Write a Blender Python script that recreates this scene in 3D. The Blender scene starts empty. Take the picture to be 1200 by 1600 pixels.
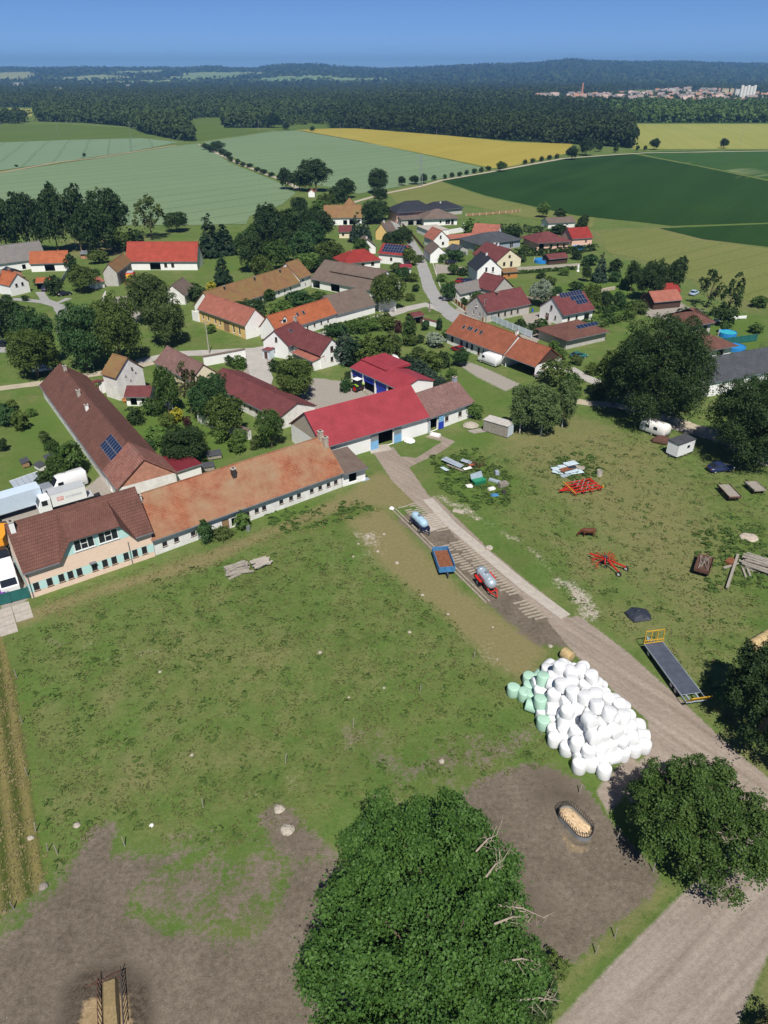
import bpy, math, random
import numpy as np
from mathutils import Vector, Matrix
sc = bpy.context.scene
# ------------------------------------------------------------------ camera, sky, sun, exposure
CAM_H, FPX, HORIZON = 58.0, 1148.0, 112.0          # drone height, focal length and horizon row (1200x1600 frame)
TH = math.atan((800 - HORIZON) / FPX); SN, CS = math.sin(TH), math.cos(TH)
cam_d = bpy.data.cameras.new('camera'); cam = bpy.data.objects.new('camera', cam_d)
sc.collection.objects.link(cam); sc.camera = cam
cam_d.sensor_fit = 'VERTICAL'; cam_d.sensor_height = 24; cam_d.lens = 24 * FPX / 1600
cam_d.clip_start = 0.5; cam_d.clip_end = 60000
cam.location = (0, 0, CAM_H); cam.rotation_euler = (math.pi / 2 - TH, 0, 0)
SUN_EL, SUN_DX = math.radians(55), -0.10            # shadows fall away from the camera, a touch to the left
sdir = Vector((-SUN_DX, -1, 0)).normalized() * math.cos(SUN_EL) + Vector((0, 0, math.sin(SUN_EL)))
w = bpy.data.worlds.new('World'); sc.world = w; w.use_nodes = True
nt = w.node_tree; bg = nt.nodes['Background']; sky = nt.nodes.new('ShaderNodeTexSky')
sky.sky_type = 'NISHITA'; sky.sun_disc = False; sky.sun_elevation = SUN_EL
sky.sun_rotation = math.atan2(sdir.x, sdir.y); sky.altitude = 3000; sky.air_density = 0.46; sky.dust_density = 0.0; sky.ozone_density = 8.0
nt.links.new(sky.outputs[0], bg.inputs[0]); bg.inputs[1].default_value = 0.086
sun_d = bpy.data.lights.new('sun', 'SUN'); sun = bpy.data.objects.new('sun', sun_d); sc.collection.objects.link(sun)
sun_d.energy = 4.6; sun_d.angle = math.radians(0.53); sun_d.color = (1.0, 0.955, 0.88)
sun.rotation_euler = sdir.to_track_quat('Z', 'Y').to_euler(); sun.location = (0, -50, 120)
sc.view_settings.view_transform = 'Standard'; sc.view_settings.look = 'None'
sc.view_settings.exposure = 0.32; sc.view_settings.gamma = 1.0
sc.cycles.max_bounces = 6; sc.cycles.diffuse_bounces = 3; sc.cycles.glossy_bounces = 2; sc.cycles.transmission_bounces = 4
sc.cycles.volume_bounces = 1; sc.cycles.use_denoising = True
# ------------------------------------------------------------------ helpers
COL = sc.collection
R = random.Random(7)
def g(u, v, z=0.0):
    "world point at height z on the line of sight through photo pixel (u,v)"
    x = (u - 600) / FPX; y = (v - 800) / FPX
    t = (z - CAM_H) / -(SN + y * CS)
    return Vector((x * t, (CS - y * SN) * t, z))
def pix(p):
    d = Vector(p) - Vector((0, 0, CAM_H)); f = d.y * CS - d.z * SN
    return 600 + FPX * d.x / f, 800 + FPX * (-d.y * SN - d.z * CS) / f
def h_at(base, vtop):
    "height that lifts a ground point to photo row vtop"
    k = (vtop - 800) / FPX                       # dn/f = k ; d.y fixed
    # -(y S) - dz C = k (y C - dz S)  ->  dz (k S - C) = y (k C + S)
    dz = base.y * (k * CS + SN) / (k * SN - CS)
    return CAM_H + dz
def px_m(p):
    d = Vector(p) - Vector((0, 0, CAM_H)); return (d.y * CS - d.z * SN) / FPX
def tag(o, label=None, cat=None, group=None, kind=None):
    if label: o['label'] = label
    if cat: o['category'] = cat
    if group: o['group'] = group
    if kind: o['kind'] = kind
    return o
def thing(name, label, cat, loc=(0, 0, 0), rz=0.0, group=None):
    o = bpy.data.objects.new(name, None); COL.objects.link(o); o.empty_display_size = .3
    o.location = loc; o.rotation_euler = (0, 0, rz); return tag(o, label, cat, group)
class MB:
    "collects faces; build() links them as one mesh object"
    def __init__(s): s.v = []; s.f = []; s.m = []
    def face(s, pts, m=0):
        n = len(s.v); s.v += [tuple(p) for p in pts]; s.f.append(tuple(range(n, n + len(pts)))); s.m.append(m); return s
    def hexa(s, a, b, m=0):
        "bottom quad a (4 pts, ccw from above), top quad b"
        n = len(s.v); s.v += [tuple(p) for p in a] + [tuple(p) for p in b]
        for q in ((3, 2, 1, 0), (4, 5, 6, 7), (0, 1, 5, 4), (1, 2, 6, 5), (2, 3, 7, 6), (3, 0, 4, 7)):
            s.f.append(tuple(n + i for i in q)); s.m.append(m)
        return s
    def box(s, x0, x1, y0, y1, z0, z1, m=0):
        return s.hexa([(x0, y0, z0), (x1, y0, z0), (x1, y1, z0), (x0, y1, z0)], [(x0, y0, z1), (x1, y0, z1), (x1, y1, z1), (x0, y1, z1)], m)
    def bar(s, p, q, wd=.08, ht=None, m=0):
        p, q = Vector(p), Vector(q); d = (q - p).normalized(); ht = wd if ht is None else ht
        up = Vector((0, 0, 1)) if abs(d.z) < .95 else Vector((1, 0, 0))
        sx = d.cross(up).normalized() * wd / 2; sy = sx.cross(d).normalized() * ht / 2
        return s.hexa([p - sx - sy, p + sx - sy, p + sx + sy, p - sx + sy], [q - sx - sy, q + sx - sy, q + sx + sy, q - sx + sy], m)
    def tube(s, p, q, r0, r1=None, n=10, m=0, caps=True):
        p, q = Vector(p), Vector(q); r1 = r0 if r1 is None else r1; d = (q - p).normalized()
        up = Vector((0, 0, 1)) if abs(d.z) < .95 else Vector((1, 0, 0))
        a = d.cross(up).normalized(); b = a.cross(d); k = len(s.v)
        for c, r in ((p, r0), (q, r1)):
            for i in range(n):
                t = 2 * math.pi * i / n; s.v.append(tuple(c + a * math.cos(t) * r + b * math.sin(t) * r))
        for i in range(n):
            j = (i + 1) % n; s.f.append((k + i, k + j, k + n + j, k + n + i)); s.m.append(m)
        if caps:
            s.f.append(tuple(k + i for i in reversed(range(n)))); s.m.append(m); s.f.append(tuple(k + n + i for i in range(n))); s.m.append(m)
        return s
    def loft(s, rings, m=0, caps=True):
        k = len(s.v); n = len(rings[0])
        for r in rings: s.v += [tuple(p) for p in r]
        for a in range(len(rings) - 1):
            for i in range(n):
                j = (i + 1) % n; s.f.append((k + a * n + i, k + a * n + j, k + (a + 1) * n + j, k + (a + 1) * n + i)); s.m.append(m)
        if caps:
            s.f.append(tuple(k + i for i in reversed(range(n)))); s.m.append(m)
            e = k + (len(rings) - 1) * n; s.f.append(tuple(e + i for i in range(n))); s.m.append(m)
        return s
    def mesh(s, name, mats, smooth=False):
        me = bpy.data.meshes.new(name); me.from_pydata(s.v, [], s.f)
        for mt in (mats if isinstance(mats, (list, tuple)) else [mats]): me.materials.append(mt)
        if any(s.m): me.polygons.foreach_set('material_index', s.m)
        if smooth: me.polygons.foreach_set('use_smooth', [True] * len(s.f))
        me.update(); return me
    def build(s, name, mats, parent=None, smooth=False, bevel=0):
        return link(name, s.mesh(name, mats, smooth), parent, bevel=bevel)
def link(name, me, parent=None, loc=None, rz=None, bevel=0):
    o = bpy.data.objects.new(name, me); COL.objects.link(o)
    if parent: o.parent = parent
    if loc is not None: o.location = loc
    if rz is not None: o.rotation_euler = (0, 0, rz)
    if bevel:
        b = o.modifiers.new('bevel', 'BEVEL'); b.width = bevel; b.segments = 1; b.limit_method = 'ANGLE'
    return o
def copy_tree(o, parent=None):
    c = o.copy(); COL.objects.link(c); c.parent = parent
    for ch in o.children: copy_tree(ch, c)
    return c
# ------------------------------------------------------------------ materials
def lerp(a, b, t): return tuple(x + (y - x) * t for x, y in zip(a, b))
def _new(name):
    m = bpy.data.materials.new(name); m.use_nodes = True; n = m.node_tree
    return m, n, n.nodes['Principled BSDF']
def _n(n, t, **kw):
    x = n.nodes.new(t)
    for k, v in kw.items():
        if k[0] == 'i': x.inputs[int(k[1:])].default_value = v
        else: setattr(x, k, v)
    return x
def _ramp(n, fac, stops):
    r = n.nodes.new('ShaderNodeValToRGB'); cr = r.color_ramp
    while len(cr.elements) < len(stops): cr.elements.new(.5)
    for e, (p, c) in zip(cr.elements, stops): e.position = p; e.color = (*c, 1) if len(c) == 3 else c
    n.links.new(fac, r.inputs[0]); return r.outputs[0]
def _mix(n, fac, a, b, bt='MIX'):
    x = n.nodes.new('ShaderNodeMix'); x.data_type = 'RGBA'; x.blend_type = bt
    for s, k in ((fac, 0), (a, 6), (b, 7)):
        if isinstance(s, (int, float)): x.inputs[k].default_value = s
        elif isinstance(s, tuple): x.inputs[k].default_value = (*s, 1)
        else: n.links.new(s, x.inputs[k])
    return x.outputs[2]
def _noise(n, scale, detail=5, vec=None, rough=.6, out=0):
    x = _n(n, 'ShaderNodeTexNoise'); x.inputs['Scale'].default_value = scale; x.inputs['Detail'].default_value = detail; x.inputs['Roughness'].default_value = rough
    if vec: n.links.new(vec, x.inputs['Vector'])
    return x.outputs[out]
def _bump(n, b, h, strength=.4, dist=.05):
    x = _n(n, 'ShaderNodeBump'); x.inputs['Strength'].default_value = strength; x.inputs['Distance'].default_value = dist
    n.links.new(h, x.inputs['Height']); n.links.new(x.outputs[0], b.inputs['Normal'])
MT = {}
def mk(name, c, var=.18, scale=1.5, rough=.8, bump=0.0, metal=0.0, c2=None, spec=.3, coord='Object', fine=9.0):
    m, n, b = _new(name); tc = _n(n, 'ShaderNodeTexCoord').outputs[coord]
    c2 = c2 or tuple(min(1, x * (1 + var)) for x in c); c1 = tuple(x * (1 - var) for x in c)
    a = _noise(n, scale, 6, tc); f = _noise(n, scale * fine, 4, tc)
    mixf = _n(n, 'ShaderNodeMath', operation='MULTIPLY_ADD', i1=.6, i2=0.0); n.links.new(a, mixf.inputs[0])
    ad = _n(n, 'ShaderNodeMath', operation='MULTIPLY_ADD', i1=.4); n.links.new(f, ad.inputs[0]); n.links.new(mixf.outputs[0], ad.inputs[2])
    n.links.new(_ramp(n, ad.outputs[0], [(.34, c1), (.66, c2)]), b.inputs['Base Color'])
    b.inputs['Roughness'].default_value = rough; b.inputs['Metallic'].default_value = metal; b.inputs['Specular IOR Level'].default_value = spec
    if bump: _bump(n, b, ad.outputs[0], bump, .05)
    MT[name] = m; return m
def mk_tile(name, c, c2, moss=None, mossamt=.5, tw=.26, th=.3, mossscale=.25):
    m, n, b = _new(name); tc = _n(n, 'ShaderNodeTexCoord').outputs['Object']
    br = _n(n, 'ShaderNodeTexBrick'); n.links.new(tc, br.inputs['Vector'])
    br.inputs['Scale'].default_value = 1; br.inputs['Brick Width'].default_value = tw; br.inputs['Row Height'].default_value = th
    br.inputs['Mortar Size'].default_value = .022; br.inputs['Mortar Smooth'].default_value = .3
    br.inputs['Color1'].default_value = (*c, 1); br.inputs['Color2'].default_value = (*c2, 1); br.inputs['Mortar'].default_value = (*[x * .45 for x in c], 1)
    big = _noise(n, .5, 6, tc)
    col = _mix(n, .5, br.outputs[0], _mix(n, 1.0, br.outputs[0], _ramp(n, big, [(.3, (.62, .62, .62)), (.7, (1.3, 1.3, 1.3))]), 'MULTIPLY'))
    if moss:
        mn = _noise(n, mossscale, 7, tc, .7)
        col = _mix(n, _ramp(n, mn, [(.58 - .3 * mossamt, (0, 0, 0)), (.88 - .25 * mossamt, (.85, .85, .85))]), col, moss)
    n.links.new(col, b.inputs['Base Color']); b.inputs['Roughness'].default_value = .85; b.inputs['Specular IOR Level'].default_value = .2
    _bump(n, b, br.outputs[1], -.5, .03); MT[name] = m; return m
def mk_leaf(name, c1, c2, trans=.16, rough=.6, big_s=.35):
    m, n, b = _new(name); geo = _n(n, 'ShaderNodeNewGeometry'); oi = _n(n, 'ShaderNodeObjectInfo')
    tc = _n(n, 'ShaderNodeTexCoord').outputs['Object']
    big = _noise(n, big_s, 3, tc)
    ad = _n(n, 'ShaderNodeMath', operation='MULTIPLY_ADD', i1=.55); n.links.new(geo.outputs['Random Per Island'], ad.inputs[0])
    ad2 = _n(n, 'ShaderNodeMath', operation='MULTIPLY_ADD', i1=.7, i2=-.15); n.links.new(big, ad2.inputs[0]); n.links.new(ad2.outputs[0], ad.inputs[2])
    ad3 = _n(n, 'ShaderNodeMath', operation='MULTIPLY_ADD', i1=.35); n.links.new(oi.outputs['Random'], ad3.inputs[0]); n.links.new(ad.outputs[0], ad3.inputs[2])
    col = _ramp(n, ad3.outputs[0], [(.15, c1), (1.0, c2)])
    n.links.new(col, b.inputs['Base Color']); b.inputs['Roughness'].default_value = rough; b.inputs['Specular IOR Level'].default_value = .25
    tr = _n(n, 'ShaderNodeBsdfTranslucent'); n.links.new(_mix(n, 1.0, col, (1.3, 1.5, .6), 'MULTIPLY'), tr.inputs[0])
    mx = _n(n, 'ShaderNodeMixShader', i0=trans); n.links.new(b.outputs[0], mx.inputs[1]); n.links.new(tr.outputs[0], mx.inputs[2])
    n.links.new(mx.outputs[0], n.nodes['Material Output'].inputs[0]); MT[name] = m; return m
mk('white', (.82, .81, .79), .06, .8, .85, c2=(.86, .855, .84)); mk('white_dirty', (.76, .73, .68), .22, .9, .9, .3, c2=(.84, .83, .80), fine=6)
mk('cream', (.74, .66, .48), .08); mk('yellow_wall', (.72, .50, .20), .1); mk('peach', (.78, .59, .46), .07); mk('mint', (.48, .70, .66), .07)
mk('grey_wall', (.45, .43, .40), .2); mk('stone_wall', (.42, .36, .29), .35, 3, .95, .5); mk('pink_wall', (.70, .45, .36), .1); mk('brick_wall', (.45, .22, .15), .25)
mk('bluegrey', (.30, .34, .40), .12); mk('paleblue', (.55, .62, .68), .1); mk('darkwood', (.07, .04, .03), .3, 3); mk('wood', (.30, .19, .10), .3, 3); mk('greywood', (.30, .27, .23), .35, 4, .9, .3)
mk('orangewood', (.45, .20, .06), .2); mk('frame_white', (.75, .75, .74), .05); mk('frame_brown', (.10, .05, .03), .2); mk('black', (.02, .02, .022), .3); mk('dark', (.045, .04, .038), .3)
mk('gutter', (.16, .18, .20), .2, 1, .5); mk('zinc', (.36, .39, .42), .2, 2, .45, metal=.6); mk('concrete', (.40, .36, .31), .2, 1.2, .9, .2, coord='Object'); mk('concrete_dark', (.24, .21, .18), .3, 1.5, .9, .2)
mk('metal_red', (.29, .038, .048), .22, .4, .55, c2=(.33, .046, .058)); mk('metal_darkred', (.16, .022, .030), .12, .5, .5); mk('metal_blue', (.02, .05, .42), .1, 1, .5); mk('paint_blue', (.06, .20, .40), .35, 2, .6); mk('paint_lightblue', (.20, .42, .66), .15, 2, .7)
mk('red_machine', (.50, .022, .016), .3, 2, .45); mk('yellow_machine', (.58, .33, .03), .25, 2, .45); mk('green_machine', (.22, .36, .03), .2, 2, .4); mk('green_tank', (.02, .22, .11), .2, 2, .5)
mk('rust', (.20, .075, .035), .4, 3, .9, .2); mk('rust_dark', (.10, .05, .035), .4, 3, .9, .2); mk('tyre', (.022, .021, .02), .2, 4, .9); mk('rim_white', (.62, .62, .60), .1); mk('chassis', (.06, .06, .065), .3, 3, .7)
mk('deck', (.075, .085, .115), .25, 1.2, .55); mk('film_white', (.72, .73, .74), .12, 1.3, .4, .5, spec=.4, c2=(.80, .81, .82)); mk('film_green', (.38, .58, .46), .08, .6, .4); mk('straw', (.45, .33, .17), .3, 4, .95, .5); mk('old_hay', (.24, .18, .09), .3, 5, .95, .6); mk('slat_concrete', (.31, .27, .215), .35, 2.0, .95, .3); mk('hay', (.58, .43, .27), .25, 5, .95, .6)
mk('cow_brown', (.105, .035, .014), .3, 3, .7); mk('tarp', (.03, .035, .05), .5, 5, .5, .8); mk('bark', (.13, .095, .065), .35, 4, .95, .5); mk('bark_pale', (.31, .26, .20), .25, 4, .9, .4); mk('bark_birch', (.60, .57, .52), .25, 5, .9)
mk('stone', (.38, .34, .28), .3, 3, .95, .5); mk('pvc_blue', (.03, .22, .58), .1, 1, .3); mk('water', (.05, .45, .55), .1, 2, .06); mk('water_blue', (.03, .25, .55), .1, 2, .06); mk('water_dark', (.02, .03, .025), .2, 2, .05)
mk('screen_green', (.02, .12, .11), .2, 1, .7); mk('copper_red', (.36, .10, .05), .2); mk('bluebarrel', (.03, .12, .45), .1); mk('maroon_paint', (.17, .03, .03), .15, 2)
mk('car_white', (.78, .79, .80), .03, .5, .25, spec=.5); mk('car_black', (.015, .016, .02), .1, .5, .2, spec=.6); mk('car_red', (.25, .015, .02), .1, .5, .25, spec=.5); mk('car_silver', (.42, .45, .48), .06, .5, .3, metal=.5); mk('car_blue', (.02, .03, .09), .1, .5, .25, spec=.5); mk('car_paleblue', (.35, .47, .60), .06, .5, .3); mk('box_blue', (.52, .62, .72), .06, .5, .5); mk('box_grey', (.42, .44, .46), .06, .5, .5); mk('orange_paint', (.75, .30, .02), .1)
mk('galv', (.44, .52, .58), .15, 1.5, .4, metal=.35); mk('tank_blue', (.36, .52, .64), .12, 1, .4); mk('sheet_blue', (.48, .58, .63), .2, 1, .5); mk('logo_red', (.65, .02, .02), .03); mk('purple', (.12, .03, .25), .1); mk('lamp_red', (.5, .01, .01), .05)
def mk_glass():
    m, n, b = _new('glass'); b.inputs['Base Color'].default_value = (.018, .022, .03, 1); b.inputs['Roughness'].default_value = .07; b.inputs['Specular IOR Level'].default_value = .5; MT['glass'] = m
    m, n, b = _new('solar'); b.inputs['Base Color'].default_value = (.012, .022, .06, 1); b.inputs['Roughness'].default_value = .12; b.inputs['Specular IOR Level'].default_value = .5; MT['solar'] = m
mk_glass()
mk_tile('t_brown', (.135, .062, .048), (.165, .078, .06)); mk_tile('t_orange_old', (.30, .098, .050), (.38, .135, .070), (.27, .205, .125), .78); mk_tile('t_orange', (.36, .108, .045), (.42, .13, .058)); mk_tile('t_redorange', (.27, .088, .048), (.32, .11, .06))
mk_tile('t_mauve', (.19, .105, .095), (.27, .16, .14), (.14, .09, .075), .4); mk_tile('t_greybrown', (.155, .115, .095), (.19, .14, .115), (.12, .10, .08), .4); mk_tile('t_mossy', (.24, .12, .06), (.29, .15, .08), (.19, .14, .05), .75); mk_tile('t_maroon', (.145, .045, .045), (.175, .055, .055))
mk_tile('t_black', (.028, .032, .042), (.036, .040, .052)); mk_tile('t_red', (.26, .030, .026), (.30, .042, .034)); mk_tile('t_redbright', (.33, .058, .038), (.37, .07, .046)); mk_tile('t_oldred', (.22, .09, .07), (.34, .16, .12), (.20, .12, .10), .5); mk_tile('t_grey', (.20, .185, .175), (.24, .22, .21), (.15, .14, .12), .4); mk_tile('t_charcoal', (.065, .07, .08), (.08, .085, .095)); mk_tile('t_pink', (.33, .12, .085), (.38, .14, .10))
mk_leaf('leaf_fg', (.018, .056, .009), (.088, .178, .032), big_s=.75); mk_leaf('leaf_dark', (.010, .028, .007), (.044, .080, .019), big_s=.6); mk_leaf('leaf_mid', (.020, .054, .009), (.084, .142, .028), big_s=.6); mk_leaf('leaf_mid_a', (.030, .060, .009), (.108, .150, .030), big_s=.6); mk_leaf('leaf_mid_b', (.014, .048, .012), (.058, .120, .034), big_s=.6); mk_leaf('leaf_light', (.050, .105, .018), (.115, .19, .040)); mk_leaf('leaf_olive', (.045, .075, .018), (.10, .135, .035))
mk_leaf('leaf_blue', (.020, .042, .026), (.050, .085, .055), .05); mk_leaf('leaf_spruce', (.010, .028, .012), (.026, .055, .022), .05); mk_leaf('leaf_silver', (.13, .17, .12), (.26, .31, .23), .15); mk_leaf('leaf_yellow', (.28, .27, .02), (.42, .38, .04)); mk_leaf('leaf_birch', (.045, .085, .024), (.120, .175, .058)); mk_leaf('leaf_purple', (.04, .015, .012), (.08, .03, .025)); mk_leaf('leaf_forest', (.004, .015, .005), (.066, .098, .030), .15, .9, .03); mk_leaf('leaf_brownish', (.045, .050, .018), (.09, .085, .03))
mk_leaf('grass_lush', (.045, .085, .016), (.085, .135, .030), .2, .8); mk_leaf('grass_olive', (.080, .098, .026), (.135, .145, .050), .2, .8); mk_leaf('grass_dry', (.17, .145, .06), (.27, .23, .11), .2, .8)
# ------------------------------------------------------------------ the ground: one sheet to the horizon, with wear painted as masks of its own
def pip(px, py, poly):
    "signed distance (m, positive inside) of points to a polygon"
    n = len(poly); ins = np.zeros(px.shape, bool); d2 = np.full(px.shape, 1e18)
    for i in range(n):
        x0, y0 = poly[i]; x1, y1 = poly[(i + 1) % n]
        c = ((y0 > py) != (y1 > py)); xi = (x1 - x0) * (py - y0) / ((y1 - y0) if y1 != y0 else 1e-9) + x0
        ins ^= c & (px < xi)
        L = (x1 - x0) ** 2 + (y1 - y0) ** 2 + 1e-12; t = np.clip(((px - x0) * (x1 - x0) + (py - y0) * (y1 - y0)) / L, 0, 1)
        d2 = np.minimum(d2, (px - x0 - t * (x1 - x0)) ** 2 + (py - y0 - t * (y1 - y0)) ** 2)
    return np.where(ins, 1, -1) * np.sqrt(d2)
def W(poly): return [tuple(g(u, v)[:2]) for u, v in poly]
def ribbon_poly(pts, wd):
    P = [g(u, v) for u, v in pts]; L = []; Rr = []
    for i, p in enumerate(P):
        d = (P[min(i + 1, len(P) - 1)] - P[max(i - 1, 0)]); n = Vector((-d.y, d.x, 0)).normalized()
        k = wd[i] if isinstance(wd, (list, tuple)) else wd
        L.append(tuple((p + n * k / 2)[:2])); Rr.append(tuple((p - n * k / 2)[:2]))
    return L + Rr[::-1]
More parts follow.
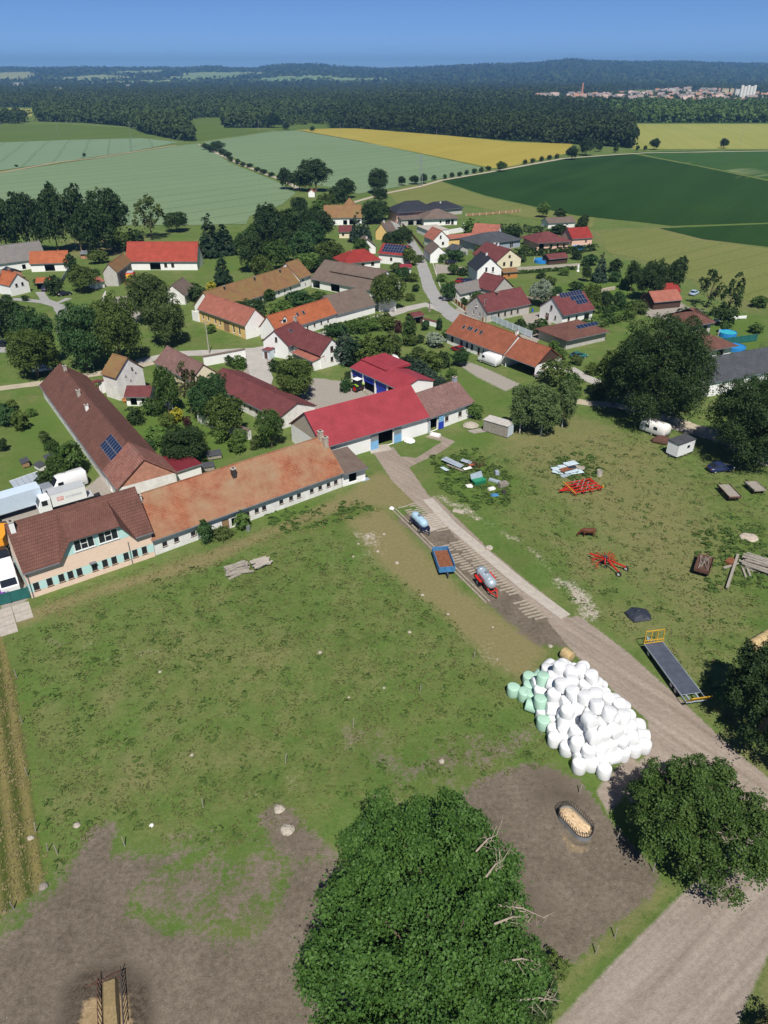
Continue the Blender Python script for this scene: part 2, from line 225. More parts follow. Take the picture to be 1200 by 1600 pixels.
MASKS = [  # (attribute, world polygon, softness m, value)
 ('dirt', W([(-40, 1510), (30, 1450), (85, 1388), (122, 1335), (148, 1290), (180, 1290), (180, 1335), (240, 1338), (300, 1330), (240, 1368), (200, 1400), (205, 1432), (260, 1452), (330, 1464), (400, 1470), (425, 1435), (440, 1390), (455, 1345), (520, 1340), (560, 1420), (560, 1660), (-40, 1660)]), 1.8, 1),
 ('dirt', W([(405, 1272), (435, 1250), (470, 1278), (520, 1332), (470, 1350), (420, 1320)]), 1.4, .95),
 ('dirt', W([(700, 1262), (745, 1218), (830, 1190), (905, 1215), (960, 1290), (1030, 1368), (1010, 1405), (930, 1470), (850, 1545), (790, 1600), (690, 1600), (690, 1330)]), 1.2, 1),
 ('dirt', W([(190, 1345), (330, 1330), (460, 1330), (440, 1470), (210, 1450)]), 2.5, .56), ('dirt', W([(0, 1420), (80, 1370), (140, 1300), (100, 1420), (0, 1480)]), 2.5, .6), ('dirt', W([(160, 1335), (300, 1300), (420, 1290), (420, 1330), (260, 1350)]), 3, .5), ('dirt', W([(640, 800), (690, 810), (870, 965), (850, 1000), (790, 968), (620, 810)]), 1.2, .95), ('dirt', W([(790, 970), (880, 960), (900, 1010), (840, 1010)]), 1.5, .9),
 ('dirt', W([(520, 1140), (600, 1130), (640, 1200), (600, 1230), (540, 1190)]), 4, .5), ('dirt', W([(590, 1180), (720, 1150), (830, 1130), (840, 1180), (700, 1230), (600, 1240)]), 5, .55),
 ('dirt', W([(0, 975), (80, 960), (200, 1010), (150, 1050), (30, 1020)]), 8, .3),
 ('mud', W([(100, 1540), (140, 1510), (200, 1505), (235, 1525), (240, 1600), (230, 1660), (80, 1660)]), 1.2, .9), ('mud', W([(830, 1200), (880, 1205), (930, 1255), (880, 1270), (830, 1250)]), 2.5, .6), ('mud', W([(750, 1380), (820, 1360), (880, 1420), (850, 1520), (780, 1560)]), 3, .5),
 ('straw', W([(130, 1560), (200, 1555), (212, 1660), (110, 1660)]), .8, .9), ('straw', W([(878, 1300), (900, 1322), (925, 1318), (935, 1290), (915, 1330), (890, 1330)]), .9, .8),
 ('road', W([(830, 1640), (950, 1512), (1060, 1402), (1130, 1340), (1260, 1230), (1280, 1390), (1222, 1450), (1192, 1510), (1165, 1570), (1130, 1660)]), .9, 1),
 ('track', W([(855, 970), (905, 1030), (965, 1085), (1012, 1125), (1015, 1175), (975, 1215), (985, 1255), (1050, 1225), (1140, 1290), (1260, 1360), (1260, 1265), (1140, 1165), (1060, 1090), (985, 1022), (905, 962)]), .7, 1),
 ('track', W([(584, 708), (614, 698), (645, 738), (668, 772), (712, 812), (700, 826), (650, 788), (612, 750)]), .7, 1), ('track', W([(655, 780), (680, 775), (770, 862), (890, 960), (870, 980), (750, 880)]), .6, .8),
 ('track', W([(640, 730), (690, 706), (712, 690), (678, 676), (664, 682), (690, 690), (650, 715), (622, 712)]), .7, .85), ('track', W([(930, 1235), (990, 1170), (1000, 1215), (950, 1275)]), 1.0, .9),
 ('gravel', W([(455, 640), (490, 590), (545, 597), (560, 605), (600, 640), (540, 655), (480, 670)]), .8, 1), ('gravel', W([(395, 565), (430, 560), (410, 600), (425, 640), (395, 640), (370, 590)]), .8, .9), ('gravel', W([(0, 810), (70, 770), (130, 775), (140, 790), (100, 800), (0, 830)]), .7, .95), ('gravel', W([(160, 740), (185, 760), (150, 790), (110, 800), (80, 790), (130, 765)]), .6, .9), ('gravel', W([(0, 850), (45, 840), (50, 930), (20, 960), (0, 965)]), .6, .85),
 ('gravel', W([(175, 465), (210, 460), (225, 490), (200, 520), (180, 490)]), 1.2, .9), ('gravel', W([(815, 492), (855, 485), (862, 505), (835, 540), (808, 540), (800, 525), (830, 520)]), .8, 1), ('gravel', W([(720, 560), (760, 575), (815, 600), (790, 612), (745, 590), (715, 570)]), .8, .75), ('gravel', W([(1050, 655), (1110, 668), (1200, 700), (1200, 730), (1120, 690), (1040, 668)]), .8, .9), ('gravel', W([(555, 595), (575, 600), (620, 632), (590, 632)]), .5, .9), ('gravel', W([(700, 500), (730, 520), (760, 515), (740, 490), (715, 478)]), .6, .7), ('gravel', W([(680, 412), (730, 418), (728, 424), (680, 428)]), .5, .9), ('gravel', W([(1000, 478), (1060, 470), (1100, 485), (1080, 505), (1010, 495)]), 1, .7),
 ('pale', W([(660, 760), (740, 790), (790, 825), (840, 855), (890, 905), (930, 935), (950, 985), (930, 1000), (900, 965), (870, 925), (830, 870), (780, 835), (690, 790)]), 1.8, .56), ('pale', W([(865, 905), (900, 900), (940, 950), (945, 985), (905, 960)]), 1.6, .72), ('pale', W([(930, 985), (990, 1035), (1060, 1110), (1130, 1170), (1110, 1165), (1020, 1090), (950, 1020)]), .8, .62), ('pale', W([(700, 1130), (830, 1100), (900, 1190), (800, 1180), (700, 1190)]), 4, .42), ('pale', W([(520, 830), (590, 820), (640, 870), (560, 880)]), 3, .5), ('pale', W([(640, 950), (760, 990), (840, 1060), (800, 1070), (700, 1000)]), 3, .45), ('pale', W([(120, 990), (270, 985), (280, 1030), (130, 1060)]), 5, .42), ('pale', W([(300, 1230), (470, 1200), (520, 1260), (380, 1270)]), 4, .45), ('pale', W([(200, 1390), (480, 1370), (520, 1480), (250, 1470)]), 5, .42),
 ('dry', W([(540, 812), (600, 790), (640, 830), (720, 920), (840, 995), (860, 1020), (820, 1070), (770, 1040), (680, 955), (590, 880)]), 2, .95), ('dry', W([(590, 735), (615, 745), (660, 790), (610, 795), (560, 790), (420, 840), (330, 885), (150, 935), (20, 985), (0, 965), (240, 890), (420, 825), (540, 770)]), 1.6, .85), ('dry', W([(790, 650), (900, 640), (1000, 680), (900, 720), (830, 730), (760, 700)]), 5, .6), ('dry', W([(850, 840), (950, 830), (980, 900), (900, 920)]), 4, .55), ('dry', W([(1000, 720), (1100, 760), (1050, 850), (960, 840), (950, 760)]), 6, .5), ('dry', W([(900, 950), (1100, 950), (1190, 1150), (1100, 1150), (980, 1010)]), 6, .45), ('dry', W([(100, 375), (230, 365), (240, 400), (110, 405)]), 6, .8), ('dry', W([(900, 360), (1060, 352), (1200, 385), (1200, 500), (1130, 480), (1060, 430), (960, 400)]), 8, .6), ('dry', W([(820, 555), (880, 565), (870, 600), (820, 590)]), 4, .5), ('dry', W([(1020, 1380), (1070, 1385), (900, 1540), (840, 1600), (790, 1600), (880, 1520)]), 1.2, .65), ('dry', W([(1190, 1500), (1230, 1440), (1260, 1450), (1240, 1600), (1150, 1640)]), 1.5, .6), ('dry', W([(1120, 1130), (1200, 1180), (1200, 1220), (1140, 1165)]), 1.2, .7), ('dry', W([(470, 980), (600, 1000), (640, 1090), (560, 1150), (480, 1090)]), 8, .4), ('dry', W([(0, 1180), (200, 1140), (500, 1100), (560, 1230), (300, 1290), (60, 1320)]), 8, .4), ('dry', W([(800, 1090), (870, 1060), (860, 1040), (820, 1050)]), 1.5, .8),
 ('lush', W([(400, 800), (470, 785), (575, 780), (590, 800), (500, 830), (440, 835)]), 2.5, .9), ('lush', W([(670, 720), (740, 700), (790, 740), (800, 790), (740, 800), (680, 760)]), 3, .8), ('lush', W([(690, 690), (750, 655), (800, 680), (760, 705)]), 3, .7), ('lush', W([(1080, 830), (1200, 820), (1200, 930), (1100, 930)]), 4, .7), ('lush', W([(0, 640), (110, 610), (160, 740), (0, 780)]), 3, .55), ('lush', W([(160, 640), (300, 620), (420, 690), (330, 730), (230, 720)]), 2, .75), ('lush', W([(870, 445), (1030, 425), (1050, 460), (880, 480)]), 4, .9), ('lush', W([(920, 480), (1020, 470), (1010, 490), (920, 505)]), 3, .8), ('lush', W([(1090, 500), (1200, 490), (1200, 570), (1120, 570)]), 3, .8), ('lush', W([(0, 560), (180, 565), (100, 600), (0, 620)]), 3, .4), ('lush', W([(250, 405), (420, 360), (400, 420), (300, 440)]), 5, .5), ('lush', W([(690, 570), (760, 590), (800, 640), (720, 640)]), 3, .5), ('lush', W([(905, 1215), (985, 1290), (1050, 1370), (1030, 1380), (960, 1300), (890, 1215)]), 1.2, .9), ('lush', W([(810, 1100), (850, 1110), (940, 1220), (1000, 1200), (930, 1240), (860, 1180)]), 1.5, .8), ('lush', W([(20, 1050), (45, 1050), (90, 1390), (10, 1440), (60, 1380)]), 1.2, .7), ('lush', W([(330, 900), (500, 850), (560, 900), (500, 960), (380, 960)]), 8, .35), ('lush', W([(540, 1110), (740, 1040), (820, 1060), (700, 1110), (560, 1150)]), 2.5, .5),
 ('lush', W([(760, 690), (1000, 660), (1200, 780), (1200, 1150), (1080, 1080), (960, 980), (860, 860)]), 12, .40), ('dry', W([(760, 700), (900, 660), (1040, 690), (1150, 830), (1180, 1000), (1080, 1000), (960, 900), (860, 800)]), 9, .62), ('dry', W([(1150, 1440), (1200, 1420), (1200, 1520), (1165, 1560)]), 2, .5), ('dry', W([(880, 700), (1010, 690), (1090, 800), (1000, 860), (900, 800)]), 10, .5), ('dry', W([(240, 960), (420, 930), (560, 1000), (520, 1100), (330, 1120), (200, 1050)]), 9, .42),
 ('mow', W([(-60, 960), (0, 985), (22, 1060), (72, 1385), (-60, 1470)]), .8, 1),
]
ATTRS = ['dirt', 'mud', 'straw', 'track', 'road', 'gravel', 'pale', 'dry', 'lush', 'mow']
def graded(lo, hi, step, far_lo, far_hi, grow=1.22):
    c = list(np.arange(lo, hi + 1e-6, step)); s = step
    while c[-1] < far_hi: s *= grow; c.append(c[-1] + s)
    s = step; a = []; x = lo
    while x > far_lo: s *= grow; x -= s; a.append(x)
    return np.array(a[::-1] + c)
def build_ground():
    xs = graded(-62, 72, .5, -16000, 16000); y1 = np.arange(12, 150, .5); y2 = graded(150.8, 330, 1.3, 150.5, 12000)
    ys = np.concatenate([np.array([-40, -15, 0, 8]), y1, y2[y2 > 150.4]])
    X, Y = np.meshgrid(xs, ys); px, py = X.ravel(), Y.ravel(); nx, ny = len(xs), len(ys)
    z = np.where((py < 150) & (abs(px) < 70), .03 * np.sin(px * .9) * np.sin(py * .7), 0)
    me = bpy.data.meshes.new('ground'); i = np.arange((nx - 1) * (ny - 1)); a = (i // (nx - 1)) * nx + i % (nx - 1)
    fs = np.stack([a, a + 1, a + nx + 1, a + nx], 1)
    me.from_pydata(np.stack([px, py, np.minimum(z, 0) - .01], 1).tolist(), [], fs.tolist()); me.update()
    near = (abs(px) < 150) & (py < 420)
    for at in ATTRS:
        val = np.zeros(len(px), np.float32)
        for k, poly, soft, amt in MASKS:
            if k != at: continue
            pl = np.array(poly); sel = near & (px > pl[:, 0].min() - soft) & (px < pl[:, 0].max() + soft) & (py > pl[:, 1].min() - soft) & (py < pl[:, 1].max() + soft)
            if not sel.any(): continue
            t = np.clip(pip(px[sel], py[sel], poly) / (2 * soft) + .5, 0, 1); val[sel] = np.maximum(val[sel], t * t * (3 - 2 * t) * amt)
        at_ = me.attributes.new(at, 'FLOAT', 'POINT'); at_.data.foreach_set('value', val)
    m, n, b = _new('ground_cover'); pos = _n(n, 'ShaderNodeNewGeometry').outputs['Position']
    n1 = _noise(n, .045, 6, pos, .65); n2 = _noise(n, .35, 6, pos, .7); n3 = _noise(n, 2.2, 5, pos, .7); n4 = _noise(n, 9, 4, pos, .7)
    def M(op, a, b_, c=None):
        x = _n(n, 'ShaderNodeMath', operation=op)
        for k, s in enumerate((a, b_, c)):
            if s is None: continue
            if isinstance(s, (int, float)): x.inputs[k].default_value = s
            else: n.links.new(s, x.inputs[k])
        return x.outputs[0]
    def at(k, amp=.8, lo=.35, hi=.65, nn=None):
        a = _n(n, 'ShaderNodeAttribute', attribute_name=k).outputs['Fac']
        w_ = nn if nn is not None else M('ADD', M('ADD', M('MULTIPLY', n2, .42), M('MULTIPLY', n3, .36)), M('MULTIPLY', n4, .22))
        t = M('ADD', a, M('MULTIPLY', M('SUBTRACT', w_, .5), M('MULTIPLY', M('MINIMUM', M('MULTIPLY', a, 4), 1), amp * 2)))
        return _ramp(n, t, [(lo, (0, 0, 0)), (hi, (1, 1, 1))])
    mid = M('ADD', M('MULTIPLY', n3, .55), M('MULTIPLY', n4, .45))
    col = _ramp(n, M('ADD', M('MULTIPLY', n1, .45), M('MULTIPLY', n2, .55)), [(.33, (.076, .120, .028)), (.5, (.114, .150, .044)), (.68, (.178, .178, .076))])
    col = _mix(n, 1.0, col, _ramp(n, mid, [(.3, (.62, .66, .6)), (.7, (1.38, 1.34, 1.35))]), 'MULTIPLY')
    col = _mix(n, _ramp(n, _noise(n, .16, 5, pos, .6), [(.42, (0, 0, 0)), (.6, (.6, .6, .6))]), col, _mix(n, 1.0, col, (.74, 1.02, .72), 'MULTIPLY'))
    bl = _ramp(n, M('ADD', M('MULTIPLY', _noise(n, .55, 5, pos, .65), .7), M('MULTIPLY', n3, .3)), [(.53, (0, 0, 0)), (.64, (.58, .58, .58))])
    bl = _mix(n, 1.0, bl, _ramp(n, _noise(n, .07, 4, pos, .6), [(.42, (.15, .15, .15)), (.58, (1, 1, 1))]), 'MULTIPLY')
    col = _mix(n, bl, col, _ramp(n, n4, [(.3, (.044, .080, .017)), (.7, (.080, .124, .032))]))
    col = _mix(n, at('lush', .6, .3, .75), col, _ramp(n, mid, [(.3, (.056, .105, .018)), (.7, (.120, .180, .040))]))
    col = _mix(n, at('dry', .7, .25, .85), col, _ramp(n, mid, [(.28, (.140, .130, .048)), (.7, (.245, .212, .108))]))
    sep = _n(n, 'ShaderNodeSeparateXYZ'); n.links.new(pos, sep.inputs[0])
    wv = M('ADD', M('MULTIPLY', M('SINE', M('ADD', M('MULTIPLY', M('ADD', M('MULTIPLY', sep.outputs[0], .88), M('MULTIPLY', sep.outputs[1], .478)), 3.9), M('MULTIPLY', n2, 1.6)), 0), .2), M('MULTIPLY', mid, .8))
    col = _mix(n, at('mow', .25), col, _ramp(n, wv, [(.2, (.055, .075, .016)), (.65, (.200, .170, .065))]))
    col = _mix(n, at('gravel', .25), col, _ramp(n, mid, [(.28, (.23, .20, .17)), (.7, (.37, .34, .30))]))
    col = _mix(n, at('pale', 1.3, .50, .72), col, _ramp(n, mid, [(.28, (.22, .19, .13)), (.65, (.47, .43, .36))]))
    dcol = _mix(n, 1.0, _ramp(n, mid, [(.37, (.108, .090, .070)), (.63, (.215, .186, .152))]), _ramp(n, M('ADD', M('MULTIPLY', n1, .5), M('MULTIPLY', n2, .5)), [(.36, (.70, .67, .62)), (.64, (1.18, 1.16, 1.12))]), 'MULTIPLY')
    col = _mix(n, at('dirt', 1.8, .38, .62), col, dcol)
    col = _mix(n, at('mud', 1.7, .25, .8), col, _ramp(n, mid, [(.38, (.028, .021, .015)), (.62, (.135, .108, .080))]))
    col = _mix(n, at('track', .5, .38, .62), col, _mix(n, 1.0, _ramp(n, mid, [(.36, (.225, .185, .152)), (.64, (.335, .288, .248))]), _ramp(n, n1, [(.3, (.9, .86, .83)), (.7, (1.1, 1.1, 1.1))]), 'MULTIPLY'))
    def streak(ang):
        mp = _n(n, 'ShaderNodeMapping'); mp.inputs['Rotation'].default_value = (0, 0, -ang); n.links.new(pos, mp.inputs[0]); s2 = _n(n, 'ShaderNodeMapping'); s2.inputs['Scale'].default_value = (.07, 1, 1); n.links.new(mp.outputs[0], s2.inputs[0])
        return _ramp(n, _noise(n, 1.1, 5, s2.outputs[0], .6), [(.3, (.78, .76, .74)), (.7, (1.2, 1.2, 1.2))])
    col = _mix(n, _n(n, 'ShaderNodeAttribute', attribute_name='track').outputs['Fac'], col, _mix(n, 1.0, col, streak(math.radians(-52)), 'MULTIPLY'))
    col = _mix(n, at('road', .3, .38, .62), col, _mix(n, 1.0, _ramp(n, mid, [(.36, (.225, .188, .156)), (.64, (.335, .290, .250))]), streak(math.atan2(g(1200, 1300).y - g(850, 1620).y, g(1200, 1300).x - g(850, 1620).x)), 'MULTIPLY'))
    col = _mix(n, at('straw', .8), col, _ramp(n, mid, [(.3, (.17, .12, .055)), (.7, (.42, .31, .19))]))
    # scattered pebbles and dung
    vo = _n(n, 'ShaderNodeTexVoronoi'); vo.inputs['Scale'].default_value = 1.3; n.links.new(pos, vo.inputs['Vector'])
    col = _mix(n, _ramp(n, vo.outputs[0], [(.035, (.55, .55, .55)), (.06, (0, 0, 0))]), col, (.45, .42, .34))
    vo = _n(n, 'ShaderNodeTexVoronoi'); vo.inputs['Scale'].default_value = 3.1; n.links.new(pos, vo.inputs['Vector'])
    col = _mix(n, _ramp(n, M('ADD', vo.outputs[0], M('MULTIPLY', n2, .35)), [(.20, (.5, .5, .5)), (.26, (0, 0, 0))]), col, (.34, .33, .22))
    n.links.new(col, b.inputs['Base Color']); b.inputs['Roughness'].default_value = .95; b.inputs['Specular IOR Level'].default_value = .1
    _bump(n, b, mid, .9, .12)
    me.materials.append(m); o = link('ground', me); tag(o, kind='structure')
build_ground()
# ------------------------------------------------------------------ fields beyond the village
def mk_field(name, c1, c2, ang, row=6, rowamt=.25, tram=True, c3=None, patch=None):
    m, n, b = _new(name); pos = _n(n, 'ShaderNodeNewGeometry').outputs['Position']
    mp = _n(n, 'ShaderNodeMapping'); mp.inputs['Rotation'].default_value = (0, 0, ang); n.links.new(pos, mp.inputs[0])
    sc_ = _n(n, 'ShaderNodeMapping'); sc_.inputs['Scale'].default_value = (1, .06, 1); n.links.new(mp.outputs[0], sc_.inputs[0])
    a = _noise(n, .05, 6, sc_.outputs[0], .65); big = _noise(n, .008, 5, pos)
    col = _mix(n, .5, _ramp(n, a, [(.3, c1), (.7, c2)]), _ramp(n, big, [(.3, c1), (.7, c2)]))
    if row:
        wv = _n(n, 'ShaderNodeTexWave', wave_type='BANDS'); n.links.new(mp.outputs[0], wv.inputs[0]); wv.inputs['Scale'].default_value = .314 / row; wv.inputs['Distortion'].default_value = .6; wv.inputs['Detail'].default_value = 2
        col = _mix(n, rowamt, col, _mix(n, 1.0, col, _ramp(n, wv.outputs[1], [(0, (.50, .55, .45)), (.045, (1, 1, 1))]), 'MULTIPLY'))
    if patch:
        pn = _noise(n, .022, 6, sc_.outputs[0], .6); pb = _noise(n, .006, 2, pos)
        x = _n(n, 'ShaderNodeMath', operation='MULTIPLY_ADD', i1=.55); n.links.new(pb, x.inputs[0]); y = _n(n, 'ShaderNodeMath', operation='MULTIPLY', i1=.5); n.links.new(pn, y.inputs[0]); n.links.new(y.outputs[0], x.inputs[2])
        col = _mix(n, _ramp(n, x.outputs[0], [(patch[1], (0, 0, 0)), (patch[1] + .06, (.8, .8, .8))]), col, patch[0])
    fine = _noise(n, .8, 4, pos)
    col = _mix(n, 1.0, col, _ramp(n, fine, [(.3, (.86, .86, .86)), (.7, (1.14, 1.14, 1.14))]), 'MULTIPLY')
    n.links.new(col, b.inputs['Base Color']); b.inputs['Roughness'].default_value = .95; b.inputs['Specular IOR Level'].default_value = .1; return m
wheat = mk_field('wheat', (.140, .205, .112), (.172, .238, .132), .75, 19, .5); wheat2 = mk_field('wheat_blue', (.142, .212, .128), (.170, .240, .146), -.3, 19, .4)
grassy = mk_field('grassland', (.070, .118, .024), (.105, .145, .036), .4, 8, .15); corn = mk_field('corn', (.010, .036, .006), (.027, .066, .012), .55, 4, .4, patch=((.13, .15, .05), .655)); corn2 = mk_field('corn_patchy', (.028, .075, .016), (.045, .098, .024), .9, 5, .4, patch=((.26, .29, .15), .60))
yell = mk_field('rape_ripe', (.27, .222, .036), (.35, .29, .064), .5, 14, .2); yell2 = mk_field('barley_pale', (.22, .24, .058), (.29, .29, .085), .2, 14, .2); meadow = mk_field('meadow', (.115, .148, .036), (.190, .190, .068), .9, 9, .3); tan = mk_field('lane_earth', (.26, .22, .13), (.34, .28, .18), 0, 0)
def sheet(name, poly, mat, z):
    from mathutils.geometry import tessellate_polygon
    P = [Vector((x, y, 0)) for x, y in poly]; tri = tessellate_polygon([P])
    me = bpy.data.meshes.new(name); me.from_pydata([(p.x, p.y, z) for p in P], [], [t for t in tri]); me.materials.append(mat); me.update()
    if len(me.polygons) and sum(p.normal.z for p in me.polygons) < 0: me.flip_normals()
    return tag(link(name, me), kind='structure')
sheet('field_wheat_upper', W([(-60, 225), (100, 219), (220, 216), (280, 222), (200, 238), (-60, 275)]), wheat2, .10)
sheet('field_wheat', W([(-60, 279), (0, 270), (150, 248), (275, 228), (312, 224), (330, 235), (360, 255), (440, 287), (462, 302), (440, 320), (390, 338), (385, 350), (300, 352), (200, 352), (-60, 365)]), wheat, .10)
sheet('field_wheat_middle', W([(318, 222), (430, 205), (470, 204), (560, 220), (640, 237), (760, 263), (730, 275), (690, 279), (650, 287), (560, 303), (530, 296), (440, 277), (372, 250)]), wheat, .10)
sheet('field_grass_upper', W([(-60, 196), (100, 194), (200, 200), (250, 214), (220, 216), (100, 219), (-60, 225)]), grassy, .12)
sheet('field_grass_small', W([(280, 189), (345, 183), (365, 200), (420, 204), (312, 220), (285, 212)]), grassy, .12)
sheet('field_grass_gap', W([(428, 190), (525, 184), (522, 200), (430, 205)]), grassy, .12); sheet('field_pale_gap', W([(-60, 168), (52, 170), (50, 182), (-60, 186)]), yell2, .12)
sheet('field_yellow', W([(455, 202), (560, 200), (680, 210), (800, 222), (895, 225), (885, 240), (800, 260), (770, 263), (640, 236), (540, 217)]), yell, .10)
sheet('field_corn', W([(690, 283), (760, 270), (880, 248), (960, 242), (985, 240), (1100, 262), (1280, 300), (1280, 345), (1050, 353), (1000, 347), (900, 337), (850, 326), (760, 306)]), corn, .10)
sheet('field_corn_patchy', W([(988, 238), (1100, 235), (1280, 235), (1280, 296), (1080, 256)]), corn2, .10); sheet('field_corn_lower', W([(1030, 357), (1280, 347), (1280, 395), (1100, 374)]), corn, .10)
sheet('field_barley', W([(978, 194), (1280, 194), (1280, 233), (985, 233)]), yell2, .10)
sheet('field_meadow', W([(935, 362), (1025, 358), (1100, 376), (1280, 398), (1280, 520), (1180, 475), (1090, 440), (1000, 405), (950, 395)]), meadow, .05)
sheet('field_meadow_upper', W([(605, 300), (640, 291), (688, 284), (758, 308), (850, 328), (930, 340), (925, 356), (800, 336), (730, 320), (620, 318)]), meadow, .05)
# ------------------------------------------------------------------ roads and lanes
mk('asphalt', (.30, .295, .285), .12, .4, .9, .1, fine=20); mk('asphalt_pale', (.38, .36, .33), .14, .4, .9, .1, fine=20); mk('lane_dust', (.40, .35, .26), .18, .5, .95, .1, fine=12); mk('kerb_stone', (.50, .48, .45), .1)
def road(name, pts, wd, mat, z=.03):
    P = ribbon_poly(pts, wd); n = len(pts); v = []; f = []
    # subdivide for a slightly ragged edge
    L = [Vector((*p, 0)) for p in P[:n]]; Rt = [Vector((*p, 0)) for p in P[n:][::-1]]; rr = random.Random(name)
    for i in range(n - 1):
        k = max(1, int((L[i + 1] - L[i]).length / 2.0))
        for j in range(k + (i == n - 2)):
            t = j / k; a = L[i].lerp(L[i + 1], t); b = Rt[i].lerp(Rt[i + 1], t); s = (a - b).normalized() * rr.uniform(-.14, .14)
            v += [(a.x + s.x, a.y + s.y, z), (b.x - s.x, b.y - s.y, z)]
    f = [(2 * i, 2 * i + 1, 2 * i + 3, 2 * i + 2) for i in range(len(v) // 2 - 1)]
    me = bpy.data.meshes.new(name); me.from_pydata(v, [], f); me.materials.append(MT[mat] if isinstance(mat, str) else mat); me.update()
    if me.polygons[0].normal.z < 0: me.flip_normals()
    return tag(link(name, me), kind='structure')
road('road_village', [(612, 345), (625, 360), (640, 375), (653, 395), (663, 425), (672, 452), (688, 476), (712, 497), (745, 515)], [3.2, 3.2, 3.4, 3.6, 4, 4.3, 5, 5.5, 5], 'asphalt', .040)
road('road_junction', [(694, 484), (665, 476), (630, 484), (600, 494), (575, 500), (535, 512), (490, 528), (440, 541), (400, 548), (330, 551), (270, 553), (215, 566)], [5.5, 4.6, 4.2, 3.8, 3.6, 3.6, 4, 5, 4.4, 4, 3.6, 3.4], 'asphalt_pale', .032)
road('road_farm_lane', [(240, 566), (190, 578), (140, 586), (70, 598), (0, 607), (-40, 612)], 3.0, 'lane_dust', .028)
road('road_yard', [(392, 548), (402, 570), (410, 592), (402, 612), (385, 640)], [6, 5, 4.6, 5, 4], 'asphalt_pale', .036)
road('road_west_lane', [(-40, 467), (30, 468), (70, 472), (92, 478), (102, 498), (98, 520)], [2.6, 2.6, 3, 3.4, 3.2, 3], 'asphalt', .034); road('road_drive', [(62, 456), (70, 468), (88, 474), (108, 466)], 2.4, 'asphalt', .03)
road('road_west_street', [(-40, 546), (20, 547), (60, 552)], 4, 'asphalt', .03)
road('lane_field', [(535, 330), (548, 318), (575, 310), (605, 302), (655, 292), (690, 282), (760, 270), (830, 257), (880, 248), (960, 242), (1010, 239), (1280, 235)], [3.2] * 7 + [4] * 5, 'lane_dust', .16)
road('lane_left_field', [(-60, 280), (0, 270), (90, 254), (150, 247), (275, 227)], 4.5, tan, .16); road('lane_middle_field', [(312, 226), (340, 240), (370, 254), (410, 270), (445, 283), (470, 297)], 3.5, 'lane_dust', .16)
road('lane_right', [(870, 622), (920, 630), (960, 633), (1010, 645), (1070, 662), (1140, 690), (1260, 740)], 3, 'lane_dust', .03); road('drive_right', [(888, 575), (908, 588), (940, 600), (980, 612), (1000, 630)], [3, 3.6, 3, 3, 3], 'asphalt_pale', .034)
road('path_cottage', [(165, 455), (160, 470), (157, 474)], .6, 'kerb_stone', .04)
kb = MB(); pts = [g(u, v) for u, v in [(660, 392), (668, 418), (676, 448), (690, 470), (712, 488)]]
for a, b in zip(pts, pts[1:]): off = Vector((2.3, .5, 0)); kb.bar(a + off + Vector((0, 0, .06)), b + off + Vector((0, 0, .06)), .25, .14)
tag(kb.build('kerb', MT['kerb_stone']), kind='structure')
# ------------------------------------------------------------------ buildings
_win = {}
def window_at(parent, o, d, nrm, s, z, ww, hh, kind):
    "o: wall start, d: unit along, nrm: outward; opening centred at s, sill height z"
    ang = math.atan2(d.y, d.x); key = (round(ww, 2), round(hh, 2), kind)
    if key not in _win:
        fr = MB(); t = .07; a, b = -ww / 2, ww / 2; pane = MB(); pan_m = 'glass'; frame_m = 'frame_white'; leaf = None
        if kind in 'wb':
            fr.box(a, a + t, .06, .14, 0, hh); fr.box(b - t, b, .06, .14, 0, hh); fr.box(a + t, b - t, .06, .14, 0, t); fr.box(a + t, b - t, .06, .14, hh - t, hh)
            if ww > .8: fr.box(-.03, .03, .065, .135, t, hh - t)
            fr.box(a - .06, b + .06, -.07, .1, -.06, -.005); pane.box(a + .02, b - .02, .10, .115, .02, hh - .02)
            frame_m = 'frame_white' if kind == 'w' else 'frame_brown'
        elif kind in 'dgmBLr':
            fr.box(a, a + t, .02, .14, 0, hh); fr.box(b - t, b, .02, .14, 0, hh); fr.box(a + t, b - t, .02, .14, hh - t, hh)
            k = max(2, int(ww / .25)); st = (ww - 2 * t) / k
            for i in range(k): pane.box(a + t + i * st + .008, a + t + (i + 1) * st - .008, .05 + .012 * (i % 2), .10, .02, hh - t)
            frame_m = 'frame_brown'; pan_m = {'d': 'frame_brown', 'g': 'wood', 'm': 'maroon_paint', 'B': 'metal_blue', 'L': 'paint_lightblue', 'r': 'rust'}[kind]
        _win[key] = (fr.mesh('frame', MT[frame_m]), pane.mesh('pane', MT[pan_m]), pan_m)
    fm, pm, pan_m = _win[key]; p = o + d * s
    w_ = link('door' if kind in 'dgmBLr' else 'window', fm, parent, (p.x, p.y, z), ang)
    link('pane' if pan_m == 'glass' else 'leaf', pm, w_)
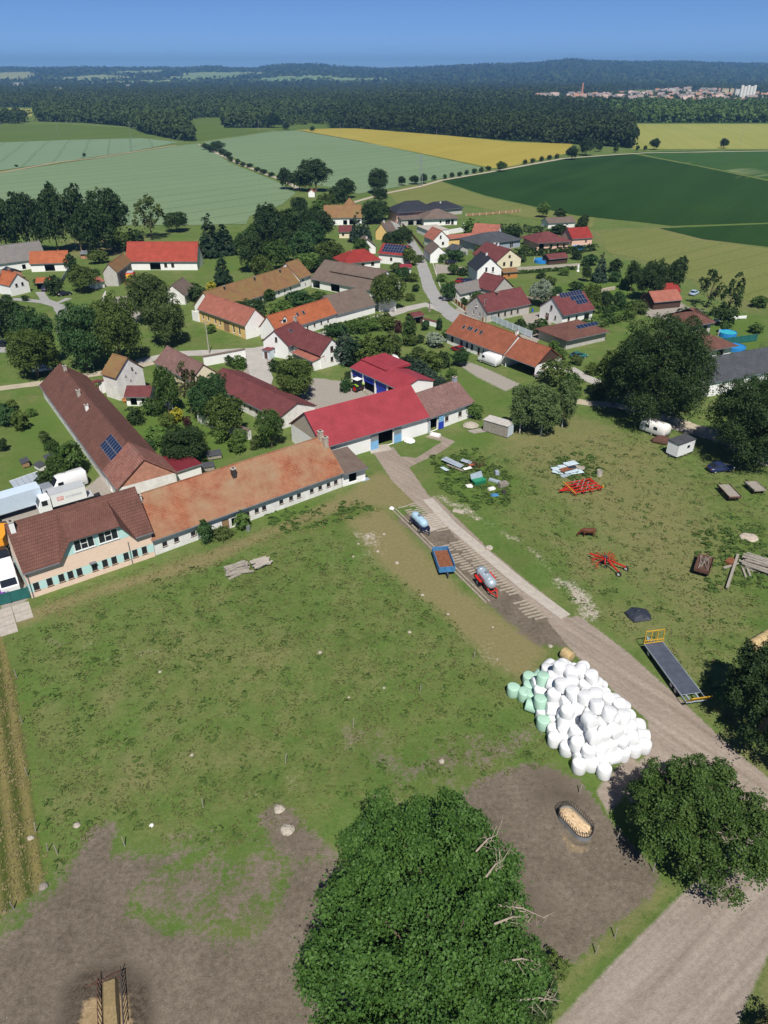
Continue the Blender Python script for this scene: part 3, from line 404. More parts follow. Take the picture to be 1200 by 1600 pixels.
def facade(mb, p0, p1, z0, z1, holes, bands=None, depth=.25):
    p0, p1 = Vector(p0), Vector(p1); d = p1 - p0; L = d.length; d.normalize(); nin = Vector((-d.y, d.x))
    xs = sorted({0.0, L, *[max(0, min(L, h[0] - h[2] / 2)) for h in holes], *[max(0, min(L, h[0] + h[2] / 2)) for h in holes]})
    zs = sorted({z0, z1, *[max(z0, min(z1, h[1])) for h in holes], *[max(z0, min(z1, h[1] + h[3])) for h in holes], *([b[0] for b in bands if z0 < b[0] < z1] if bands else [])})
    pt = lambda s, z, k=0.0: (p0.x + d.x * s + nin.x * k, p0.y + d.y * s + nin.y * k, z)
    for i in range(len(xs) - 1):
        for j in range(len(zs) - 1):
            cx, cz = (xs[i] + xs[i + 1]) / 2, (zs[j] + zs[j + 1]) / 2
            if xs[i + 1] - xs[i] < 1e-5 or zs[j + 1] - zs[j] < 1e-5: continue
            if any(abs(cx - h[0]) < h[2] / 2 and h[1] < cz < h[1] + h[3] for h in holes): continue
            m = 0
            for bz, bm in (bands or []):
                if cz > bz: m = bm
            mb.face([pt(xs[i], zs[j]), pt(xs[i + 1], zs[j]), pt(xs[i + 1], zs[j + 1]), pt(xs[i], zs[j + 1])], m)
    for h in holes:
        a, b, c, e = h[0] - h[2] / 2, h[0] + h[2] / 2, h[1], min(h[1] + h[3], z1)
        for q, r in (((a, c), (a, e)), ((a, e), (b, e)), ((b, e), (b, c)), ((b, c), (a, c))):
            mb.face([pt(*q), pt(*q, depth), pt(*r, depth), pt(*r)], 0)
ALL_H = {}
def house(label, A, B, wd, e, r, wall='white', roof='t_brown', name='house', cat='house', ridge='x', hip=(0, 0), ops=None, chim=(), over=.35, gov=.25, sky_=(), solar=None, group=None, ro=.5, bands=None, flat=False, z_pick=0.0, gable_mat=None, L=None, cap=True, rot=None, dormers=(), open_front=False, th=.14):
    a, b = g(*A, z_pick), g(*B, z_pick); a.z = b.z = 0; d = (b - a); LL = d.length if L is None else L; ang = math.atan2(d.y, d.x) if rot is None else rot
    o = thing(name, label, cat, a, ang, group)
    ops = dict(ops or {})
    if ridge == 'y':                        # gable faces the camera: swap the frame about B
        o.location = a + Vector((math.cos(ang), math.sin(ang), 0)) * LL; o.rotation_euler.z = ang + math.pi / 2
        ops = {{'f': 'l', 'r': 'f', 'l': 'b', 'b': 'r'}[k]: v for k, v in ops.items()}; LL, wd = wd, LL
    hw = wd * ro
    if not flat: e = e + over * (r - e) / (hw + over)
    m1 = (r - e) / hw if not flat else 0; m2 = (r - e) / (wd - hw) if not flat else 0
    mats = [MT[wall]] + [MT[bm] for _, bm in (bands or [])] + [MT[gable_mat or wall]]; gm = len(mats) - 1
    bd = [(z, i + 1) for i, (z, _) in enumerate(bands or [])]
    wb = MB(); top = e - th - .006
    sides = {'f': ((0, 0), (LL, 0)), 'r': ((LL, 0), (LL, wd)), 'b': ((LL, wd), (0, wd)), 'l': ((0, wd), (0, 0))}
    wall_o = None; todo = []
    for sd, (p0, p1) in sides.items():
        ln = math.dist(p0, p1); hs = []
        for s, z, ww, hh, k in ops.get(sd, ()):
            s *= ln
            if z + hh < top + .02 or k in 'o': hs.append((s, z, ww, min(hh, top - z), k))
            todo.append((sd, s, z, ww, hh, k))
        if sd == 'f' and open_front: continue
        facade(wb, p0, p1, -.15, top, [h for h in hs if h[1] + h[3] <= top + 1e-4], bd)
    if not flat:
        apex = r - th - .006
        if not hip[0]: wb.face([(0, wd, top), (0, 0, top), (0, hw, apex)], gm)
        if not hip[1]: wb.face([(LL, 0, top), (LL, wd, top), (LL, hw, apex)], gm)
    wall_o = wb.build('wall', mats, o)
    for sd, s, z, ww, hh, k in todo:
        if k == 'o': continue
        p0, p1 = (Vector(q) for q in sides[sd]); dd = (p1 - p0).normalized()
        nin = Vector((-dd.y, dd.x)); st = p0 if z + hh < top + .02 else p0 - nin * .16
        window_at(o, st, dd, None, s, z, ww, hh, k)
    rb = MB()
    if flat:
        rb.box(-over, LL + over, -over, wd + over, e - th, e)
    elif hip[0] or hip[1]:
        x0, x1 = -over, LL + over; zf = e - over * m1; zb = e - over * m2
        a0 = hip[0] if hip[0] else x0; a1 = LL - hip[1] if hip[1] else x1
        c = [(x0, -over, zf), (x1, -over, zf), (x1, wd + over, zb), (x0, wd + over, zb)]; k0, k1 = (a0, hw, r), (a1, hw, r)
        rb.face([c[0], c[1], k1, k0]); rb.face([c[2], c[3], k0, k1]); rb.face([c[1], c[2], k1]); rb.face([c[3], c[0], k0])
        lo = [(x, y, z - th) for x, y, z in c]
        for i in range(4): j = (i + 1) % 4; rb.face([lo[i], lo[j], c[j], c[i]])
        rb.face(lo[::-1])
    else:
        prof = [(-over, e - over * m1), (hw, r), (wd + over, e - over * m2), (wd + over, e - over * m2 - th), (hw, r - th), (-over, e - over * m1 - th)]
        n = 6; rings = []
        for x in (-gov, LL + gov): rings.append([(x, y, z) for y, z in prof])
        A_, B_ = rings
        for i in range(6): j = (i + 1) % 6; rb.face([B_[i], B_[j], A_[j], A_[i]])
        for q in ((0, 1, 4, 5), (1, 2, 3, 4)):
            rb.face([A_[i] for i in q]); rb.face([B_[i] for i in q[::-1]])
    roof_o = rb.build('roof', MT[roof], o)
    ze = e - over * m1 - th
    gb = MB(); gb.box(-gov, LL + gov, -over - .13, -over - .005, ze - .02, ze + .1); gb.build('gutter', MT['gutter'], roof_o)
    if cap and not flat:
        cb = MB(); c0 = hip[0] or -gov; c1 = LL - (hip[1] or -gov)
        cb.hexa([(c0, hw - .16, r - .12), (c1, hw - .16, r - .12), (c1, hw + .16, r - .12), (c0, hw + .16, r - .12)], [(c0, hw - .07, r + .07), (c1, hw - .07, r + .07), (c1, hw + .07, r + .07), (c0, hw + .07, r + .07)])
        cb.build('ridge_cap', MT[roof], roof_o)
    zr = lambda y: e + m1 * y if y < hw else r - m2 * (y - hw)
    for c in chim:
        x, y, h = c[0] * LL, c[1] * wd, c[2]; cm = c[3] if len(c) > 3 else 'white_dirty'; s = c[4] if len(c) > 4 else .28
        z = zr(y) if not flat else e; b_ = MB(); b_.box(x - s, x + s, y - s, y + s, z - .5, z + h); b_.box(x - s - .07, x + s + .07, y - s - .07, y + s + .07, z + h + .002, z + h + .12, 1); b_.box(x - s * .5, x + s * .5, y - s * .5, y + s * .5, z + h + .122, z + h + .2, 2)
        b_.build('chimney', [MT[cm], MT['concrete'], MT['black']], roof_o)
    nrm = Vector((0, -m1, 1)).normalized(); up = Vector((0, 1, m1)).normalized()
    def on(x, y, k=0): return Vector((x, y, e + m1 * y)) + nrm * k
    for s_ in sky_:
        x, y = s_[0] * LL, s_[1] * hw; b_ = MB(); hw_, hl = .36, .52
        def slab(bb, q, l, k0, k1, m):
            c = on(x, y); pts = [c + Vector((i * q, 0, 0)) + up * (j * l) for i, j in ((-1, -1), (1, -1), (1, 1), (-1, 1))]
            bb.hexa([p + nrm * k0 for p in pts], [p + nrm * k1 for p in pts], m)
        slab(b_, hw_, hl, -.05, .09, 0); sk = b_.build('skylight', MT['gutter'], roof_o); b2 = MB(); slab(b2, hw_ - .08, hl - .08, .092, .105, 0); b2.build('pane', MT['glass'], sk)
    if solar:
        x0, y0, cols, rows, pw, ph, skip = solar; me = None
        for i in range(cols):
            for j in range(rows):
                if (i, j) in skip: continue
                if me is None:
                    b_ = MB(); q = [Vector((0, 0, 0)), Vector((pw - .05, 0, 0)), Vector((pw - .05, 0, 0)) + up * (ph - .05), up * (ph - .05)]
                    b_.hexa([p + nrm * .04 for p in q], [p + nrm * .075 for p in q], 0); q2 = [q[0] + Vector((.04, 0, 0)) + up * .04, q[1] + Vector((-.04, 0, 0)) + up * .04, q[2] + Vector((-.04, 0, 0)) - up * .04, q[3] + Vector((.04, 0, 0)) - up * .04]
                    b_.face([p + nrm * .079 for p in q2], 1); me = b_.mesh('solar_panel', [MT['zinc'], MT['solar']])
                p = on(x0, y0) + Vector((i * pw, 0, 0)) + up * (j * ph); link('solar_panel', me, roof_o, p)
    for (x, y, dw, dh) in dormers:          # small gabled dormers on the front slope
        x *= LL; y *= hw; zb = e + m1 * y; b_ = MB(); yb = y + dh / m1
        b_.face([(x - dw / 2, y, zb - .1), (x + dw / 2, y, zb - .1), (x + dw / 2, y, zb + dh), (x, y, zb + dh + dw * .5), (x - dw / 2, y, zb + dh)])
        b_.face([(x - dw / 2, yb, zb + dh), (x - dw / 2, y, zb - .1), (x - dw / 2, y, zb + dh)]); b_.face([(x + dw / 2, y, zb - .1), (x + dw / 2, yb, zb + dh), (x + dw / 2, y, zb + dh)])
        dm = b_.build('dormer', MT['white'], roof_o); rr_ = MB(); zt = zb + dh + dw * .5; yt = y + (dh + dw * .5) / m1
        for s in (-1, 1): rr_.hexa([(x + s * (dw / 2 + .15), y - .15, zb + dh - .15), (x + s * (dw / 2 + .15), yb, zb + dh - .15), (x, yt, zt - .02), (x, y - .15, zt - .02)], [(x + s * (dw / 2 + .15), y - .15, zb + dh - .07), (x + s * (dw / 2 + .15), yb, zb + dh - .07), (x, yt, zt + .06), (x, y - .15, zt + .06)])
        rr_.build('dormer_roof', MT[roof], dm); pn = MB(); pn.box(x - dw * .3, x + dw * .3, y - .03, y - .01, zb + .1, zb + dh - .05); pn.build('pane', MT['glass'], dm)
    o['dims'] = (LL, wd, e, r); return o, wall_o, roof_o
def W1(n, z, ww, hh, k='w', a=.08, b=.92): return [(a + (b - a) * (i + .5) / n, z, ww, hh, k) for i in range(n)]
# -- peach and mint office building
PW = [.055, .155, .245, .315, .385, .505, .59, .665, .765, .84, .92]
o, wl, rf = house('peach and mint rendered building with brown tiled roof and wide shed dormer', (50, 935), (243, 869), 8.4, 4.15, 9.1, 'peach', 't_brown', 'office_building', 'building', ops={'f': [(s, .9, .72, 1.2, 'b') for s in PW]}, bands=[(.85, 'mint'), (2.15, 'peach')], chim=[(.03, .42, 1.2, 'white', .3)], over=.4, gov=.2)
LL, _, e_, r_ = o['dims']; m1 = (r_ - e_) / 4.2; x1, x2, zt = LL * .37, LL * .75, e_ + 2.15
m2_ = .47; yb = (zt - m2_ * -.4 - e_) / (m1 - m2_) ; yb = (zt + .4 * m2_ - e_) / (m1 - m2_); zb = e_ + m1 * yb
fr_ = [(-.2, -.4), (x1 - 1.75, -.4), (x1 - .1, yb), (x2 + .1, yb), (x2 + 1.75, -.4), (LL + .2, -.4), (LL + .2, 4.2), (-.2, 4.2)]; nb_ = MB()
tp_ = [(x, y, e_ + m1 * y) for x, y in fr_]; lo_ = [(x, y, z - .14) for x, y, z in tp_]; nb_.face(tp_); nb_.face(lo_[::-1])
for i in range(8): j = (i + 1) % 8; nb_.face([lo_[i], lo_[j], tp_[j], tp_[i]])
bk_ = [(-.2, 4.2, r_), (LL + .2, 4.2, r_), (LL + .2, 8.8, e_ - .4 * m1), (-.2, 8.8, e_ - .4 * m1)]; nb_.hexa([(x, y, z - .14) for x, y, z in bk_], bk_)
rf.data = nb_.mesh('roof', MT['t_brown'])      # main roof with a notch where the dormer front stands flush with the wall
for c_ in list(rf.children):
    if c_.name.startswith('gutter'): bpy.data.objects.remove(c_)
for a_, c_ in ((-.2, x1 - 1.8), (x2 + 1.8, LL + .2)): MB().box(a_, c_, -.53, -.405, e_ - .4 * m1 - .16, e_ - .4 * m1 - .04).build('gutter', MT['gutter'], rf)
dw = MB(); wins = [(LL * .47, e_ + .15, 2.5, 1.55), (LL * .66, e_ + .15, 2.5, 1.55)]; dw.face([(x1 - 1.5, -.012, e_ - .16), (x2 + 1.5, -.012, e_ - .16), (x2, -.012, zt - .16), (x1, -.012, zt - .16)])
for s_ in (x1 - 1.5, x2 + 1.5): pass
dwo = dw.build('dormer', MT['mint'], rf)
for s, z, ww, hh in wins:
    f_ = MB(); 
    for q in (-.5, -.17, .17, .5): f_.box(s + q * ww - .05, s + q * ww + .05, -.06, -.014, z, z + hh)
    f_.box(s - .5 * ww, s + .5 * ww, -.058, -.016, z - .05, z + .05); f_.box(s - .5 * ww, s + .5 * ww, -.058, -.016, z + hh - .05, z + hh + .05); f_.box(s - .17 * ww, s + .17 * ww, -.058, -.016, z + hh * .5, z + hh * .5 + .08); f_.box(s - .55 * ww, s + .55 * ww, -.12, -.016, z - .14, z - .06)
    f_.build('window', MT['frame_white'], dwo); p_ = MB(); p_.box(s - .48 * ww, s + .48 * ww, -.04, -.02, z + .05, z + hh - .05); p_.build('pane', MT['glass'], dwo)
dr = MB(); f0 = -.55; th_ = .12; tl = lambda p: (p[0], p[1], p[2] - th_)
P_ = [(x1 - .1, f0, zt), (x2 + .1, f0, zt), (x2 + .1, yb + .15, zb + .03), (x1 - .1, yb + .15, zb + .03)]; dr.hexa([tl(p) for p in P_], P_)
for xx, s in ((x1 - .1, -1), (x2 + .1, 1)):
    q = [(xx, f0, zt), (xx, yb + .15, zb + .03), (xx + s * 1.75, f0, e_ - .55 * m1 + .06)]
    if s > 0: q = q[::-1]
    dr.face(q); dr.face([tl(p) for p in q][::-1]); dr.face([q[0], q[2], tl(q[2]), tl(q[0])])
dr.build('dormer_roof', MT['t_brown'], dwo)
for sx in (.012, .80): MB().tube((LL * sx, -.12, .1), (LL * sx, -.12, 3.7), .05, n=8).build('downpipe', MT['gutter'], o)
MB().box(LL * .47, LL * .52, -.5, 0, 2.3, 2.42).build('awning', MT['gutter'], o)
# -- long old building with mossy orange roof
OW = [(.05, .9), (.105, .9), (.185, .9), (.23, .9), (.425, .9), (.46, .9), (.51, .9), (.55, .9), (.645, .9), (.70, .9), (.745, .9), (.82, .9), (.87, .9), (.92, .9), (.965, .9)]
house('long low stable with mossy orange tile roof and peeling white wall', (243, 868), (534, 761), 10.4, 2.75, 7.2, 'white_dirty', 't_orange_old', 'stable', 'building', ops={'f': [(s, z, .72, .72, 'b') for s, z in OW] + [(.345, 0, 1.1, 1.7, 'g'), (.385, 0, .6, 1.5, 'o')]}, chim=[(.02, .42, .9, 'white_dirty', .3), (.47, .36, 1.2, 'dark', .32), (.985, .47, 1.3, 'stone_wall', .35), (.99, .36, 1.5, 'stone_wall', .35)], over=.45)
o, wl, rf = house('white lean-to shed with brown sloping roof at the end of the orange stable', (535.5, 760.5), (571, 750), 6.5, 2.6, 3.6, 'white', 't_greybrown', 'lean_to_shed', 'shed', ops={'f': [(.45, .35, 1.5, 1.7, 'o')]}, ro=.92, over=.7, gov=.15)
lt = MB(); lt.box(3.7, 5.0, -.3, 2.0, 0, .1); lt.build('canopy_board', MT['galv'], rf)
# -- red metal barn and its neighbour
o, wl, rf = house('long barn with bright red metal roof, white wall and blue sliding doors', (506, 726), (667, 677), 11.3, 3.4, 7.8, 'white', 'metal_red', 'barn', 'barn', ops={'f': [(.58, 0, 3.3, 2.9, 'o')]}, gable_mat='stone_wall', over=.45, cap=False)
ob = MB(); LB = o['dims'][0]
for x in np.arange(.1, LB, .55): ob.bar((x, -.4, o['dims'][2] - .4 * (7.8 - o['dims'][2]) / 5.65 + .01), (x, 5.62, 7.8), .05, .05)
ob.build('roof_rib', MT['metal_red'], rf)['kind'] = 'stuff'
for s in (.58 * LB - 2.5, .58 * LB + 2.6):
    d_ = MB()
    for i in range(6): d_.box(s - .8 + i * .27, s - .8 + i * .27 + .26, -.16 - .01 * (i % 2), -.08, .05, 1.7); d_.box(s - .8 + i * .27, s - .8 + i * .27 + .26, -.155, -.085, 1.71, 2.85, 1)
    d_.build('door', [MT['paint_lightblue'], MT['zinc']], o)
o, wl, rf = house('white outbuilding with mauve tile roof beside the red barn', (667.8, 676.6), (737, 651), 9.7, 3.1, 6.1, 'white', 't_mauve', 'outbuilding', 'building', ops={'f': [(.12, 0, 2.2, 2.5, 'o'), (.42, 1.0, .95, 1.0, 'b'), (.72, 1.0, .95, 1.0, 'b')]}, chim=[(.97, .5, .7, 'bluegrey', .35)], over=.4)
d_ = MB(); d_.box(2.6, 3.9, -.35, -.27, .05, 1.5); d_.box(2.6, 3.9, -.345, -.275, 1.51, 2.6, 1); d_.build('door', [MT['metal_blue'], MT['paint_lightblue']], o)
d_ = MB(); d_.hexa([(.1, -.05, .05), (.18, -.05, .05), (-.15, -.9, .05), (-.23, -.9, .05)], [(.1, -.05, 2.6), (.18, -.05, 2.6), (-.15, -.9, 2.6), (-.23, -.9, 2.6)]); d_.build('door', MT['paleblue'], o)
# machine hall
o, wl, rf = house('open machine hall with bright red metal roof and blue front panels', (550, 601), (622, 636), 8.6, 3.9, 5.3, 'white', 'metal_red', 'machine_hall', 'barn', open_front=True, over=.3, cap=False, L=16.5)
bp = MB(); ps = MB()
for i in range(3): bp.box(.2 + i * 4.1, 4.1 + i * 4.1, .02, .08, 2.2, 3.7)
bp.box(8.6, 12.2, .1, .16, .1, 3.6); bp.build('blue_panel', MT['metal_blue'], o)
for i in range(5): p_ = MB(); p_.box(i * 4.1 - .16, i * 4.1 + .16, -.12, .2, 0, 3.7); p_.build('post', MT['white'], o)
rs = MB(); rs.hexa([(-.25, 2.6, 4.95), (8.6, 2.6, 4.95), (8.6, 9.2, 4.6), (-.25, 9.2, 4.6)], [(-.25, 2.6, 5.1), (8.6, 2.6, 5.1), (8.6, 9.2, 5.15), (-.25, 9.2, 5.15)]); rs.build('raised_roof', MT['metal_red'], rf)
# -- long brown farmhouse on the left and its tile-patched end
house('long white farmhouse with brown roof and rooftop solar array', (69, 621), (168, 760), 9.0, 2.7, 6.4, 'white_dirty', 't_brown', 'farmhouse', 'house', ops={'f': W1(9, 1.1, .7, .9, 'b')}, chim=[(.10, .5, .9, 'concrete', .3), (.40, .40, 1.1, 'concrete', .3), (.55, .36, .9, 'white', .28)], solar=(39.0, 1.5, 8, 2, .95, 1.4, ()), over=.3)
house('patched old red tile end house joined to the long brown farmhouse', (169, 761.5), (190, 790), 9.2, 3.0, 6.9, 'white_dirty', 't_oldred', 'farmhouse_end', 'house', ops={'f': [(.3, .2, 1.2, 1.8, 'o'), (.65, 1.1, .6, .8, 'b')]}, gable_mat='brick_wall', over=.3)
house('low annex with flat dark red metal roof behind the orange stable', (262, 762), (316, 744), 6, 2.4, 2.5, 'white', 'metal_darkred', 'annex', 'shed', flat=True, over=.2)
o, wl, rf = house('tall white gabled granary with brown tile roof', (188, 626), (229, 610), 4.2, 5.0, 8.2, 'white_dirty', 't_mossy', 'granary', 'house', 'y', ops={'f': [(.6, 5.6, .3, .35, 'b'), (.35, 4.4, .3, .3, 'b'), (.72, 4.4, .3, .3, 'b'), (.5, 3.2, .3, .3, 'b')]}, over=.3)
house('small brown roofed garden annex leaning on the tall white granary', (199, 634), (236, 634), 4.5, 2.1, 3.4, 'white', 't_maroon', 'garden_annex', 'shed', ops={'f': [(.3, 0, 1.3, 1.9, 'o'), (.7, .6, .7, 1, 'w')]}, over=.5)
house('long grey-brown tiled house by the lane above the orchard', (246, 582), (300, 612), 6.6, 2.4, 5.4, 'cream', 't_mauve', 'house', 'house', ops={'f': W1(4, 1, .7, .9, 'b')}, over=.3)
house('long maroon roofed cowshed running down to the red barn', (325, 614), (437, 672), 8.6, 2.5, 4.4, 'white_dirty', 't_maroon', 'cowshed', 'barn', ops={'f': W1(10, 1.2, .6, .6, 'b')}, over=.35)
# -- white farmhouse with cross gable
house('white farmhouse with maroon cross-gabled roof in the farmyard', (502, 577), (536, 567), 10.5, 3.3, 6.5, 'white', 't_maroon', 'farmhouse', 'house', 'y', ops={'f': [(.5, 3.6, .8, 1.1, 'b'), (.5, 1.1, .8, 1.1, 'b')], 'l': [(.2, .9, 2, 1.6, 'b')]}, over=.5, dormers=())
house('cross wing of the white farmhouse with white left gable and porch', (451, 562), (484, 545), 7.0, 3.3, 6.5, 'white', 't_maroon', 'farmhouse_wing', 'house', 'x', ops={'l': [(.55, 4.0, .6, .9, 'b'), (.4, 1.1, .9, 1.2, 'b')], 'f': [(.3, 0, 1, 2, 'd')]}, over=.5, L=9, sky_=[(.5, .6)], chim=[(.95, .5, 1.0, 'concrete', .3)])
house('small maroon roofed porch of the white farmhouse', (458, 566), (489, 580), 3.2, 2.4, 3.0, 'white', 't_pink', 'porch', 'porch', ro=.96, open_front=True, over=.2)
house('tiny white utility kiosk beside the white farmhouse', (411, 560), (421, 562), 2.4, 2.2, 2.5, 'paleblue', 'metal_darkred', 'kiosk', 'shed', flat=True, over=.1, ops={'f': [(.5, 0, .9, 1.7, 'd')]})
# -- row of old farm buildings across the road
o, wl, rf = house('yellow farmhouse with pinkish tile roof and white gable end', (313, 503), (385, 530), 6.6, 3.5, 7.0, 'yellow_wall', 't_pink', 'farmhouse', 'house', ops={'f': [(.08, 1.1, .75, 1.3, 'w'), (.2, 1.1, .75, 1.3, 'w'), (.36, 1.1, .75, 1.3, 'w'), (.46, 1.1, .75, 1.3, 'w'), (.6, 0, 2.4, 2.6, 'g'), (.75, .5, .8, 2.0, 'w'), (.87, .5, .8, 2.0, 'w')]}, over=.35)
b_ = MB(); q_ = o['dims'][0]; b_.box(q_ + .02, q_ + .12, -.1, 6.7, 0, 3.3); b_.face([(q_ + .12, -.1, 3.3), (q_ + .12, 6.7, 3.3), (q_ + .12, 3.3, 6.75)]); b_.build('gable_front', MT['white'], o)
house('white row house with bright orange roof, dormer and skylights', (434, 536), (525, 506), 6.2, 2.8, 6.3, 'white', 't_orange', 'row_house', 'house', ops={'f': W1(7, 1.1, .6, .9, 'b')}, sky_=[(.42, .55), (.52, .55)], dormers=[(.17, .3, 1.7, .9)], chim=[(.45, .85, .5, 'dark', .12)])
house('white walled barn with greyish brown roof next to the orange row house', (526, 505.7), (586, 489), 10.0, 2.4, 6.4, 'white', 't_greybrown', 'barn', 'barn', over=.3)
house('long mossy orange roofed cottage row behind the yellow farmhouse', (340, 497), (468, 453), 8.4, 2.2, 6.6, 'white', 't_mossy', 'cottage_row', 'house', ops={'f': W1(11, .9, .6, .9, 'b')}, chim=[(.2, .4, .9, 'dark', .2), (.55, .4, .9, 'dark', .2), (.87, .4, .9, 'dark', .2)])
house('orange tiled house section with white wall in the old farm row', (468.6, 452.8), (487, 446), 9.5, 3.4, 7.6, 'white', 't_mossy', 'house', 'house', ops={'f': [(.3, 2.2, .8, .8, 'o'), (.5, .8, .5, .7, 'b')]}, L=6.0)
o, wl, rf = house('very long dark grey-brown roofed barn in the old farm row', (487, 449), (582, 468), 14, 2.7, 7.2, 'white', 't_greybrown', 'barn', 'barn', ops={'f': [(.08, 0, 3, 2.4, 'o'), (.40, 0, 3.6, 2.3, 'o'), (.72, 1.1, .7, .7, 'b')]}, over=.4)
q_, _, e_, r_ = o['dims']; m_ = (r_ - e_) / 7; b_ = MB(); b_.hexa([(q_ * .22, 3.0, e_ + 3.0 * m_ + .02), (q_ * .97, 3.0, e_ + 3.0 * m_ + .02), (q_ * .97, 7.2, r_ + .02), (q_ * .22, 7.2, r_ + .02)], [(q_ * .22, 2.8, e_ + 3.0 * m_ + .42), (q_ * .97, 2.8, e_ + 3.0 * m_ + .42), (q_ * .97, 7.2, r_ + .12), (q_ * .22, 7.2, r_ + .12)]); b_.build('raised_roof', MT['t_greybrown'], rf)
house('white shed with stone gable at the end of the long grey barn', (583, 478), (592, 487), 5, 2.6, 4.4, 'white_dirty', 't_greybrown', 'shed', 'shed')
# -- left of the village green
house('white house with half grey half orange old tile roof at the frame edge', (-22, 430), (43, 421), 8, 3.0, 8.0, 'white', 't_grey', 'house', 'house', ops={'f': [(.62, .2, 1.2, 1.6, 'o'), (.8, 1.0, .7, 1, 'b'), (.88, 1.0, .7, 1, 'b')]}, L=20)
house('white barn with plain orange roof and open gateway', (50, 425), (108, 423), 6.5, 2.7, 6.0, 'white', 't_orange', 'barn', 'barn', ops={'f': [(.5, 0, 3.2, 2.2, 'o')]})
house('small white cottage with orange roof and two gable windows', (19, 463), (48, 456), 8.5, 3.2, 6.2, 'white', 't_orange', 'cottage', 'house', 'y', ops={'f': [(.36, 2.3, .8, 1.0, 'b'), (.68, 2.3, .8, 1.0, 'b')], 'r': W1(5, 1.1, .7, 1.1)}, chim=[(.4, .5, .8, 'copper_red', .25)], over=.3)
house('open carport with orange tile roof beside the orange roofed cottage', (59, 453), (79, 452), 5, 2.2, 3.1, 'frame_brown', 't_orange', 'carport', 'carport', open_front=True)
house('dark little shed with black roof behind the orange roofed cottage', (14, 440), (36, 436), 5, 2.4, 3.6, 'brick_wall', 't_black', 'shed', 'shed', 'y')
house('white house wall cut by the frame edge near the orange roofed cottage', (-14, 458), (4, 458), 6, 4.6, 6.4, 'white', 't_grey', 'house', 'house')
house('big white barn with bright red roof and two dark windows', (200, 422), (309, 422), 9, 2.9, 8.4, 'white', 't_redbright', 'barn', 'barn', ops={'f': [(.4, 0, 3.6, 2.4, 'o'), (.55, .9, 1, 1.4, 'b'), (.65, .9, 1, 1.4, 'b')]}, over=.4)
house('grey gabled barn with brown roof beside the big red roofed barn', (165, 447), (186, 447), 15, 4.2, 6.9, 'grey_wall', 't_mossy', 'barn', 'barn', 'y', over=.3, ops={'r': W1(4, 2.6, .6, .8, 'b')}, rot=0.0)
house('low brick cart shed at the foot of the grey gabled barn', (149, 452), (164, 449), 4, 2.0, 2.9, 'white_dirty', 't_pink', 'shed', 'shed', ro=.9)
house('brown roofed cottage half hidden behind the walnut trees', (290, 476), (318, 453), 6.5, 2.6, 5.6, 'white_dirty', 't_greybrown', 'cottage', 'house', ops={'f': W1(3, 1, .6, .9, 'b')}, L=9)
house('tiny brick hut with pale roof in the dry orchard', (127, 404), (137, 404), 2.2, 1.7, 2.3, 'brick_wall', 'zinc', 'hut', 'hut', ro=.9)
house('small white chapel-like hut with orange roof by the field', (482, 308), (492, 308), 3, 2.3, 3.9, 'white', 't_orange', 'hut', 'hut', 'y')
house('mossy tiled farmhouse behind two blue spruces', (508, 352), (565, 351), 9, 3, 7.6, 'white', 't_mossy', 'farmhouse', 'house', ops={'f': [(.55, 0, 1.8, 2, 'o'), (.75, 0, 2.8, 2.2, 'o')]})
house('pyramid tiled roof barn behind the spruce farmhouse', (534, 336), (558, 336), 8, 2.6, 7.2, 'white_dirty', 't_mossy', 'barn', 'barn', hip=(3.6, 3.6))
house('white cube house with flat roof among the far trees', (511, 327), (525, 327), 5, 3.2, 3.3, 'white', 'concrete', 'house', 'house', flat=True)
house('cream cottage with maroon porch roof below the spruce farmhouse', (530, 372), (551, 372), 6, 2.4, 4.4, 'cream', 't_maroon', 'cottage', 'house', ops={'f': [(.3, .9, .9, 1, 'b')]})
house('yellow house gable with brown roof peeking from trees', (587, 374), (605, 376), 7, 3.0, 6.4, 'yellow_wall', 't_greybrown', 'cottage', 'house', 'y', chim=[(.3, .5, .7)])
house('white gabled cottage with brown roof above the red hip roof', (561, 397), (587, 396), 8, 2.4, 5.2, 'white', 't_greybrown', 'cottage', 'house', 'y', chim=[(.2, .5, .6)])
house('white bungalow with bright red hipped roof beside the grey barn', (540, 424), (594, 418), 10, 2.6, 5.6, 'white', 't_red', 'bungalow', 'house', hip=(4, 3.5), ops={'f': W1(3, .9, 1.2, 1.2, 'b')}, over=.5, chim=[(.3, .4, .5, 'dark', .15)])
house('white house with red roof covered by a block of solar panels', (592, 411), (616, 420), 8, 3.4, 6.0, 'white', 't_red', 'house', 'house', solar=(.8, .5, 8, 3, 1.05, 1.3, ()), ops={'r': [(.5, 1, .9, 1.1, 'b')], 'f': [(.5, 1.2, .9, 1.1, 'b')]}, rot=math.radians(-25), L=9.5)
house('flat red roofed garage below the solar house', (626, 430), (642, 430), 5, 2.5, 2.7, 'white', 'metal_red', 'garage', 'garage', flat=True, ops={'f': [(.5, 0, 2.2, 2, 'g')]})
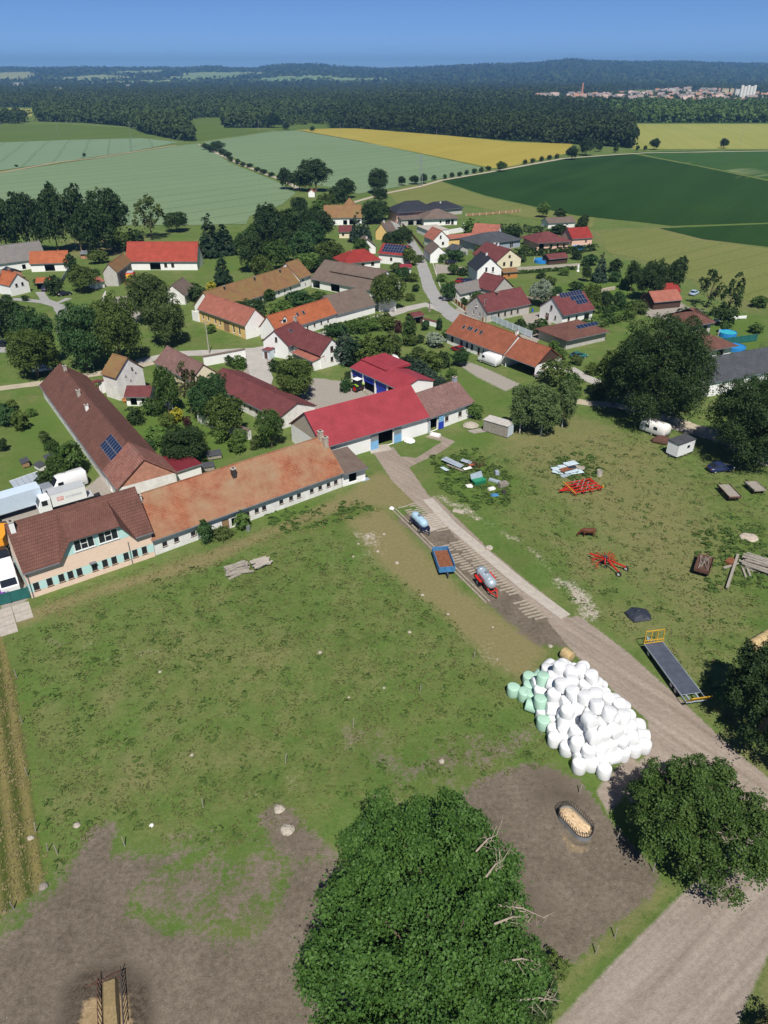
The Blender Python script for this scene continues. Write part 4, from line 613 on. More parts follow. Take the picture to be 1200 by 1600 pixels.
# -- newer houses right of the village street
house('large brick villa with black hipped roof at the field edge', (620, 349), (680, 345), 11, 4.6, 8.2, 'pink_wall', 't_black', 'villa', 'house', hip=(6, 6), ops={'f': [(.25, 2.6, .9, .9, 'b'), (.55, 2.6, .9, .9, 'b'), (.8, 2.6, .9, .9, 'b')]}, over=.8)
house('brown roofed double garage in front of the black roofed villa', (627, 353), (664, 351), 5, 2.6, 3.4, 'grey_wall', 't_greybrown', 'garage', 'garage', ops={'f': [(.4, 0, 2.6, 2.1, 'o'), (.75, 0, 2.6, 2.1, 'o')]}, ro=.9)
house('low bungalow with black hipped roof behind the white modern house', (670, 339), (722, 334), 9, 2.8, 5.6, 'grey_wall', 't_black', 'bungalow', 'house', hip=(4.5, 6), over=.7, chim=[(.45, .4, .6)])
house('white modern house with big brown hipped roof and glazed front', (662, 353), (714, 351), 10, 2.9, 6.0, 'white', 't_greybrown', 'house', 'house', hip=(6, 7), ops={'f': [(.5, 1.0, .8, 1, 'b'), (.72, .3, 2.2, 2.0, 'w'), (.86, .2, 1.2, 2.1, 'b')]}, over=.8)
house('white garage block with flat concrete roof by the village street', (651, 363), (670, 371), 9, 2.6, 2.75, 'white', 'concrete', 'garage', 'garage', flat=True, over=.15)
house('white gable house with orange roof beside the flat garages', (677, 388), (701, 386), 8.5, 3.0, 6.3, 'white', 't_pink', 'house', 'house', 'y', ops={'f': [(.62, 1.0, 1.0, 1.1, 'b'), (.45, 3.5, .7, 1.0, 'b')]})
house('white gable cottage with brown roof nearest the street bend', (672, 411), (697, 410), 10, 3.0, 5.7, 'white', 't_greybrown', 'cottage', 'house', 'y', over=.3)
house('white house with orange roof behind the long yellow outbuilding', (737, 376), (768, 373), 9, 2.8, 5.9, 'white', 't_pink', 'house', 'house', 'x', rot=math.radians(-20), L=10)
house('long yellow outbuilding with low brown roof', (701, 384), (745, 380), 4, 2.6, 3.6, 'yellow_wall', 't_pink', 'outbuilding', 'building')
house('dark slate roofed shed beside the small green garden', (712, 402), (731, 398), 5, 2.2, 3.6, 'grey_wall', 't_charcoal', 'shed', 'shed', 'y')
house('modern house with low dark blue hipped roof', (745, 394), (812, 386), 12, 2.9, 5.4, 'bluegrey', 't_charcoal', 'house', 'house', hip=(6, 6), over=.6, ops={'f': [(.8, 0, 1.6, 2.2, 'w')]})
house('wide cream house with maroon roof and white satellite dish', (776, 421), (813, 416), 14, 2.6, 6.2, 'cream', 't_maroon', 'house', 'house', 'y', ops={'f': [(.3, .9, 1.0, 1.2, 'b'), (.6, .4, 1.0, 1.7, 'b'), (.5, 3.6, .9, .6, 'b')]}, chim=[(.5, .5, .8, 'white'), (.7, .45, .8, 'white')], over=.6)
house('white two-storey house with black roof and tall gable windows', (745, 442), (782, 440), 9.5, 3.9, 7.6, 'white', 't_black', 'house', 'house', 'y', ops={'f': [(.3, .8, .7, .8, 'b'), (.75, .3, 1.2, 1.7, 'b'), (.36, 3.2, .8, 1.6, 'w'), (.64, 3.2, .8, 1.6, 'w')]}, chim=[(.4, .5, .7, 'white')], over=.5)
house('low white cottage with long grey roof beside the street', (718, 472), (790, 455), 6, 2.4, 4.4, 'white', 't_grey', 'cottage', 'house', ops={'l': [(.35, .8, .6, 1.1, 'b'), (.65, .8, .6, 1.1, 'b')], 'f': W1(3, .8, .8, 1.0)})
house('grey plastered house with big maroon roof at the street corner', (760, 504), (826, 490), 8.6, 2.8, 6.4, 'grey_wall', 't_maroon', 'house', 'house', ops={'l': [(.35, .9, .6, 1.1, 'w'), (.65, .9, .6, 1.1, 'w'), (.5, 3.4, .6, .8, 'w')], 'f': W1(5, .8, .7, 1.1, 'b', .05, .8)}, chim=[(.4, .42, .6, 'darkwood')], over=.4)
house('maroon roofed rear wing of the grey corner house', (770, 470), (800, 463), 8, 2.8, 6.2, 'grey_wall', 't_maroon', 'house_wing', 'house', 'y')
house('pink bungalow with wide maroon hipped roof and brown posts', (838, 391), (888, 388), 12, 2.7, 5.4, 'pink_wall', 't_maroon', 'bungalow', 'house', hip=(5, 6), over=.9, ops={'f': [(.15, 0, 2.0, 2.2, 'o'), (.45, .6, 1, 1.3, 'b'), (.65, .6, .8, 1.3, 'b'), (.85, .6, .8, 1.3, 'b')]})
house('pink house with bright red roof at the end of the hedge', (893, 384), (924, 382), 9, 2.6, 5.8, 'pink_wall', 't_red', 'house', 'house', 'x', ops={'f': [(.7, 1.0, .7, .8, 'b')]})
house('long brown roofed field barn by the corn', (856, 357), (898, 355), 7, 2.2, 3.8, 'white_dirty', 't_greybrown', 'barn', 'barn')
house('maroon roofed pool hut beside the blue garden pool', (857, 414), (886, 411), 4, 2.0, 3.2, 'darkwood', 't_maroon', 'pool_hut', 'hut')
house('orange timber garden hut with dark roof', (786, 436), (808, 434), 4, 2.1, 2.9, 'orangewood', 't_mossy', 'garden_hut', 'hut', ops={'f': [(.4, .8, .7, .8, 'b')]})
o, wl, rf = house('white house with maroon roof carrying a large solar array', (877, 509), (921, 500), 8.8, 2.9, 6.6, 'white', 't_maroon', 'house', 'house', ops={'l': [(.3, 1.0, .7, 1.0, 'b'), (.7, 1.0, .7, 1.0, 'b'), (.5, 3.4, .7, 1.0, 'b'), (.35, 0, 1.2, 2.0, 'd')], 'f': [(.22, .9, .8, 1.1, 'b'), (.48, .9, .8, 1.1, 'b'), (.82, 0, 2.0, 2.1, 'o')]}, solar=(2.4, 1.4, 8, 3, 1.0, 1.5, {(0, 0), (1, 0), (2, 0), (3, 0), (0, 1), (1, 1), (2, 1)}), over=.6, L=11)
house('brown hip roofed bungalow with solar panels under the big oak', (884, 546), (945, 532), 10, 2.5, 4.8, 'grey_wall', 't_brown', 'bungalow', 'house', hip=(5, 5), over=.8, solar=(5.5, 2.0, 6, 1, 1.2, 1.4, ()))
house('long white house with orange tile roof and five skylights', (698, 536), (788, 571.5), 8, 2.7, 6.5, 'white', 't_redorange', 'house', 'house', ops={'f': [(.1, .9, .9, 1.3, 'b'), (.27, 0, .9, 2.1, 'd'), (.37, .8, .8, 1.3, 'b'), (.46, .8, .8, 1.3, 'b'), (.58, 0, .8, 2.0, 'd'), (.66, 1.0, .5, .9, 'b'), (.78, 1.2, .5, .6, 'b'), (.9, 1.2, .5, .6, 'b')]}, sky_=[(.2, .45), (.285, .5), (.325, .5), (.41, .5), (.5, .5)], chim=[(.98, .5, .8, 'white')], over=.5, L=20)
house('open cart shed with orange tile roof joined to the skylight house', (789, 573), (828, 588), 8.6, 2.7, 6.0, 'white', 't_redorange', 'cart_shed', 'shed', open_front=True, ops={'r': [(.3, .4, 1.6, 1.4, 'g')]}, gable_mat='darkwood', over=.4, L=9)
house('tiny pink cottage with red roof near the parked blue car', (1035, 470), (1060, 468), 5, 2.3, 4.4, 'white', 't_red', 'cottage', 'house', ops={'f': [(.3, .7, .6, .9, 'b')]})
house('brown and red roofed shed in front of the tiny pink cottage', (1020, 484), (1062, 480), 6, 2.2, 4.4, 'darkwood', 't_pink', 'shed', 'shed')
house('brown hipped house at the far side of the big oak', (1080, 525), (1108, 520), 9, 2.9, 5.6, 'grey_wall', 't_brown', 'house', 'house', hip=(4, 4), over=.8, ops={'f': [(.7, 0, 1.5, 2.2, 'o')]})
house('brown hip roofed pavilion with posts by the blue pools', (1085, 566), (1140, 556), 10, 2.7, 5.2, 'white', 't_brown', 'pavilion', 'pavilion', hip=(5, 5), over=1.0, ops={'f': [(.3, 0, 2, 2.1, 'o'), (.7, 0, 2.2, 2.1, 'o')]})
house('white gabled house with dark slate roof at the frame edge', (1105, 620), (1222, 597), 8.5, 3.2, 6.8, 'white', 't_charcoal', 'house', 'house', ops={'l': [(.4, 1.0, .8, 1.1, 'b'), (.7, 1.0, .8, 1.1, 'b'), (.5, 4.2, .7, .9, 'b')]}, over=.3)
house('brown timber shelter by the green hedge near the junction', (645, 508), (661, 505), 3, 2.2, 2.9, 'darkwood', 't_maroon', 'shelter', 'shed', ops={'f': [(.5, 0, 1.4, 1.9, 'o')]})
# -- garden walls and fences
def wall(label, pts, h, mat='white', cop='t_maroon', th=.35, name='garden_wall', cat='wall'):
    P = [g(u, v) for u, v in pts]; o = thing(name, label, cat, P[0]); b_ = MB(); c_ = MB()
    for a, b in zip(P, P[1:]):
        a, b = a - P[0], b - P[0]; d = (b - a).normalized(); n = Vector((-d.y, d.x, 0)) * th / 2; z = Vector((0, 0, h)); e_ = d * .02
        b_.hexa([a - n, b - n, b + n, a + n], [a - n + z, b - n + z, b + n + z, a + n + z])
        if cop: c_.hexa([a - 1.7 * n + z * 1.003, b - 1.7 * n + z * 1.003, b + 1.7 * n + z * 1.003, a + 1.7 * n + z * 1.003], [a - .3 * n + z + Vector((0, 0, .28)), b - .3 * n + z + Vector((0, 0, .28)), b + .3 * n + z + Vector((0, 0, .28)), a + .3 * n + z + Vector((0, 0, .28))])
    b_.build('wall', MT[mat], o)
    if cop: c_.build('coping', MT[cop], o)
    return o
wall('white garden wall with brown coping by the farmyard entrance', [(319, 572), (384, 560)], 2.2, 'white', 't_greybrown')
wall('peeling white orchard wall with flaking top', [(311, 659), (335, 669), (352, 673), (392, 687)], 1.9, 'white_dirty', 't_greybrown', .5); wall('short white wall stub in the shady garden', [(258, 634), (270, 640)], 1.7, 'white', 't_maroon')
o = wall('white gateway wall beside the tall white granary', [(160, 614), (175, 611)], 2.6, 'white', 't_maroon'); 
gt = thing('gate', 'maroon arched yard gate with brown roof between farmhouse and granary', 'gate', g(130, 622)); gv = g(159, 614) - g(130, 622); gn = gv.normalized()
for k in (0, 1):
    b_ = MB(); a = gv * (.06 + .45 * k); c = gv * (.49 + .45 * k); 
    for i in range(5): b_.bar(a.lerp(c, (i + .5) / 5) + Vector((0, 0, .1)), a.lerp(c, (i + .5) / 5) + Vector((0, 0, 1.9 + .25 * math.sin(math.pi * (.5 * k + (i + .5) / 10)))), (c - a).length / 5 - .02, .07)
    b_.build('gate_leaf', MT['maroon_paint'], gt)
b_ = MB(); b_.bar(gv * -.05 + Vector((0, 0, 2.75)), gv * 1.02 + Vector((0, 0, 2.75)), 1.3, .2); b_.build('gate_roof', MT['t_maroon'], gt)
for k in (0, 1): b_ = MB(); b_.bar(gv * (k * .97 + .01), gv * (k * .97 + .01) + Vector((0, 0, 2.64)), .35); b_.build('post', MT['white'], gt)
wall('stone garden wall crossing the gardens below the pool hut', [(770, 475), (830, 468), (910, 462), (960, 452)], .9, 'stone_wall', None, .6); wall('pale concrete wall below the blue garden pool', [(800, 424), (860, 420), (905, 417)], 1.2, 'concrete', None, .25); wall('white terrace wall of the modern hip roofed house', [(668, 372), (700, 366), (725, 362), (724, 355)], 1.8, 'white', None, .3); wall('low white garden wall beside the timber shelter', [(661, 506), (686, 512)], 1.4, 'white', 't_maroon'); wall('white arched gateway wall by the yellow farmhouse', [(302, 500), (312, 503)], 2.6, 'white', None)
def fence(label, pts, h, mat, pitch=2.2, board=True, pier=None, name='fence', wb=.04):
    P = [g(u, v) for u, v in pts]; o = thing(name, label, 'fence', P[0]); pm = MB().box(-.09, .09, -.09, .09, 0, h + .08).mesh('post', MT[pier or mat]); boards = {}
    for a, b in zip(P, P[1:]):
        d = b - a; L = d.length; n = max(1, round(L / pitch)); ang = math.atan2(d.y, d.x); st = L / n
        for i in range(n + 1): link('post', pm, o, a + d * (i / n) - P[0], ang)
        for i in range(n):
            key = round(st, 2)
            if key not in boards: boards[key] = MB().box(.1, st - .1, -wb / 2, wb / 2, .12 if board else h * .5, h).mesh('panel', MT[mat])
            link('panel', boards[key], o, a + d * (i / n) - P[0], ang)
    return o
fence('pale blue sheet fence along the garden of the grey corner house', [(768, 502), (800, 516), (830, 528)], 1.8, 'paleblue'); fence('brown brick and rail fence in front of the grey cottage', [(711, 472), (728, 487), (756, 503)], 1.1, 'copper_red', 2.4, pier='cream')
fence('dark brown plank fence along the village street', [(626, 350), (645, 370), (663, 392)], 1.2, 'frame_brown', 2.5); fence('tan rail fence at the meadow edge behind the villas', [(728, 338), (760, 336), (800, 333), (812, 331)], 1.2, 'wood', 3.5, pier='cream'); fence('dark green privacy screen beside the pools', [(1118, 541), (1181, 533)], 1.8, 'screen_green', 2.5); fence('grey sheet metal garden fence near the orange barn', [(92, 452), (108, 425)], 1.5, 'bluegrey', 2.5); fence('dark green yard gate fence beside the peach building', [(-12, 950), (47, 934)], 1.7, 'screen_green', 2.0); fence('white low garden fence by the striped meadow', [(1105, 506), (1135, 500), (1165, 498)], .9, 'white', 2.5)
# ------------------------------------------------------------------ trees, shrubs and grass
def leaves_mesh(name, pos, nrm, size, seed, mat, bend=.35, aspect=1.5):
    "one bent kite per leaf (two triangles), numpy built"
    rg = np.random.default_rng(seed); n = len(pos)
    t = rg.normal(size=(n, 3)); nrm = nrm / (np.linalg.norm(nrm, axis=1, keepdims=True) + 1e-9)
    t -= (t * nrm).sum(1, keepdims=True) * nrm; t /= np.linalg.norm(t, axis=1, keepdims=True) + 1e-9; b = np.cross(nrm, t)
    s = (size * rg.uniform(.65, 1.35, n))[:, None] if np.isscalar(size) else size[:, None]
    v = np.empty((n, 4, 3)); v[:, 0] = pos - t * s * aspect * .5; v[:, 2] = pos + t * s * aspect * .5
    v[:, 1] = pos + b * s * .5 + nrm * s * bend * .5; v[:, 3] = pos - b * s * .5 + nrm * s * bend * .5
    me = bpy.data.meshes.new(name); me.vertices.add(4 * n); me.vertices.foreach_set('co', v.astype(np.float32).ravel())
    i = np.arange(n) * 4; tri = np.stack([i, i + 1, i + 2, i, i + 2, i + 3], 1).ravel()
    me.loops.add(6 * n); me.loops.foreach_set('vertex_index', tri.astype(np.int32)); me.polygons.add(2 * n)
    me.polygons.foreach_set('loop_start', np.arange(0, 6 * n, 3, dtype=np.int32)); me.polygons.foreach_set('loop_total', np.full(2 * n, 3, np.int32))
    me.materials.append(mat); me.update(calc_edges=True); return me
def lobes_points(lobes, n, seed, up=.25, shell=.42, clump=.0, per=26):
    "leaf positions and normals: leaves sit in small flat sprays spread over and inside the lobes, with dark gaps between"
    rg = np.random.default_rng(seed); lob = np.array(lobes, float); wgt = lob[:, 3] ** 2; clump = clump or lob[:, 3].mean() * .36; nc = int(n / per * 1.9); k = rg.choice(len(lob), nc, p=wgt / wgt.sum())
    d = rg.normal(size=(nc, 3)); d[:, 2] += up; d /= np.linalg.norm(d, axis=1, keepdims=True)
    rr = lob[k, 3] * (1 - shell * rg.random(nc) ** 1.3) * (1 + .35 * rg.random(nc) ** 4); p = lob[k, :3] + d * rr[:, None] * np.array([1, 1, .82])
    keep = np.ones(nc, bool)
    for l in lob: keep &= ~((np.linalg.norm(p - l[:3], axis=1) < l[3] * .5))
    p, d = p[keep][:int(n / per)], d[keep][:int(n / per)]; m = len(p); cn = d + rg.normal(size=d.shape) * .35 + np.array([0, 0, .6]); cn /= np.linalg.norm(cn, axis=1, keepdims=True)
    q = np.repeat(p, per, 0); qn = np.repeat(cn, per, 0); o = rg.normal(size=q.shape) * (clump * np.repeat(rg.uniform(.6, 1.35, m), per))[:, None]; o -= (o * qn).sum(1, keepdims=True) * qn * .72
    q = q + o; q[:, 2] -= (o ** 2).sum(1) / (clump * 5); return q, qn + rg.normal(size=q.shape) * .5 + np.array([0, 0, .15])
def make_lobes(seed, rx, rz, cz, n, lr, ry=None, low=-.75):
    rg = random.Random(seed); out = []; ry = ry or rx
    for i in range(n):
        z = low + (1 - low) * (i + .5) / n; a = i * 2.39996 + rg.uniform(-.5, .5); q = math.sqrt(max(0, 1 - z * z)); k = rg.uniform(.66, .90) if rg.random() > .3 else rg.uniform(.38, .62)
        out.append((rx * k * q * math.cos(a), ry * k * q * math.sin(a), cz + rz * k * z, lr * rg.uniform(.55, 1.5)))
    return out
def trunk_mesh(name, h0, r, lobes, seed, mat, limbs=7, branchy=False):
    b = MB(); rg = random.Random(seed); pts = [Vector((0, 0, -.2)), Vector((r * .3, 0, h0 * .5)), Vector((-r * .2, r * .3, h0)), Vector((0, 0, h0 * 1.7))]
    for i in range(3): b.tube(pts[i], pts[i + 1], r * (1.15, .8, .62)[i], r * (.8, .62, .3)[i], 8, caps=False)
    for l in rg.sample(lobes, min(limbs, len(lobes))):
        s = pts[1].lerp(pts[3], rg.uniform(.3, .95)); e = Vector(l[:3]); m = s.lerp(e, .5) + Vector((rg.uniform(-.3, .3), rg.uniform(-.3, .3), rg.uniform(0, .5)))
        b.tube(s, m, r * .38, r * .24, 6, caps=False); b.tube(m, e, r * .24, r * .08, 6, caps=False)
        if branchy:
            for _ in range(3): q = e + Vector((rg.uniform(-1, 1), rg.uniform(-1, 1), rg.uniform(-.3, .9))) * l[3] * .9; b.tube(m.lerp(e, rg.random()), q, r * .1, r * .03, 5, caps=False)
    return b.mesh(name, mat, True)
PROTO = {}
def proto(kind):
    if kind in PROTO: return PROTO[kind]
    k, var = kind.rstrip('0123456789'), int(kind[-1]) if kind[-1].isdigit() else 1; sd = hash(k) % 97 * 0 + sum(map(ord, k)) * 7 + var * 131
    H = 10.0; bm = 'bark'
    if k == 'broad': lob = make_lobes(sd, 4.2, 4.0, 5.8, 38, 1.25); n, s, tr = 9000, .30, (2.2, .28)
    elif k == 'oak': lob = make_lobes(sd, 4.6, 4.3, 5.5, 60, 1.05); n, s, tr = 20000, .21, (2.0, .30)
    elif k == 'giant': lob = make_lobes(sd, 4.7, 4.7, 5.2, 150, .74, low=-.92); n, s, tr = 60000, .105, (2.0, .22)
    elif k == 'tall': lob = make_lobes(sd, 3.0, 4.5, 5.4, 36, 1.05); n, s, tr = 8000, .29, (1.8, .25)
    elif k == 'birch': lob = make_lobes(sd, 2.8, 4.5, 5.3, 60, .72); n, s, tr = 15000, .15, (2.0, .14); bm = 'bark_birch'
    elif k == 'bush': lob = make_lobes(sd, 4.2, 4.6, 5.0, 20, 1.9, low=-.9); n, s, tr = 2600, .62, (.8, .15)
    elif k == 'hedge': lob = make_lobes(sd, 4.6, 4.6, 5.0, 22, 1.8, low=-.95); n, s, tr = 3200, .5, (.5, .1)
    elif k == 'sparse': lob = make_lobes(sd, 3.6, 4.2, 5.8, 22, .95); n, s, tr = 1500, .36, (2.4, .2)
    elif k in ('spruce', 'cypress'):
        lob = []; rg = random.Random(sd); L = 15 if k == 'spruce' else 18
        for i in range(L):
            t = i / (L - 1); z = .6 + 9.2 * t; rad = (3.0 * (1 - t) + .15) if k == 'spruce' else 2.3 * min(1, (1 - t) * 2.2 + .05) * min(1, t * 4 + .5)
            m = max(1, int(rad * 4))
            for j in range(m): a = 2 * math.pi * j / m + i; q = rad * .72; lob.append((q * math.cos(a), q * math.sin(a), z + rg.uniform(-.2, .2), .42 + rad * .18))
        n, s, tr = 5200, .30, (3.0, .2)
    p, nr = lobes_points(lob, n, sd, .2)
    if k in ('spruce', 'cypress'): nr[:, 2] -= .3
    PROTO[kind] = (trunk_mesh('trunk', tr[0], tr[1], lob, sd, MT[bm], 9, k == 'sparse'), leaves_mesh('crown', p, nr, s, sd, MT['leaf_mid'], aspect=1.5 if k not in ('birch', 'spruce') else 2.0), H)
    return PROTO[kind]
NAMES = {'broad': 'broadleaf_tree', 'oak': 'oak_tree', 'giant': 'oak_tree', 'tall': 'broadleaf_tree', 'birch': 'birch_tree', 'bush': 'bush', 'hedge': 'shrub', 'sparse': 'bare_tree', 'spruce': 'spruce_tree', 'cypress': 'thuja_tree'}
def plant(loc, h, rad, kind, label, mat='leaf_mid', group=None, seed=0, name=None, trunk=True, lean=0):
    tr, cr, H = proto(kind); k = kind.rstrip('0123456789'); rr = random.Random(hash((round(loc[0], 2), round(loc[1], 2), seed)) if False else int(loc[0] * 131 + loc[1] * 17 + seed))
    base = {'broad': 4.9, 'oak': 5.2, 'giant': 5.2, 'tall': 3.8, 'birch': 3.4, 'bush': 5.2, 'hedge': 5.4, 'sparse': 4.0, 'spruce': 2.9, 'cypress': 2.4}[k]
    nm = name or NAMES[k]; cat = 'tree' if 'tree' in nm else ('bush' if nm == 'bush' else 'shrub')
    mat = rr.choice(['leaf_mid', 'leaf_mid_a', 'leaf_mid_b']) if mat == 'leaf_mid' else mat
    o = thing(nm, label, cat, (loc[0], loc[1], 0), rr.uniform(0, 6.28), group); s = rad / base; o.scale = (s, s * rr.uniform(.9, 1.1), h / H)
    c = link('crown', cr, o); c.material_slots[0].link = 'OBJECT'; c.material_slots[0].material = MT[mat]
    if trunk and k not in ('bush', 'hedge'): link('trunk', tr, o)
    return o
def T(u, v, vt, wpx, kind, label, mat='leaf_mid', group=None, name=None):
    b = g(u, v); h = max(.6, h_at(b, vt)); r = wpx / 2 * px_m(b + Vector((0, 0, h * .55))); return plant(b, h, r, kind, label, mat, group, seed=u, name=name)
D, Mi, Lt, Ol = 'leaf_dark', 'leaf_mid', 'leaf_light', 'leaf_olive'
gl = 'dark trees at the edge of the wheat on the left'
for i, (u, v, vt, wpx, kd, mt, lb) in enumerate([
 (14, 398, 312, 62, 'broad1', D, 'dark tree at the frame edge above the grey-orange roof'), (52, 399, 290, 56, 'broad2', D, 'tall dark tree with pointed top behind the orange barn'), (92, 396, 282, 46, 'tall1', D, 'first slim dark tree in the row before the wheat'), (128, 394, 284, 46, 'tall2', D, 'second slim dark tree in the row before the wheat'),
 (178, 388, 294, 62, 'broad3', D, 'wide dark tree at the right end of the wheat-edge row'), (237, 373, 303, 54, 'sparse1', Ol, 'thin brownish tree with bare trunk standing alone by the wheat'), (276, 362, 328, 40, 'broad2', D, 'small dark tree between the brownish tree and the spruces'), (150, 402, 320, 60, 'broad1', D, 'dark low tree filling the gap in the wheat-edge row'),
 (137, 385, 347, 42, 'broad2', Mi, 'lone round tree in the dry orchard'), (190, 392, 360, 40, 'bush1', Mi, 'leafy orchard bush above the grey barn'), (212, 386, 358, 34, 'bush2', D, 'dark orchard bush behind the red roofed barn'), (155, 412, 390, 28, 'bush1', Mi, 'bush beside the tiny brick hut'), (112, 422, 397, 22, 'bush2', D, 'dark shrub at the gable of the orange barn')]):
    T(u, v, vt, wpx, kd, lb, mt, gl)
gv_ = 'trees of the village green'
for u, v, vt, wpx, kd, mt, lb in [
 (330, 400, 334, 42, 'spruce1', 'leaf_spruce', 'dark conifer pair beside the red barn, taller one'), (352, 397, 345, 34, 'spruce2', 'leaf_spruce', 'dark conifer pair beside the red barn, shorter one'), (350, 447, 394, 30, 'spruce1', 'leaf_spruce', 'lone pointed spruce above the mossy cottage row'),
 (132, 456, 414, 46, 'broad1', Mi, 'round garden tree below the brick cart shed'), (87, 462, 430, 24, 'bush1', D, 'dark shrub beside the parked black car'), (28, 545, 466, 66, 'broad3', D, 'dark broad tree by the western street'), (66, 572, 478, 70, 'oak1', Mi, 'dense lime tree left of the village green'), (60, 590, 505, 80, 'oak2', Mi, 'lighter lime tree in front of the western street'),
 (138, 578, 468, 90, 'oak1', Mi, 'big dark lime tree on the village green, left of a pair'), (190, 572, 456, 84, 'oak2', Mi, 'big dark lime tree on the village green, right of a pair'), (240, 505, 418, 74, 'oak2', Ol, 'olive walnut tree below the red roofed barn'), (262, 540, 452, 80, 'oak1', Ol, 'front walnut tree at the edge of the green'), (5, 500, 470, 30, 'bush1', D, 'dark bush at the frame edge by the west lane'),
 (310, 470, 445, 34, 'bush2', D, 'dark bush under the brown roofed cottage'), (330, 455, 440, 16, 'bush1', 'leaf_yellow', 'bright yellow shrub above the mossy cottage row'), (388, 492, 470, 60, 'hedge1', D, 'dark hedge in front of the mossy cottage row'), (470, 482, 452, 52, 'hedge2', Mi, 'courtyard bushes before the long grey barn'), (440, 492, 468, 40, 'hedge1', Lt, 'light green bushes in the cottage courtyard')]:
    T(u, v, vt, wpx, kd, lb, mt, gv_)
gw = 'wooded slope in the middle of the village'
rr = random.Random(5); adj = ['dark', 'mid green', 'olive', 'fresh green']; mts = [D, Mi, Ol, Lt]
wood = [(395, 425, 362, 46, 0, 'left edge, above the spruce'), (425, 400, 318, 50, 0, 'standing tallest at the left'), (405, 385, 345, 40, 1, 'behind the left edge'), (455, 392, 322, 48, 0, 'second from the left, tall'), (432, 425, 370, 46, 1, 'above the mossy cottage roof'), (470, 415, 362, 52, 1, 'above the orange house section'), (446, 380, 335, 38, 3, 'pale one near the top'), (490, 395, 345, 44, 1, 'left of the mossy farmhouse'), (505, 380, 330, 40, 0, 'just below the mossy farmhouse'), (500, 345, 312, 36, 3, 'right above the white cube house'), (512, 330, 300, 34, 1, 'by the chapel-like hut'), (530, 325, 290, 34, 0, 'tall beside the field lane'), (515, 410, 376, 46, 1, 'directly behind the grey barn'), (480, 425, 392, 44, 3, 'in front, above the grey barn'), (580, 350, 318, 34, 0, 'behind the yellow gable'), (590, 345, 310, 44, 0, 'behind the spruce farmhouse, near the street'), (565, 400, 372, 30, 1, 'small, beside the red hipped roof'), (612, 395, 362, 38, 0, 'above the solar house'), (630, 388, 352, 32, 0, 'at the street above the solar house'), (640, 415, 385, 26, 1, 'at the street beside the red garage'), (628, 440, 415, 26, 1, 'beside the red garage, small'), (470, 350, 318, 30, 0, 'far, near the white hut'), (415, 360, 330, 34, 1, 'far left, at the wheat'), (445, 412, 352, 42, 0, 'in the dense middle, dark'), (482, 372, 322, 40, 0, 'in the dense middle, by the hut path'), (460, 370, 326, 36, 1, 'in the dense middle, rear'), (385, 400, 360, 34, 1, 'outermost left, low'), (410, 440, 398, 40, 1, 'just above the mossy cottage chimney'), (505, 425, 398, 40, 0, 'tucked behind the dark barn ridge'), (470, 335, 305, 30, 0, 'rear edge, beside the lane clump'), (555, 345, 318, 30, 0, 'behind the blue spruces')]
for u, v, vt, wpx, m_, lb in wood: T(u, v, vt, wpx, ['broad1', 'broad2', 'broad3', 'tall1'][rr.randrange(4)], adj[m_] + ' tree in the village wood, ' + lb, mts[m_], gw)
for u, v, vt, w_, lb in [(558, 378, 332, 24, 'left of two blue spruces by the tiled farmhouse'), (570, 376, 336, 22, 'right of two blue spruces by the tiled farmhouse')]: T(u, v, vt, w_, 'spruce1', lb, 'leaf_blue', 'blue spruces')
gd = 'dark trees where the lane meets the wheat'
for u, v, vt, wpx, kd, lb in [(447, 296, 262, 26, 'broad1', 'small dark tree at the left of the lane clump'), (468, 298, 264, 30, 'broad2', 'dark tree in the middle of the lane clump'), (494, 300, 248, 52, 'broad3', 'largest dark tree of the lane clump'), (540, 310, 278, 34, 'broad1', 'dark tree between the clump and the lone maple'), (591, 302, 261, 42, 'oak1', 'lone round dark maple beside the field lane'), (594, 318, 292, 26, 'broad2', 'small dark tree under the lone maple'), (628, 290, 274, 14, 'tall1', 'first small dark tree near the pylon'), (647, 288, 274, 18, 'broad1', 'second small dark tree near the pylon'), (662, 287, 270, 12, 'tall2', 'third small dark tree near the pylon')]: T(u, v, vt, wpx, kd, lb, D, gd)
